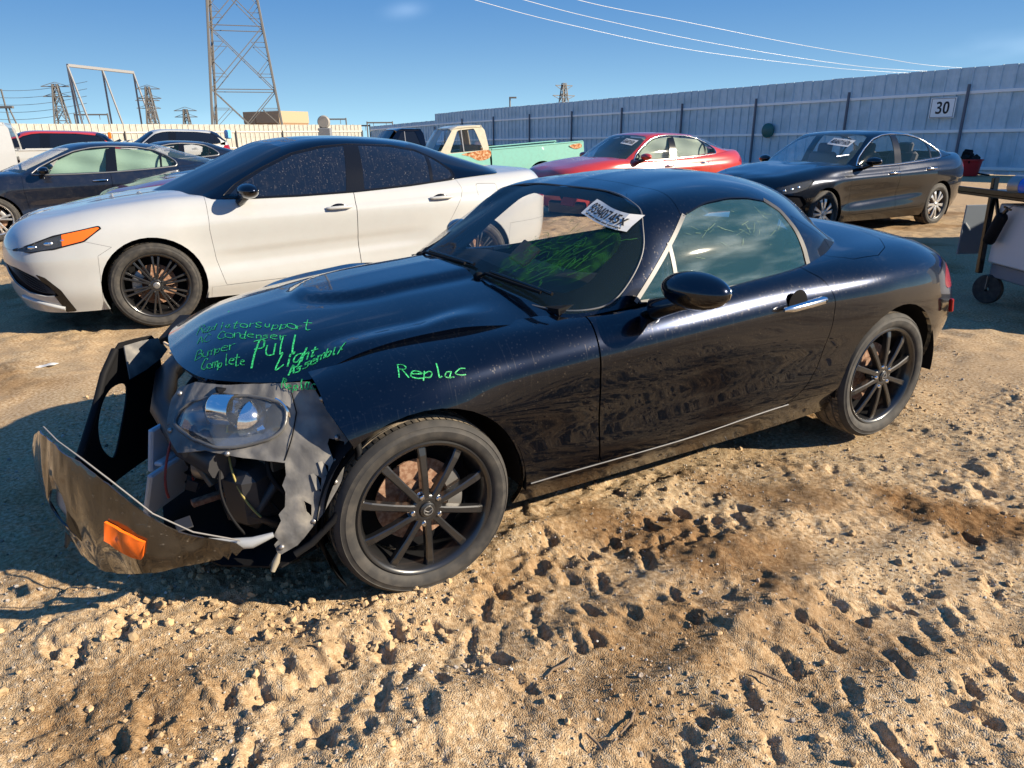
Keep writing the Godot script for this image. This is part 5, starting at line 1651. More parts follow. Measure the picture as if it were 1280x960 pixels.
func build_sedan(sp: Dictionary) -> Node3D:
	var t := thing("parked_sedan", sp.label, "car", sp.at, 0.0)
	t.transform = Transform3D(Basis(Vector3.UP, sp.turn), sp.at) * Transform3D(Basis(), Vector3(0, 0, -.90))
	var xk: Array = sp.xk; var xt: Array = sp.get("xtop", sp.xk); var yk: Array = sp.yk
	var zs: float = sp.get("zs", 1.0)
	var fine: bool = sp.get("fine", false)
	var up := Vector3.UP; var side := Vector3.BACK
	var pm: Material = sp.paint
	var roof_m: Material = sp.get("roof_paint", pm)
	var wb_fn := func(p: Vector3) -> Vector3:
		var o := p
		if p.z > .5 and p.y > .25 and p.x > -.3 and p.x < 3.5:   # pressed lines along the side
			var k := smoothstep(-.3, .3, p.x) * smoothstep(3.5, 3.0, p.x)
			var y1 := .80 + .035 * p.x
			o.z -= .013 * k * smoothstep(-.004, .022, p.y - y1) * smoothstep(.12, .035, p.y - y1)
			var y2 := .40 + .05 * p.x
			o.z -= .016 * k * smoothstep(.10, .02, absf(p.y - y2 - .06)) * smoothstep(.3, .7, p.x) * smoothstep(2.5, 2.0, p.x)
		return Vector3(piecewise(xk, o.x), piecewise(yk, o.y), o.z * zs)
	var wt_fn := func(p: Vector3) -> Vector3: return Vector3(piecewise(xt, p.x), piecewise(yk, p.y), p.z * zs)
	var body := grid_soup(net(SEDAN_LINES, spaced(0, 7, 130 if fine else 84), 9 if fine else 5, wb_fn))
	var top := grid_soup(net(SEDAN_TOP, spaced(0, 6, 66 if fine else 42), 7 if fine else 5, wt_fn))
	var bfield := field(body, 0, side); var tfield := field(top, 0, side)
	var wbase: float = sp.wb
	body = cut(body, map_plan([.20,-.02, .28,.42, .44,.74, .6,.805, 1.7,.815, 2.3,.795, 2.75,.755, 3.1,.69, 3.24,.45, 3.28,-.02], xt, zs), 1, up, 0.3)[1]
	body = cut(body, disc_poly(0, sp.R, sp.arch), 0, side)[1]
	body = cut(body, disc_poly(wbase, sp.R, sp.arch), 0, side)[1]
	var liner := body.pushed(-0.02)
	var parts := []   # [name, soup, material, label]
	var r := panel(body, map_poly([.455,1.3, .452,.85, .445,.74, .465,.5, .50,.345, .515,.285, 1.665,.315, 1.655,.6, 1.665,1.3], xk, yk, .02), 0, .003, side)
	parts.append(["front_door", r[0], pm])
	r = panel(r[1], map_poly([1.665,1.3, 1.655,.6, 1.665,.315, 2.33,.33, 2.385,.40, 2.51,.633, 2.66,.88, 2.70,.955, 2.66,1.07, 2.60,1.3], xk, yk, .02), 0, .003, side)
	parts.append(["rear_door", r[0], pm])
	r = panel(r[1], map_poly([.36,-.1, .40,.28, .515,.285, 1.665,.315, 2.33,.33, 2.45,.32, 2.5,-.1], xk, yk), 0, .002, side, -1.0)
	parts.append(["rocker_panel", r[0], pm])
	if sp.has("fuel"):
		r = panel(r[1], round_poly(sp.fuel, .03), 0, .003, side)
		parts.append(["fuel_door", r[0], pm])
	r = panel(r[1], map_plan([-.735,-.02, -.71,.25, -.61,.46, -.42,.64, .0,.725, .30,.765, .40,.75, .30,.42, .2,-.02], xk, zs), 1, .003, up, .35)
	parts.append(["hood", r[0], pm])
	r = panel(r[1], map_poly(sp.get("lamp", [-.86,.655, -.739,.70, -.6,.755, -.31,.812, -.295,.80, -.42,.712, -.6,.668, -.75,.645]), xk, yk), 0, .003, Vector3(-.3, 0, .8), .1)
	var lamp: Soup = r[0]
	r = panel(r[1], map_poly([-1.3,-.1, -.40,-.1, -.35,.60, -.25,.66, -.42,.712, -.6,.668, -.86,.655, -1.3,.66], xk, yk), 0, .002, Vector3.ZERO)
	var bumper: Soup = r[0]
	r = panel(r[1], map_plan([3.31,-.02, 3.3,.4, 3.22,.60, 3.58,.54, 3.72,.3, 3.75,-.02], xk, zs), 1, .003, up, .35)
	parts.append(["trunk_lid", r[0], pm])
	r = panel(r[1], map_poly(sp.get("tail", [3.50,.90, 3.60,.985, 3.80,1.0, 3.95,.96, 3.95,.86, 3.7,.84]), xk, yk, .02), 0, .003, Vector3(.3, 0, .8), .1)
	parts.append(["tail_lamp", r[0], M.lamp_red])
	r = panel(r[1], map_poly([3.12,-.1, 3.2,.62, 4.2,.66, 4.2,-.1], xk, yk), 0, .002, Vector3.ZERO)
	parts.append(["rear_bumper", r[0], pm])
	r = cut(r[1], map_poly([-1.3,-1, .5,-1, .5,2, -1.3,2], xk, yk), 0)
	parts.append(["front_fender", r[0], pm]); parts.append(["rear_quarter_panel", r[1], pm])
	# openings in the bumper
	for g in sp.get("bumper_cuts", []):
		var c := cut(bumper, map_poly(g.pg, xk, yk, .01), 0, Vector3(-.5, 0, .8), .02)
		bumper = c[1]
		parts.append([g.called, (c[0] as Soup).pushed(-g.get("deep", 0.0)), g.m])
	parts.append(["front_bumper", bumper, pm])
	if sp.has("slats"):
		for k in 6:
			var line := []
			for j in 9:
				var q := Vector2(lerpf(-.93, -.665, j / 8.0), lerpf(.53, .335, j / 8.0) + (k - 2.5) * .022 * sin(PI * clampf(j / 8.0, .05, .95)))
				var h := on_field(bfield, Vector2(piecewise(xk, q.x), piecewise(yk, q.y)))
				if h.size() > 0: line.append(h[0] - h[1] * .012)
			if line.size() > 2: part("grille_slat", tube(line, .004, 5), M.rim_grey, t)
		var lip := []
		for j in 10:
			var h := on_field(bfield, Vector2(piecewise(xk, lerpf(-.86, -.62, j / 9.0)), piecewise(yk, lerpf(.30, .215, j / 9.0))))
			if h.size() > 0: lip.append(h[0] + h[1] * .006)
		if lip.size() > 2: part("bumper_lip", tube(lip, .016, 8), M.white, t)
	# glass house
	var wf := [.63,.985, .72,1.06, .95,1.18, 1.21,1.29, 1.45,1.338, 1.665,1.355, 1.60,.984, 1.2,.974, .85,.974]
	var wr := [1.80,1.358, 2.1,1.342, 2.34,1.300, 2.43,1.262, 2.405,1.036, 2.2,1.02, 1.765,.992]
	var wq := [2.465,1.25, 2.55,1.195, 2.63,1.125, 2.645,1.08, 2.6,1.056, 2.435,1.04]
	var dlo := [.57,.972, .70,1.075, .94,1.197, 1.20,1.305, 1.45,1.354, 1.70,1.371, 2.1,1.357, 2.35,1.312, 2.53,1.225, 2.655,1.13, 2.675,1.07, 2.63,1.042, 2.2,1.006, 1.7,.976, 1.2,.961, .8,.961]
	var gm: Material = sp.get("glass", M.glass)
	var glass_parts := []
	for w in [wf, wr, wq]:
		r = panel(top, map_poly(w, xt, yk, .012), 0, .001, side)
		glass_parts.append(r[0]); top = r[1]
	r = cut(top, map_poly(dlo, xt, yk, .02), 0, side)
	parts.append(["window_frame", (r[0] as Soup).pushed(.002), M.trim]); top = r[1]
	var ws_pg := PackedVector2Array()
	for q in [[-.02,1.01], [.40,.995], [.70,.985], [.735,.99], [.715,1.08], [.67,1.20], [.60,1.325], [.54,1.352], [.33,1.378], [-.02,1.388]]: ws_pg.append(Vector2(q[0] * zs, piecewise(yk, q[1])))
	r = cut(top, ws_pg, 2, Vector3(-1, 0, 0), .12)
	var ws: Soup = r[0]
	r = cut(r[1], ws_pg, 2, Vector3(1, 0, 0), .12)
	var rg: Soup = r[0]
	var shell: Soup = r[1]
	part("roof", shell.both(), roof_m, t)
	if sp.get("see_in", true): part("roof_lining", shell.pushed(-.015).both(), mat(lin(.25, .24, .22), .9), t)
	var wsp := part("windshield", ws.both(), sp.get("front_glass", M.glass_front), t)
	part("rear_window", rg.both(), sp.get("front_glass", M.glass_front), t)
	for f in 2:
		for k in 3:
			part("side_window", glass_parts[k] if f == 0 else (glass_parts[k] as Soup).mirrored(), gm, t)
		for p in parts:
			var s: Soup = p[1]
			if s.v.size() == 0: continue
			if p[0] == "hood" or p[0] == "trunk_lid":
				if f == 0: part(p[0], skirted(s.both(), .012), p[2], t)
			else:
				part(p[0], skirted(s if f == 0 else s.mirrored(), .012), p[2], t)
		part("body_liner", liner if f == 0 else liner.mirrored(), M.inner, t)
		var lm := kid("headlamp", t)
		part("lamp_lens", lamp if f == 0 else lamp.mirrored(), sp.get("lens", M.lens), lm)
		part("lamp_bowl", lamp.pushed(-.035) if f == 0 else lamp.pushed(-.03).mirrored(), sp.get("lamp_mat", M.satin), lm)
		if f == 0:
			var lpts := []
			for q in map_poly(sp.get("lamp", [-.86,.655, -.739,.70, -.6,.755, -.31,.812, -.295,.80, -.42,.712, -.6,.668, -.75,.645]), xk, yk, .01):
				var h := on_field(bfield, q)
				if h.size() > 0: lpts.append(h[0] + Vector3(-.001, 0, .001))
			if lpts.size() > 2:
				lpts.append(lpts[0])
				part("lamp_edge", tube(lpts, .006, 6, false), M.trim, lm)
			for k in 3:
				var a := on_field(bfield, Vector2(piecewise(xk, -.74 + .10 * k), piecewise(yk, .685 + .022 * k)))
				if a.size() > 0: part("lamp_element", ellipsoid(a[0] - a[1] * .018, Vector3(.035, .018, .02), 14, 8), M.chrome, lm)
		if sp.has("amber"):
			var am: Soup = cut(lamp.pushed(.002), map_poly(sp.amber, xk, yk), 0)[0]
			part("amber_lens", am if f == 0 else am.mirrored(), M.amber, lm)
		for x in [0.0, wbase]:
			var well := lathe([[sp.arch + .008, .50], [sp.arch + .008, .885 * zs]], 30, -0.5, PI + 0.5)
			well.add(lathe([[sp.arch + .008, .50], [0.0, .50]], 30, -0.5, PI + 0.5))
			well = well.flipped().moved(Transform3D(Basis(), Vector3(x, sp.R, 0)))
			part("wheel_well", well if f == 0 else well.mirrored(), M.dark, t)
		var sg := 1.0 if f == 0 else -1.0
		# mirror
		var mp := Vector3(piecewise(xt, .76), piecewise(yk, 1.03), .985 * zs * sg)
		var mi := kid("door_mirror", t)
		part("mirror_shell", ellipsoid(mp, Vector3(.080, .060, .118), 24, 14, Basis(Vector3.UP, .2 * sg)), sp.get("mirror_mat", pm), mi)
		part("mirror_foot", tube([mp + Vector3(-.05, -.085, -.12 * sg), mp + Vector3(-.03, -.06, -.05 * sg), mp + Vector3(0, -.03, 0)], .03, 8, true, [.04, .03, .03]), M.trim, mi)
		for hx in [1.505, 2.46]:
			var x := piecewise(xk, hx)
			var y := piecewise(yk, .856 if hx < 2.0 else .896)
			var h := on_field(bfield, Vector2(x, y))
			if h.size() == 0: continue
			var c: Vector3 = h[0]
			c.z *= sg
			var hd := kid("door_handle", t)
			part("handle_bar", tube([c + Vector3(-.11, 0, .004 * sg), c + Vector3(-.085, 0, .028 * sg), c + Vector3(0, .003, .034 * sg), c + Vector3(.085, .004, .028 * sg), c + Vector3(.11, .004, .004 * sg)], .012, 8, true, [.010, .014, .015, .014, .010]), sp.get("handle_mat", pm), hd)
			part("handle_cup", ellipsoid(c + Vector3(0, 0, -.006 * sg), Vector3(.07, .035, .008), 20, 8), pm if sp.has("handle_mat") else M.trim, hd)
	# trim round the side windows
	var loop := []
	var dp := map_poly(dlo, xt, yk, .02)
	for q in dp:
		var h := on_field(tfield, q)
		if h.size() > 0: loop.append(h[0] + Vector3(0, 0, .002))
	if loop.size() > 2:
		loop = eased(loop, 3, true)
		loop.append(loop[0])
		var tb := tube(loop, sp.get("trim_r", .006), 6, false)
		part("window_trim", tb.both(), sp.get("trim_mat", M.trim), t)
	# body side: floor, cabin, wheels
	part("underbody", rbox(Vector3(wbase * .5, .26, 0), Vector3(wbase + 1.2, .08, 1.15), .02).add(rbox(Vector3(wbase * .5, .25, 0), Vector3(wbase - .95, .1, 1.6), .02)), M.dark, t)
	var cab := kid("cabin", t)
	if sp.get("see_in", true):
		var cm: Material = sp.get("seat_mat", M.cloth)
		part("tub", rbox(Vector3(1.6, .36, 0), Vector3(2.3, .04, 1.5)).add(rbox(Vector3(piecewise(xt, 2.85), .72, 0), Vector3(.05, .7, 1.3), .01, Basis(Vector3.BACK, -.25))).add(rbox(Vector3(1.6, .62, .76 * zs), Vector3(2.2, .56, .05))).add(rbox(Vector3(1.6, .62, -.76 * zs), Vector3(2.2, .56, .05))), M.inner, cab)
		part("dashboard", rbox(Vector3(.62, .86, 0), Vector3(.62, .2, 1.42), .08), M.plastic, cab)
		part("steering_wheel", torus_soup(.18, .015).moved(Transform3D(Basis(Vector3.BACK, 1.15) * Basis(Vector3.RIGHT, PI / 2), Vector3(1.02, .93, .37))), M.trim, cab)
		for q in [[1.45, .38], [1.45, -.38], [2.35, .36], [2.35, -.36]]:
			var x := piecewise(xt, q[0])
			part("seat", rbox(Vector3(x - .3, .55, q[1]), Vector3(.5, .16, .5), .05).add(rbox(Vector3(x, .84, q[1]), Vector3(.14, .62, .48), .05, Basis(Vector3.BACK, -.28))).add(rbox(Vector3(x + .1, 1.20, q[1]), Vector3(.09, .16, .25), .04, Basis(Vector3.BACK, -.2))), cm, cab)
		part("rear_shelf", rbox(Vector3(piecewise(xt, 2.98), 1.02, 0), Vector3(.42, .03, 1.2), .01), M.plastic, cab)
	if sp.has("curtain"):
		for sg in [1.0, -1.0]:
			var cu := sheet(map_poly([.80,.95, .95,1.16, 1.25,1.30, 1.7,1.34, 2.3,1.29, 2.6,1.12, 2.6,1.0, 1.7,.93], xt, yk), .08, func(q: Vector2) -> Vector3: return Vector3(q.x, q.y, sg * (.70 - .12 * (q.y - 1.0) + .018 * sin(q.x * 9.0) + .010 * sin(q.y * 21.0 + q.x * 5.0)) * zs))
			part("airbag_curtain", cu, sp.curtain, cab)
	var wz: float = sp.get("wz", .905)
	add_wheel(t, Vector3(0, sp.R, wz * zs), sp.wheel, sp.get("spin", 0.2))
	add_wheel(t, Vector3(wbase, sp.R, wz * zs), sp.wheel, sp.get("spin", 0.2) + .5)
	add_wheel(t, Vector3(0, sp.R, -wz * zs), sp.wheel, 0.0, true); add_wheel(t, Vector3(wbase, sp.R, -wz * zs), sp.wheel, 0.0, true)
	if sp.has("sticker"):
		var wfd := field(ws, 2, Vector3(-1, 0, 0))
		var st: Array = sp.sticker
		var pt := func(u: float, v: float, lift: float) -> Vector3:
			var q := Vector2(lerpf(st[0], st[2], u), lerpf(st[1], st[3], v) - .04 * u)
			var h := on_field(wfd, q)
			return (h[0] + h[1] * lift) if h.size() > 0 else Vector3(.6, 1.2, q.x)
		var cs := Soup.new()
		for i in 6:
			for j in 2:
				var a: Vector3 = pt.call(i / 6.0, j / 2.0, .004); var b: Vector3 = pt.call((i + 1) / 6.0, j / 2.0, .004)
				var c: Vector3 = pt.call((i + 1) / 6.0, (j + 1) / 2.0, .004); var d: Vector3 = pt.call(i / 6.0, (j + 1) / 2.0, .004)
				cs.flat(a, d, b); cs.flat(b, d, c)
		for i in cs.n.size():
			if cs.n[i].x > 0.0: cs.n[i] = -cs.n[i]
		part("lot_sticker", cs, M.paper, wsp)
		lay_text(sp.sticker_text, pt, .06, .94, .15, .8, "lot_number", M.ink, wsp, .006)
	return t

# ------------------------------------------------------------------ fences
func fence_panel_mesh(w: float, h: float) -> ArrayMesh:
	# one sheet-metal panel: flat pan with a raised rib at its edge, base at y 0, front at +z
	var s := Soup.new()
	var pr := [[0.0, 0.0], [0.010, 0.05], [0.042, 0.05], [0.052, 0.0], [w * .36, 0.0], [w * .37, .006], [w * .40, .006], [w * .41, 0.0], [w * .67, 0.0], [w * .68, .006], [w * .71, .006], [w * .72, 0.0], [w, 0.0]]
	for i in pr.size() - 1:
		var a := Vector3(pr[i][0], 0, pr[i][1]); var b := Vector3(pr[i + 1][0], 0, pr[i + 1][1])
		var m := Vector3(-(b.z - a.z), 0, b.x - a.x).normalized()
		s.quad(a, b, b + Vector3(0, h, 0), a + Vector3(0, h, 0), m)
	return mesh_of(s)

func build_fence(called: String, label: String, from: Vector3, dir: Vector3, first: int, last: int, height: Callable, panel_mats: Array, post_m: Material, girt_m: Material, girts: Array, lean := 0.0) -> Node3D:
	var t := thing(called, label, "fence", Vector3.ZERO)
	var bay := 4.8
	var face := dir.cross(Vector3.UP)
	if face.dot(-from) < 0: face = -face
	face.y = 0; face = face.normalized()
	var turn := Basis(-dir if (-dir).cross(Vector3.UP).dot(face) < 0.0 else dir, Vector3.UP, face)
	if turn.determinant() < 0.0: turn = Basis(-turn.x, Vector3.UP, face)
	var meshes := {}
	var r := RandomNumberGenerator.new()
	r.seed = 41
	for k in range(first, last + 1):
		var p := from + dir * bay * k
		var h: float = height.call(k)
		p.y = drop(p.x, p.z)
		var post := tube([Vector3(0, -.3, 0), Vector3(0, h * .85, 0)], .055, 8)
		part("post", post, post_m, t).position = p + face * .11
		if k == last: break
		var q := from + dir * bay * (k + 1)
		q.y = drop(q.x, q.z)
		for g in girts:
			var a := p + Vector3(0, g, 0) + face * .045; var b := q + Vector3(0, g, 0) + face * .045
			part("rail", bar(a, b, .05, .11), girt_m, t)
		if not meshes.has(h): meshes[h] = fence_panel_mesh(.48, h)
		for j in 10:
			var o := p.lerp(q, (j + (1.0 if turn.x.dot(dir) < 0.0 else 0.0)) / 10.0)
			var pn := obj("panel", meshes[h], panel_mats[r.randi() % panel_mats.size()], t)
			pn.transform = Transform3D(turn, o + Vector3(0, .02 + r.randf_range(-.012, .012), 0) + face * r.randf_range(-.003, .003))
	return t

func build_place() -> void:
	var gp := []
	for k in 3:
		var m := mat(Color.WHITE, .5, 0.0)
		m.albedo_texture = noise_tex(256, .02, [[.3, lin(.38 + .03 * k, .51 + .03 * k, .59 + .03 * k)], [.7, lin(.45 + .03 * k, .58 + .03 * k, .66 + .03 * k)]], 60 + k)
		tri_map(m, .35)
		gp.append(m)
	var galv := mat(lin(.82, .83, .83), .5, .0)
	var post_d := mat(lin(.10, .12, .16), .5, .3)
	var dir := Vector3(-18.3, 0, -28.0).normalized()
	build_fence("metal_fence", "tall blue-grey corrugated metal fence on the right with the 30 sign", Vector3(17.2, 0, -28.2), dir, -4, 12, func(k: int) -> float: return 3.77 if k < 9 else 3.25, gp, post_d, galv, [.22, 1.56, 2.92])
	var wp := []
	for k in 2:
		var m := mat(Color.WHITE, .6)
		m.albedo_texture = noise_tex(256, .02, [[.3, lin(.30, .285, .25)], [.7, lin(.38 - .03 * k, .365 - .03 * k, .33 - .03 * k)]], 70 + k)
		tri_map(m, .35)
		wp.append(m)
	build_fence("metal_fence", "long cream white corrugated metal fence in the far left distance", Vector3(-15.5, 0, -77.5), Vector3(-20.7, 0, 25.6).normalized(), 0, 10, func(_k: int) -> float: return 3.45, wp, mat(lin(.08, .08, .08), .6), mat(lin(.45, .43, .40), .6), [1.5, 2.85])
	# sign 30
	var face := dir.cross(Vector3.UP)
	if face.z < 0: face = -face
	var sg := thing("number_sign", "white number sign reading 30 on the blue-grey fence", "sign", Vector3(16.48, 1.93, -29.24) + face * .09)
	sg.basis = Basis(-dir, Vector3.UP, face).scaled(Vector3.ONE * 1.22)
	part("sign_board", rbox(Vector3(.37, .31, 0), Vector3(.78, .60, .02), .006), mat(lin(.85, .85, .84), .6), sg)
	var edge := Soup.new()
	for q in [[Vector3(.37, .585, .012), Vector3(.72, .02, .004)], [Vector3(.37, .035, .012), Vector3(.72, .02, .004)], [Vector3(.02, .31, .012), Vector3(.02, .53, .004)], [Vector3(.72, .31, .012), Vector3(.02, .53, .004)]]: edge.add(rbox(q[0], q[1], .001))
	part("sign_border", edge, mat(lin(.2, .2, .22), .6), sg)
	var on_sign := func(u: float, v: float, l: float) -> Vector3: return Vector3(.02 + .70 * u, .585 - .55 * v, .011 + l)
	lay_text("3", on_sign, .22, .48, .16, .82, "digit", M.ink, sg, .003)
	lay_text("0", on_sign, .53, .80, .16, .82, "digit", M.ink, sg, .003)
	# round green thing on the fence
	var gd := thing("round_fixture", "round dark green fixture hanging on the blue-grey fence", "fixture", Vector3(12.43, 1.56, -35.46) + face * .1)
	gd.basis = Basis(-dir, Vector3.UP, face)
	part("drum", lathe([[0.0, -.02], [.30, -.02], [.33, .02], [.33, .10], [.27, .15], [0.001, .17]], 28).flipped(), mat(lin(.01, .10, .10), .5), gd)
	# red tub full of scrap, by the fence
	var rb := thing("red_tub", "red plastic tub heaped with black scrap behind the black sedan", "tub", Vector3(16.6, drop(16.6, -26.4), -26.4))
	part("tub_shell", lathe([[.30, 0.0], [.33, .02], [.40, .52], [.44, .54], [.44, .58], [.38, .58], [.30, .10], [.0, .10]], 24).moved(Transform3D(Basis(Vector3.RIGHT, -PI / 2), Vector3.ZERO)), mat(lin(.40, .008, .015), .35), rb)
	var r := RandomNumberGenerator.new()
	r.seed = 3
	for k in 9:
		part("scrap_piece", rbox(Vector3(r.randf_range(-.25, .25), r.randf_range(.52, .78), r.randf_range(-.2, .2)), Vector3(r.randf_range(.15, .4), r.randf_range(.08, .2), r.randf_range(.1, .3)), .02, Basis(Vector3(r.randf(), r.randf(), r.randf()).normalized(), r.randf_range(0, 3))), M.plastic, rb)
	part("tub_handle", bar(Vector3(.38, .08, 0), Vector3(.75, .02, .1), .08, .06), M.plastic, rb)
	build_cart()
	build_trucks()
	build_far()

func build_cart() -> void:
	var grey := mat(lin(.52, .53, .55), .45, .1)
	var dark_grey := mat(lin(.15, .18, .22), .5, .2)
	var t := thing("service_cart", "grey metal service cart with a black tray top at the right edge of the picture", "cart", Vector3(4.14, 0, -5.6))
	part("cabinet", rbox(Vector3(.75, .61, .08), Vector3(1.46, .50, 1.14), .012), grey, t)
	part("skirt", rbox(Vector3(.76, .295, .06), Vector3(1.40, .12, 1.10), .008), dark_grey, t)
	part("tray_top", rbox(Vector3(.72, .925, -.12), Vector3(1.62, .035, 1.62), .008).add(rbox(Vector3(-.08, .95, -.12), Vector3(.02, .05, 1.62), .004)), M.trim, t)
	part("post", bar(Vector3(-.01, .26, -.52), Vector3(-.015, 1.07, -.56), .045, .045), M.trim, t)
	part("hasp", bar(Vector3(.0, .90, -.52), Vector3(.0, .74, -.44), .025, .02), M.trim, t)
	part("open_door", rbox(Vector3(.28, .555, -1.15), Vector3(.26, .46, .015), .003, Basis(Vector3.UP, .1)), dark_grey, t)
	part("door_handle", bar(Vector3(.17, .62, -1.13), Vector3(.23, .55, -1.13), .018, .012), M.paper, t)
	var wheel_m := lathe([[.02, -.022], [.085, -.024], [.12, -.024], [.128, -.012], [.128, .012], [.12, .024], [.085, .024], [.02, .022]], 30)
	for q in [[.06, -.46], [.06, .58], [1.4, -.46], [1.4, .58]]:
		var w := kid("caster", t, Vector3(q[0], .128, q[1]))
		w.rotation.y = PI / 2 + .45
		part("caster_wheel", wheel_m, M.rubber, w)
		part("caster_fork", bar(Vector3(0, 0, .03), Vector3(0, .12, .03), .03, .005).add(bar(Vector3(0, 0, -.03), Vector3(0, .12, -.03), .03, .005)), M.steel, w)
	var rl := thing("blue_roll", "roll of bright blue film lying on the black cart tray", "roll", Vector3(4.09, 1.022, -5.86))
	part("film", tube([Vector3(.02, 0, .10), Vector3(.1, 0, 1.1)], .078, 28), mat(lin(.01, .10, .55), .25), rl)
	part("silver_band", tube([Vector3(.012, 0, 0), Vector3(.022, 0, .115)], .081, 28), M.satin, rl)
	part("core", lathe([[.0, .0], [.036, .0], [.036, .012], [.058, .012], [.058, -.004]], 24).moved(Transform3D(Basis(Vector3.UP, PI), Vector3(.011, 0, -.006))), mat(lin(.12, .07, .04), .8), rl)
	var ex := thing("black_canister", "black canister hanging tilted on the side of the grey cart", "canister", Vector3(4.09, .67, -5.97))
	ex.basis = Basis(Vector3.RIGHT, .42)
	part("canister_body", lathe([[.0, -.14], [.042, -.14], [.048, -.125], [.048, .10], [.035, .125], [.018, .135], [.0, .136]], 24).moved(Transform3D(Basis(Vector3.RIGHT, -PI / 2), Vector3.ZERO)), M.plastic, ex)
	part("canister_valve", bar(Vector3(0, .13, 0), Vector3(0, .19, .02), .025, .025).add(bar(Vector3(0, .18, -.03), Vector3(0, .20, .06), .014, .014)), M.trim, ex)
	part("canister_hook", tube([Vector3(0, .19, .02), Vector3(.03, .23, .03), Vector3(.06, .22, .03)], .006, 6), M.steel, ex)
	# the trailer out of frame whose shadow falls across the ground here
	var tr := thing("box_trailer", "white box trailer standing beside the grey cart, past the right edge", "trailer", Vector3(8.6, 0, -7.5))
	part("trailer_body", rbox(Vector3(0, 1.35, 0), Vector3(2.1, 1.7, 4.3), .03), M.white, tr)
	for z in [-.45, .45]:
		for x in [-.95, .95]:
			var w := kid("trailer_wheel", tr, Vector3(x, .33, z))
			w.rotation.y = PI / 2
			part("tyre", lathe([[.2, -.09], [.33, -.09], [.335, 0], [.33, .09], [.2, .09]], 30), M.rubber, w)

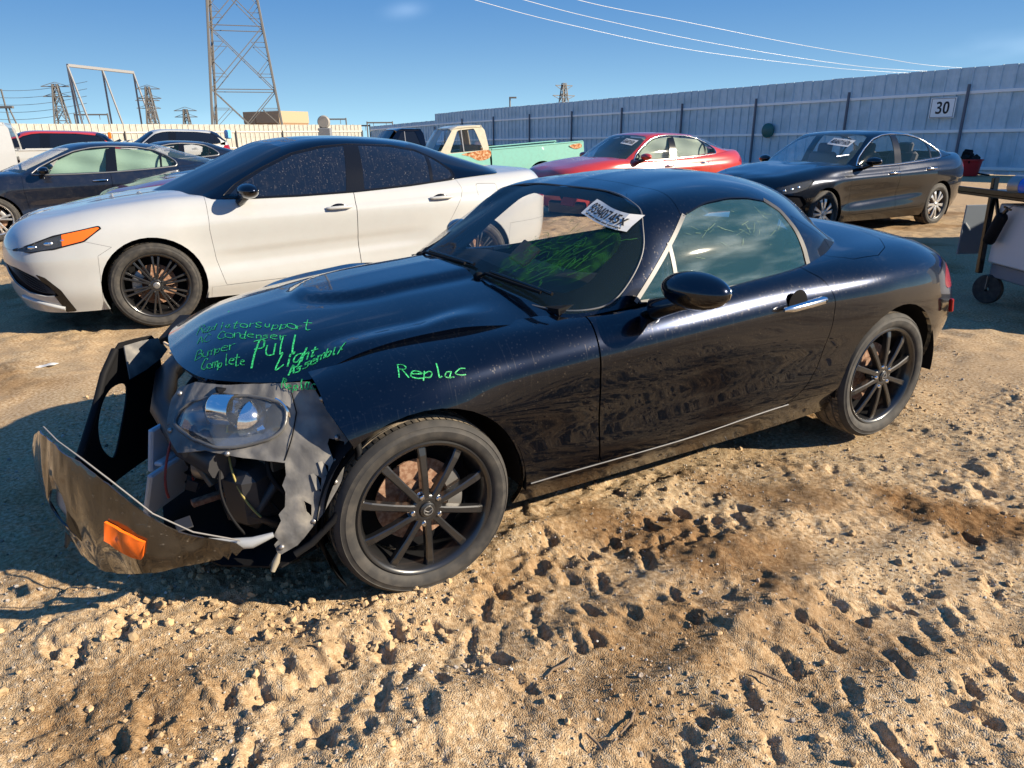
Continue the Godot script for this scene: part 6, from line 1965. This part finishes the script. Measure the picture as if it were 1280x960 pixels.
# ------------------------------------------------------------------ trucks
func build_pickup(sp: Dictionary) -> Node3D:
	var t := thing("pickup_truck", sp.label, "pickup truck", sp.at)
	t.transform = Transform3D(Basis(Vector3.UP, sp.turn) * Basis(Vector3.BACK, sp.get("pitch", 0.0)), sp.at)
	# local: x to the rear, origin on the ground under the front axle; z toward the viewer
	var pm: Material = sp.paint; var rm: Material = sp.get("roof_paint", pm); var bm: Material = sp.get("bed_paint", pm)
	var hw: float = sp.get("half", .96)
	var belt: float = sp.get("belt", 1.18); var roof: float = sp.get("roof", 1.78)
	var cab0: float = sp.get("cab0", .75); var cab1: float = sp.get("cab1", 2.25); var bed1: float = sp.get("bed1", 4.75)
	var round_c: float = sp.get("curve", .06)
	var side_at := func(q: Vector2) -> Vector3:
		var k := clampf((q.y - belt) / (roof - belt), 0, 1)
		return Vector3(q.x, q.y, hw - .03 * pow(absf(q.y - .85) / .5, 2) * (1.0 if q.y < belt else 0.0) - .03 - (.16 * k + round_c * pow(k, 3)))
	var win: PackedVector2Array = map_poly(sp.get("win", [cab0 + .42, belt + .03, cab0 + .72, roof - .12, cab1 - .32, roof - .10, cab1 - .16, belt + .03]), [[0, 0], [10, 10]], [[0, 0], [10, 10]], .05)
	var cab_pg := poly([cab0, .42, cab1, .42, cab1, belt, cab1 - .04, roof - .16, cab1 - .13, roof - .03, cab0 + .75, roof - .02, cab0 + .60, roof - .08, cab0 + .12, belt, cab0, belt - .02])
	var arches := [disc_poly(0, .36, .44), disc_poly(bed1 - 1.25, .36, .44)]
	var front_pg := poly([-.85, .45, cab0 - .004, .42, cab0 - .004, belt - .03, -.80, belt - .08, -.88, .9])
	for f in 2:
		var sg := 1.0 if f == 0 else -1.0
		var mir := func(s: Soup) -> Soup: return s if f == 0 else s.mirrored()
		var cab := sheet(cab_pg, .12, side_at, .02, [win])
		var low: Array = cut(cab, poly([-5, -1, 9, -1, 9, belt + .015, -5, belt + .015]), 0)
		part("door", mir.call(low[0]), pm, t); part("cab_pillars", mir.call(low[1]), sp.get("pillar_paint", rm), t)
		if sp.has("rust"): part("rust_patch", mir.call(sheet(smooth_poly([cab0 + .75, belt - .02, cab1 - .02, belt + .02, cab1 - .01, belt - .17, cab1 - .3, belt - .22, cab1 - .55, belt - .10]), .1, func(q: Vector2) -> Vector3: return side_at.call(q) + Vector3(0, 0, .004))), sp.rust, t)
		part("side_window", mir.call(sheet(win, .15, func(q: Vector2) -> Vector3: return side_at.call(q) - Vector3(0, 0, .012))), sp.get("glass", M.glass), t)
		if sp.get("vent_bar", true): part("vent_bar", mir.call(bar(side_at.call(Vector2(cab0 + .80, belt + .03)), side_at.call(Vector2(cab0 + .82, roof - .11)), .03, .03)), M.satin, t)
		part("front_fender", mir.call(sheet(front_pg, .12, side_at, .02, [arches[0]])), pm, t)
		var bed := sheet(poly([cab1 + .05, .48, bed1, .52, bed1 + .02, belt + .02, cab1 + .05, belt + .02]), .14, func(q: Vector2) -> Vector3: return Vector3(q.x, q.y, hw - .03 + .02 * exp(-pow((q.y - belt + .22) / .05, 2)) - .05 * pow(maxf(0, .8 - q.y) / .4, 2)), .03, [arches[1]])
		part("bed_side", mir.call(bed), bm, t)
		part("bed_rail", mir.call(rbox(Vector3((cab1 + bed1) * .5 + .03, belt + .03, hw - .06), Vector3(bed1 - cab1 - .06, .035, .09), .01)), bm, t)
		if sp.has("rust"): part("rust_patch", mir.call(sheet(smooth_poly([bed1 - .42, belt - .05, bed1 - .1, belt - .02, bed1 - .06, belt - .12, bed1 - .25, belt - .15]), .1, func(q: Vector2) -> Vector3: return Vector3(q.x, q.y, hw - .012 + .02 * exp(-pow((q.y - belt + .22) / .05, 2))))), sp.rust, t)
		for x in [0.0, bed1 - 1.25]:
			var well := lathe([[.445, .5], [.445, hw - .04]], 24, -.3, PI + .3).add(lathe([[.445, .5], [0, .5]], 24)).flipped().moved(Transform3D(Basis(), Vector3(x, .36, 0)))
			part("wheel_well", mir.call(well), M.dark, t)
			var w := kid("wheel", t, Vector3(x, .36, (hw - .04) * sg))
			if f == 1: w.rotation.y = PI
			part("tyre", lathe([[.20, -.03], [.28, 0], [.34, -.03], [.36, -.06], [.36, -.18], [.34, -.21], [.2, -.2]], 36), M.rubber, w)
			part("rim", lathe([[.205, -.02], [.19, -.06], [.10, -.05], [.08, -.02], [.0, -.015]], 30), M.steel, w)
	# roof, back, windscreen, hood
	var roof_s := sheet(poly([cab0 + .55, -hw + .20, cab1 - .1, -hw + .20, cab1 - .1, hw - .20, cab0 + .55, hw - .20]), .1, func(q: Vector2) -> Vector3:
		var e := absf(q.y) / (hw - .20)
		return Vector3(q.x, roof - .06 * pow(e, 6) - .05 * pow(clampf((q.x - cab1 + .45) / .35, 0, 1), 4) - .05 * pow(clampf((cab0 + .85 - q.x) / .3, 0, 1), 3), -q.y), .03)
	part("roof", roof_s, rm, t)
	var back_win := round_poly([-hw + .34, belt + .08, hw - .34, belt + .08, hw - .40, roof - .14, -hw + .40, roof - .14], .05)
	var back_at := func(q: Vector2) -> Vector3: return Vector3(cab1 - .02 - .10 * pow(clampf((q.y - belt) / (roof - belt), 0, 1), 2), q.y, -q.x)
	part("cab_back", sheet(poly([-hw + .03, .45, hw - .03, .45, hw - .05, belt, hw - .22, roof - .03, -hw + .22, roof - .03, -hw + .05, belt]), .15, back_at, .02, [back_win]), rm, t)
	part("rear_window", sheet(back_win, .2, back_at), sp.get("glass", M.glass), t)
	part("windshield", sheet(round_poly([-hw + .13, belt, hw - .13, belt, hw - .26, roof - .07, -hw + .26, roof - .07], .05), .15, func(q: Vector2) -> Vector3: return Vector3(cab0 + .08 + .52 * (q.y - belt) / (roof - belt) - .08 * (1.0 - pow(q.x / hw, 2)), q.y, q.x)), sp.get("front_glass", M.glass_front), t)
	part("hood", sheet(poly([-.82, -hw + .1, cab0 + .05, -hw + .1, cab0 + .05, hw - .1, -.82, hw - .1]), .12, func(q: Vector2) -> Vector3: return Vector3(q.x, belt - .04 + .03 * (1.0 - pow(q.y / hw, 4)) - .05 * pow(clampf((-.3 - q.x) / .5, 0, 1), 2), -q.y), .03), pm, t)
	part("grille", rbox(Vector3(-.86, .78, 0), Vector3(.06, .42, hw * 1.7), .02), M.satin, t)
	part("front_bumper", rbox(Vector3(-.95, .52, 0), Vector3(.14, .18, hw * 1.95), .04), M.steel, t)
	part("tailgate", rbox(Vector3(bed1 - .01, .86, 0), Vector3(.05, .64, hw * 1.84), .015), bm, t)
	part("bed_floor", rbox(Vector3((cab1 + bed1) * .5, .66, 0), Vector3(bed1 - cab1 - .1, .04, hw * 1.85), .01).add(rbox(Vector3(cab1 + .07, .9, 0), Vector3(.03, .5, hw * 1.85), .01)), M.dark, t)
	part("chassis", rbox(Vector3(bed1 * .45, .42, 0), Vector3(bed1 + .6, .16, 1.0), .02), M.dark, t)
	var cab_in := kid("cabin", t)
	part("bench_seat", rbox(Vector3(cab1 - .55, .75, 0), Vector3(.5, .18, hw * 1.6), .05).add(rbox(Vector3(cab1 - .28, 1.05, 0), Vector3(.14, .6, hw * 1.6), .05, Basis(Vector3.BACK, -.2))), sp.get("seat_mat", M.cloth), cab_in)
	part("dashboard", rbox(Vector3(cab0 + .3, belt - .06, 0), Vector3(.35, .2, hw * 1.7), .05), M.plastic, cab_in)
	return t

func build_trucks() -> void:
	var rust := mat(Color.WHITE, .9)
	rust.albedo_texture = noise_tex(256, .02, [[.3, lin(.30, .10, .03)], [.55, lin(.45, .22, .10)], [.8, lin(.55, .40, .25)]], 81)
	tri_map(rust, 2.5)
	# pivot so that the cab/bed joint stands at its place
	var a := Basis(Vector3.UP, .36)
	build_pickup({"label": "old turquoise pickup truck with a cream cab roof and rust below its window", "at": Vector3(-.45, -.28, -19.4) - a * Vector3(2.28, 0, .9), "turn": .36, "pitch": .068, "roof": 1.86, "bed1": 4.98, "paint": M.turq, "roof_paint": M.cream, "pillar_paint": M.cream, "rust": rust, "seat_mat": mat(lin(.4, .2, .1), .8)})
	build_pickup({"label": "black pickup truck cab showing beyond the white sedan's roof, left of the turquoise pickup", "at": Vector3(-5.2, -.12, -24.2), "turn": .45, "paint": M.black_clean, "roof": 1.80, "belt": 1.2, "glass": M.glass_tint, "front_glass": M.glass_tint})
	build_pickup({"label": "cream white crew cab pickup truck cut off by the left edge, behind the dark sedan", "at": Vector3(-14.25, drop(-13, -17) + .06, -15.7), "turn": .51, "paint": M.white, "roof": 1.93, "belt": 1.28, "cab1": 3.15, "bed1": 4.9, "half": 1.0, "glass": M.glass_tint, "front_glass": M.glass_tint, "vent_bar": false, "win": [1.5, 1.33, 1.9, 1.80, 2.83, 1.80, 2.86, 1.33]})
	var suv_x := [[-.97, -.95], [0, 0], [2.825, 2.95], [3.91, 3.95]]
	var suv_t := [[.12, .25], [.45, .62], [1.2, 1.25], [1.7, 1.75], [2.34, 3.25], [2.65, 3.52], [3.15, 3.72], [3.4, 3.84]]
	var suv_y := [[0, 0], [.3, .42], [.95, 1.17], [1.36, 1.72], [1.445, 1.83]]
	var w18 := {"id": "suv", "R": .375, "r": .24, "w": .24, "face": -.02, "hub": .055, "nut_r": .055, "spoke": [[.03, .02, -.022, .03], [.15, .02, -.018, .022], [.232, .03, -.028, .02]], "angles": even(6), "rim_mat": M.alloy}
	var sv := build_sedan({"label": "red suv behind the white pickup cab, amber lamp at its rear roof corner", "at": Vector3(-16.0, drop(-15, -22) + .1, -22.0), "turn": .51, "paint": M.red, "xk": suv_x, "xtop": suv_t, "yk": suv_y, "wb": 2.95, "R": .375, "arch": .43, "glass": M.glass_tint, "front_glass": M.glass_tint, "see_in": false, "wheel": w18})
	sv.set_meta("category", "suv"); sv.name = numbered("parked_suv")
	part("roof_lamp", rbox(Vector3(3.62, 1.66, .66), Vector3(.10, .20, .10), .02), M.amber, sv)
	var s2 := build_sedan({"label": "white suv with a crumpled open hood near the white fence", "at": Vector3(-14.4, -.08, -27.2), "turn": .51, "paint": M.white, "xk": suv_x, "xtop": suv_t, "yk": suv_y, "wb": 2.95, "R": .375, "arch": .43, "glass": M.glass_tint, "front_glass": M.glass_tint, "see_in": false, "wheel": w18})
	s2.set_meta("category", "suv"); s2.name = numbered("parked_suv")
	var r := RandomNumberGenerator.new()
	r.seed = 12
	for k in 7:
		part("crumpled_sheet", rbox(Vector3(-.5 + .14 * k, 1.30 + r.randf_range(-.08, .14), r.randf_range(-.5, .6)), Vector3(.36, .02, .6), .004, Basis(Vector3(r.randf_range(-.3, .3), r.randf_range(-.3, .3), 1).normalized(), r.randf_range(-.7, .7))), M.white if k % 2 == 0 else M.trim, s2)
	part("blue_wrap", rbox(Vector3(3.9, 1.62, .3), Vector3(.18, .34, .7), .05), mat(lin(.15, .45, .75), .5), s2)
	var sed_y := [[0, 0], [1.445, 1.46]]
	var xx := [[-.97, -.97], [0, 0], [3.91, 3.9]]
	var w17: Dictionary = {"id": "seventeen", "R": .332, "r": .230, "w": .215, "face": -.02, "hub": .05, "spoke": [[.03, .02, -.02, .03], [.222, .03, -.02, .02]], "angles": even(5), "rim_mat": M.alloy}
	build_sedan({"label": "maroon sedan mostly hidden behind the white sedan, its hood and blue windshield showing", "at": Vector3(-3.72, -.02, -8.24), "turn": .51, "paint": M.maroon, "xk": xx, "yk": sed_y, "wb": 2.82, "R": .332, "arch": .372, "wheel": w17, "lamp_mat": M.alloy, "glass": M.glass_tint, "front_glass": M.glass_tint, "see_in": false})
	build_sedan({"label": "dark blue sedan behind the maroon one, only its windshield and roof showing", "at": Vector3(-4.75, -.05, -10.9), "turn": .51, "paint": M.navy, "xk": xx, "yk": sed_y, "wb": 2.82, "R": .332, "arch": .372, "wheel": w17, "glass": M.glass_tint, "front_glass": M.glass_tint, "see_in": false})
	build_sedan({"label": "dark sedan with pale window trim in front of the white suv", "at": Vector3(-10.6, drop(-9, -20), -19.6), "turn": .51, "paint": M.navy, "xk": xx, "yk": sed_y, "wb": 2.82, "R": .332, "arch": .372, "wheel": w17, "trim_mat": M.satin, "trim_r": .02, "front_glass": M.glass_tint})

# ------------------------------------------------------------------ towers and other far things
func lattice_tower(t: Node3D, base_w: float, top_w: float, h: float, levels: int, m: Material, leg_r: float, brace_r: float, depth_k := 1.0) -> void:
	var legs := []
	for sx in [-1.0, 1.0]:
		for sz in [-1.0, 1.0]:
			legs.append([Vector3(sx * base_w * .5, 0, sz * base_w * .5 * depth_k), Vector3(sx * top_w * .5, h, sz * top_w * .5 * depth_k)])
	for l in legs: part("leg", bar(l[0], l[1], leg_r * 2, leg_r * 2), m, t)
	var cuts := [0.0]
	var y := 0.0; var hh := 1.0; var sum := 0.0
	for k in levels: sum += pow(.82, k)
	for k in levels:
		y += pow(.82, k) / sum
		cuts.append(y)
	for f in [[0, 1], [1, 3], [3, 2], [2, 0]]:
		for k in levels:
			var a0: Vector3 = legs[f[0]][0].lerp(legs[f[0]][1], cuts[k]); var b0: Vector3 = legs[f[1]][0].lerp(legs[f[1]][1], cuts[k])
			var a1: Vector3 = legs[f[0]][0].lerp(legs[f[0]][1], cuts[k + 1]); var b1: Vector3 = legs[f[1]][0].lerp(legs[f[1]][1], cuts[k + 1])
			var s := Soup.new()
			s.add(bar(a0, b1, brace_r * 2, brace_r * 2)); s.add(bar(b0, a1, brace_r * 2, brace_r * 2)); s.add(bar(a1, b1, brace_r * 2, brace_r * 2))
			# redundant members
			var mid := (a0 + b0 + a1 + b1) * .25
			for q in [a0, b0, a1, b1]:
				var e: Vector3 = (q + mid) * .5
				var leg_pt: Vector3 = (a0 + a1) * .5 if (q == a0 or q == a1) else (b0 + b1) * .5
				s.add(bar(e, leg_pt, brace_r * 1.2, brace_r * 1.2))
				s.add(bar(e, q.lerp(leg_pt, .5), brace_r * 1.2, brace_r * 1.2))
			part("bracing", s, m, t).set_meta("kind", "stuff")

func build_far() -> void:
	var st := mat(lin(.13, .125, .12), .6, .2)
	var pale := mat(lin(.24, .24, .245), .5, .2)
	# the big pylon: its foot far behind the fence
	var t := thing("transmission_tower", "tall steel lattice transmission tower rising out of the top of the picture", "tower", Vector3(-35.1, drop(-38, -100) - .2, -100.0), .30)
	lattice_tower(t, 9.4, 2.2, 40.0, 8, st, .15, .05, .8)
	for y in [28.0, 34.0]:
		part("cross_arm", bar(Vector3(-7, y, 0), Vector3(7, y, 0), .3, .3).add(bar(Vector3(-7, y, 0), Vector3(0, y + 1.6, 0), .15, .15)).add(bar(Vector3(7, y, 0), Vector3(0, y + 1.6, 0), .15, .15)), st, t)
	# substation gantry: a beam on A-legs
	t = thing("steel_gantry", "pale steel gantry of three A-frames under one sloping beam", "gantry", Vector3(-73.5, drop(-60, -135), -134.0))
	var A := Vector3(-1.7, 15.2, 4.0); var B := Vector3(1.9, 15.2, -11.0)
	part("beam", bar(A, B, .5, .5), pale, t)
	for k in 3:
		var p := A.lerp(B, k / 2.0)
		part("leg", bar(p, p + Vector3(-.2, -15.5, 0), .26, .26), pale, t)
		part("leg", bar(p, p + Vector3(3.6, -15.5, .8), .26, .26), pale, t)
		if k == 0: part("leg", bar(p, p + Vector3(1.2, -15.5, .4), .26, .26), pale, t)
	var r := RandomNumberGenerator.new()
	r.seed = 8
	var spots := [[-78.0, -130.0, 12.2, 3.2, .7, "leaning cluster of grey lattice masts left of the gantry"], [-72.2, -150.0, 11.0, 2.6, .6, "grey lattice mast with short arms just right of the gantry"], [-68.0, -142.0, 12.6, 2.8, .6, "taller grey lattice mast with arms, between the gantry and the big tower"], [-65.0, -150.0, 9.0, 2.4, .6, "small grey lattice mast seen behind the gantry legs"]]
	for q in spots:
		t = thing("lattice_mast", q[5], "mast", Vector3(q[0], drop(q[0], q[1]), q[1]), r.randf_range(0, .6))
		lattice_tower(t, q[3], q[4], q[2], 5, st, .10, .05)
		for y in [q[2] * .84, q[2] * .97]:
			part("arm", bar(Vector3(-2.2, y, 0), Vector3(2.2, y, 0), .14, .14).add(bar(Vector3(-2.2, y, 0), Vector3(0, y + .7, 0), .08, .08)).add(bar(Vector3(2.2, y, 0), Vector3(0, y + .7, 0), .08, .08)), st, t)
	t = thing("substation_mast", "grey substation mast and beam at the far left edge behind the white fence", "mast", Vector3(-92.0, drop(-60, -130), -130.0))
	part("beam", bar(Vector3(-8, 8.6, 0), Vector3(6, 8.6, 0), .5, .4), st, t)
	part("post", bar(Vector3(5.0, 0, 0), Vector3(4.6, 11.5, 0), .22, .22), st, t); part("post", bar(Vector3(7.5, 0, 0), Vector3(5.2, 8.6, 0), .2, .2), st, t)
	part("brace", bar(Vector3(-1.5, 6.4, 0), Vector3(3.6, 0, 0), .25, .25), st, t)
	# building beyond
	var tan_m := mat(lin(.25, .15, .08), .8); var cream_m := mat(lin(.34, .255, .165), .8)
	t = thing("warehouse", "tan flat-roofed building beside the foot of the big tower", "building", Vector3(-47.0, drop(-40, -150), -150.0), -.55)
	part("wall", rbox(Vector3(0, 2.6, 0), Vector3(10.2, 7.4, 7.4), .05), tan_m, t)
	part("parapet_band", rbox(Vector3(0, 7.3, 0), Vector3(10.4, 2.2, 7.6), .05), cream_m, t)
	part("downpipe", rbox(Vector3(-1.8, 3.6, 3.9), Vector3(.4, 7.2, .3), .05), cream_m, t)
	part("side_panel", rbox(Vector3(-5.2, 3.6, 0), Vector3(.2, 5.4, 5.6), .03), mat(lin(.12, .09, .09), .7), t)
	# round drum on a post at the corner of the fences
	t = thing("round_tank", "pale round disc on a grey box above the corner of the fences", "tank", Vector3(-18.4, drop(-18, -74), -73.6))
	part("disc", lathe([[0, -.25], [.52, -.25], [.60, -.15], [.62, 0], [.60, .15], [.52, .25], [.0, .25]], 28).moved(Transform3D(Basis(), Vector3(0, 3.72, 0))), mat(lin(.25, .235, .215), .7), t)
	part("box", rbox(Vector3(0, 2.55, 0), Vector3(1.3, 1.2, .8), .05), mat(lin(.16, .17, .19), .6), t)
	part("post", bar(Vector3(0, -.2, 0), Vector3(0, 2.1, 0), .3, .3), st, t)
	# lamp pole and far tower over the right fence
	t = thing("lamp_post", "thin lamp post standing beyond the blue-grey fence", "lamp post", Vector3(0.0, drop(0, -90), -90.0))
	part("pole", tube([Vector3.ZERO, Vector3(0, 6.5, 0)], .09, 8), st, t)
	part("lamp_head", rbox(Vector3(.35, 6.5, 0), Vector3(.9, .18, .35), .03), st, t)
	t = thing("transmission_tower", "tiny distant transmission tower seen over the blue-grey fence", "tower", Vector3(21.5, drop(20, -300), -300.0), .5)
	lattice_tower(t, 6.5, 1.2, 24.0, 5, st, .16, .09)
	for q in [[19.5, 5.2], [23.2, 4.0]]:
		part("cross_arm", bar(Vector3(-q[1], q[0], 0), Vector3(q[1], q[0], 0), .3, .3).add(bar(Vector3(-q[1], q[0], 0), Vector3(0, q[0] - 2.2, 0), .2, .2)).add(bar(Vector3(q[1], q[0], 0), Vector3(0, q[0] - 2.2, 0), .2, .2)), st, t)
	# substation portals along the horizon
	for q in [[-.235, 5.6, 7.0], [-.20, 4.2, 5.4], [-.175, 6.4, 6.0], [-.142, 6.2, 4.0], [-.11, 3.4, 5.6], [-.062, 6.6, 3.2], [-.56, 8.0, 8.5]]:
		var z := -190.0
		var x: float = q[0] * -z
		t = thing("substation_portal", "", "gantry", Vector3(x, drop(x, z), z), .1)
		t.set_meta("label", ["low grey switchyard portal nearest the fence corner", "short grey switchyard portal, second from the fence corner", "wide grey switchyard portal on the skyline left of the lamp post", "tall narrow switchyard portal over the black pickup", "low wide switchyard portal over the turquoise pickup", "narrow switchyard portal nearest the lamp post", "switchyard portal behind the gantry at the left"][[-.235, -.20, -.175, -.142, -.11, -.062, -.56].find(q[0])])
		t.set_meta("group", "switchyard portals on the skyline")
		var w: float = q[1]; var h: float = q[2] + 1.3
		part("beam", bar(Vector3(-w * .5, h, 0), Vector3(w * .5, h, 0), .35, .35), st, t)
		for sx in [-1.0, 1.0]:
			part("post", bar(Vector3(sx * w * .5, -.5, 0), Vector3(sx * w * .5, h + .3, 0), .3, .3), st, t)
			part("insulator", bar(Vector3(sx * w * .25, h, 0), Vector3(sx * w * .25, h - 1.2, 0), .12, .12), st, t)
	# wires: bright overhead lines crossing the sky at the right
	var wm := mat(lin(.55, .56, .58), .4, .2)
	var lines := [[[-.20, .205], [-.042, .162], [.065, .136], [.222, .105], [.38, .085], [.497, .075], [.75, .062]], [[-.14, .206], [.019, .162], [.127, .137], [.273, .109], [.433, .085], [.539, .076], [.8, .064]], [[-.06, .205], [.09, .161], [.219, .137], [.377, .108], [.484, .092], [.58, .08], [.82, .066]]]
	var places := ["lowest", "middle", "uppermost"]
	for k in 3:
		var pts := []
		var keys := []
		for i in lines[k].size():
			var q: Array = lines[k][i]
			var d: float = 62.0 + 12.0 * i
			keys.append([i, q[0] * d, EYE.y + q[1] * d, -d])
		for i in 49: pts.append(curve(keys, 6.0 * i / 48))
		var w := part("power_line", tube(pts, .024, 6), wm)
		tag(w, places[k] + " of the three bright overhead wires sagging across the sky", "wire", "overhead wires")
	# grey wires among the substation masts
	for k in 5:
		var y := 8.0 + 1.2 * k
		var pts := []
		for i in 25:
			var u := i / 24.0
			pts.append(Vector3(lerpf(-100, -74, u), y - 1.4 * sin(PI * u) + drop(-60, -130), -131.0 - .5 * k))
		var w := part("substation_wire", tube(pts, .035, 4), st)
		tag(w, ["lowest", "second lowest", "middle", "second highest", "highest"][k] + " thin grey wire running to the lattice masts at the far left", "wire", "substation wires")

func build_all() -> void:
	build_roadster()
	build_sedans()
	build_place()
	litter()

func build_sedans() -> void:
	M.glass_front = glass(lin(.2, .3, .3), 0.10)
	var tint := paint(lin(.005, .007, .013), .02, .1, 2.4)
	tint.clearcoat_roughness = .02
	tint.uv2_scale = Vector3.ONE * .30
	var mesh_m := mat(lin(.012, .012, .013), .6)
	var ws19 := {"id": "camry", "R": .335, "r": .247, "w": .225, "face": -.022, "hub": .05, "nut_r": .052, "nut_phase": .3,
		"spoke": [[.03, .0075, -.024, .03], [.08, .007, -.020, .026], [.17, .0075, -.022, .022], [.238, .010, -.030, .02]], "angles": paired(10, .10), "rim_mat": M.rim_black, "nut_mat": M.rim_grey, "cap_mat": M.satin, "caliper_at": 2.9}
	build_sedan({"label": "white sedan with a black roof and tinted windows parked beside the crashed roadster", "at": Vector3(-2.7918, 0, -5.4387), "turn": .5134, "paint": M.white, "roof_paint": M.black_clean,
		"xk": [[-.97, -1.02], [-.5, -.51], [0, 0], [3.91, 3.91]], "yk": [[0, 0], [1, 1]], "wb": 2.825, "R": .335, "arch": .378, "fine": true, "slats": true, "glass": tint, "front_glass": M.glass_tint, "see_in": false, "mirror_mat": M.black_clean,
		"fuel": [2.85,1.005, 3.08,.998, 3.072,.872, 2.848,.87], "amber": [-.545,.80, -.30,.83, -.25,.79, -.42,.70, -.56,.672], "lamp_mat": mat(lin(.06, .10, .2), .25, .5), "wheel": ws19,
		"bumper_cuts": [{"called": "lower_grille", "pg": [-.955,.545, -.86,.53, -.76,.47, -.69,.40, -.64,.32, -.72,.315, -.82,.34, -.90,.40, -.94,.47], "deep": .03, "m": mesh_m}, {"called": "black_blade", "pg": [-.75,.485, -.70,.46, -.62,.36, -.555,.19, -.62,.185, -.655,.29, -.70,.39], "deep": -.003, "m": M.trim}, {"called": "grille_slot", "pg": [-1.0,.70, -.80,.705, -.80,.672, -1.0,.665], "deep": .01, "m": M.trim}]})
	var w17 := {"id": "seventeen", "R": .332, "r": .230, "w": .215, "face": -.02, "hub": .05, "nut_r": .05, "nut_phase": .6, "barrel_mat": M.rim_grey,
		"spoke": [[.03, .022, -.022, .03], [.09, .017, -.016, .026], [.17, .022, -.018, .022], [.222, .034, -.028, .02]], "angles": paired(5, .24), "rim_mat": M.alloy, "caliper_at": 2.9}
	var sed_y := [[0, 0], [.955, .955], [1.36, 1.405], [1.445, 1.475]]
	var body_x := [[-.97, -.96], [0, 0], [.45, .52], [1.66, 1.65], [2.825, 2.775], [3.3, 3.28], [3.91, 3.93]]
	var top_x := [[.12, .2], [.45, .58], [1.2, 1.2], [1.7, 1.66], [2.34, 2.43], [2.65, 2.82], [3.15, 3.25], [3.4, 3.48]]
	build_sedan({"label": "black sedan with chrome window trim parked before the fence, sticker on its windshield", "at": Vector3(4.4912, 0, -10.2473), "turn": .5169, "paint": M.accord,
		"xk": body_x, "xtop": top_x, "yk": sed_y, "zs": 1.01, "wb": 2.775, "R": .332, "arch": .372, "fine": true, "glass": M.glass, "trim_mat": M.chrome, "trim_r": .010, "handle_mat": M.chrome, "lamp_mat": mat(lin(.60, .58, .52), .35, .2),
		"lamp": [-.86,.655, -.80,.72, -.6,.775, -.31,.82, -.28,.80, -.40,.70, -.6,.648, -.75,.635], "wheel": w17, "spin": .4, "sticker": [.20, 1.36, .54, 1.27], "sticker_text": "40460160x", "seat_mat": mat(lin(.05, .05, .055), .8),
		"bumper_cuts": [{"called": "torn_grille", "pg": [-1.1,.62, -.75,.63, -.50,.60, -.42,.50, -.55,.40, -.8,.36, -1.1,.36], "deep": .05, "m": M.dark}]})
	build_sedan({"label": "bright red sedan parked beyond the roadster's roof, nearer the fence", "at": Vector3(1.758, 0, -13.255), "turn": .53, "paint": M.red,
		"xk": body_x, "xtop": top_x, "yk": sed_y, "zs": 1.0, "wb": 2.775, "R": .332, "arch": .372, "glass": M.glass, "trim_mat": M.chrome, "trim_r": .010, "handle_mat": M.chrome, "curtain": mat(lin(.18, .23, .20), .8), "wheel": w17, "sticker": [.25, 1.36, .55, 1.27], "sticker_text": "43460160x"})
	var w18 := {"id": "eighteen", "R": .334, "r": .235, "w": .22, "face": -.02, "hub": .05, "nut_r": .05,
		"spoke": [[.03, .014, -.022, .03], [.09, .012, -.016, .026], [.17, .013, -.018, .022], [.228, .018, -.028, .02]], "angles": paired(5, .16), "rim_mat": M.alloy}
	build_sedan({"label": "dusty dark navy sedan with pale airbag curtains behind its windows, left of the white sedan", "at": Vector3(-7.95, -.07, -11.0), "turn": .53, "paint": M.navy,
		"xk": [[-.97, -.97], [0, 0], [3.91, 3.95]], "yk": [[0, 0], [1.445, 1.45]], "wb": 2.82, "R": .334, "arch": .374, "glass": M.glass, "trim_mat": M.satin, "trim_r": .012, "handle_mat": M.chrome, "mirror_mat": M.black_clean, "curtain": mat(lin(.17, .27, .215), .8), "wheel": w18, "spin": .1})
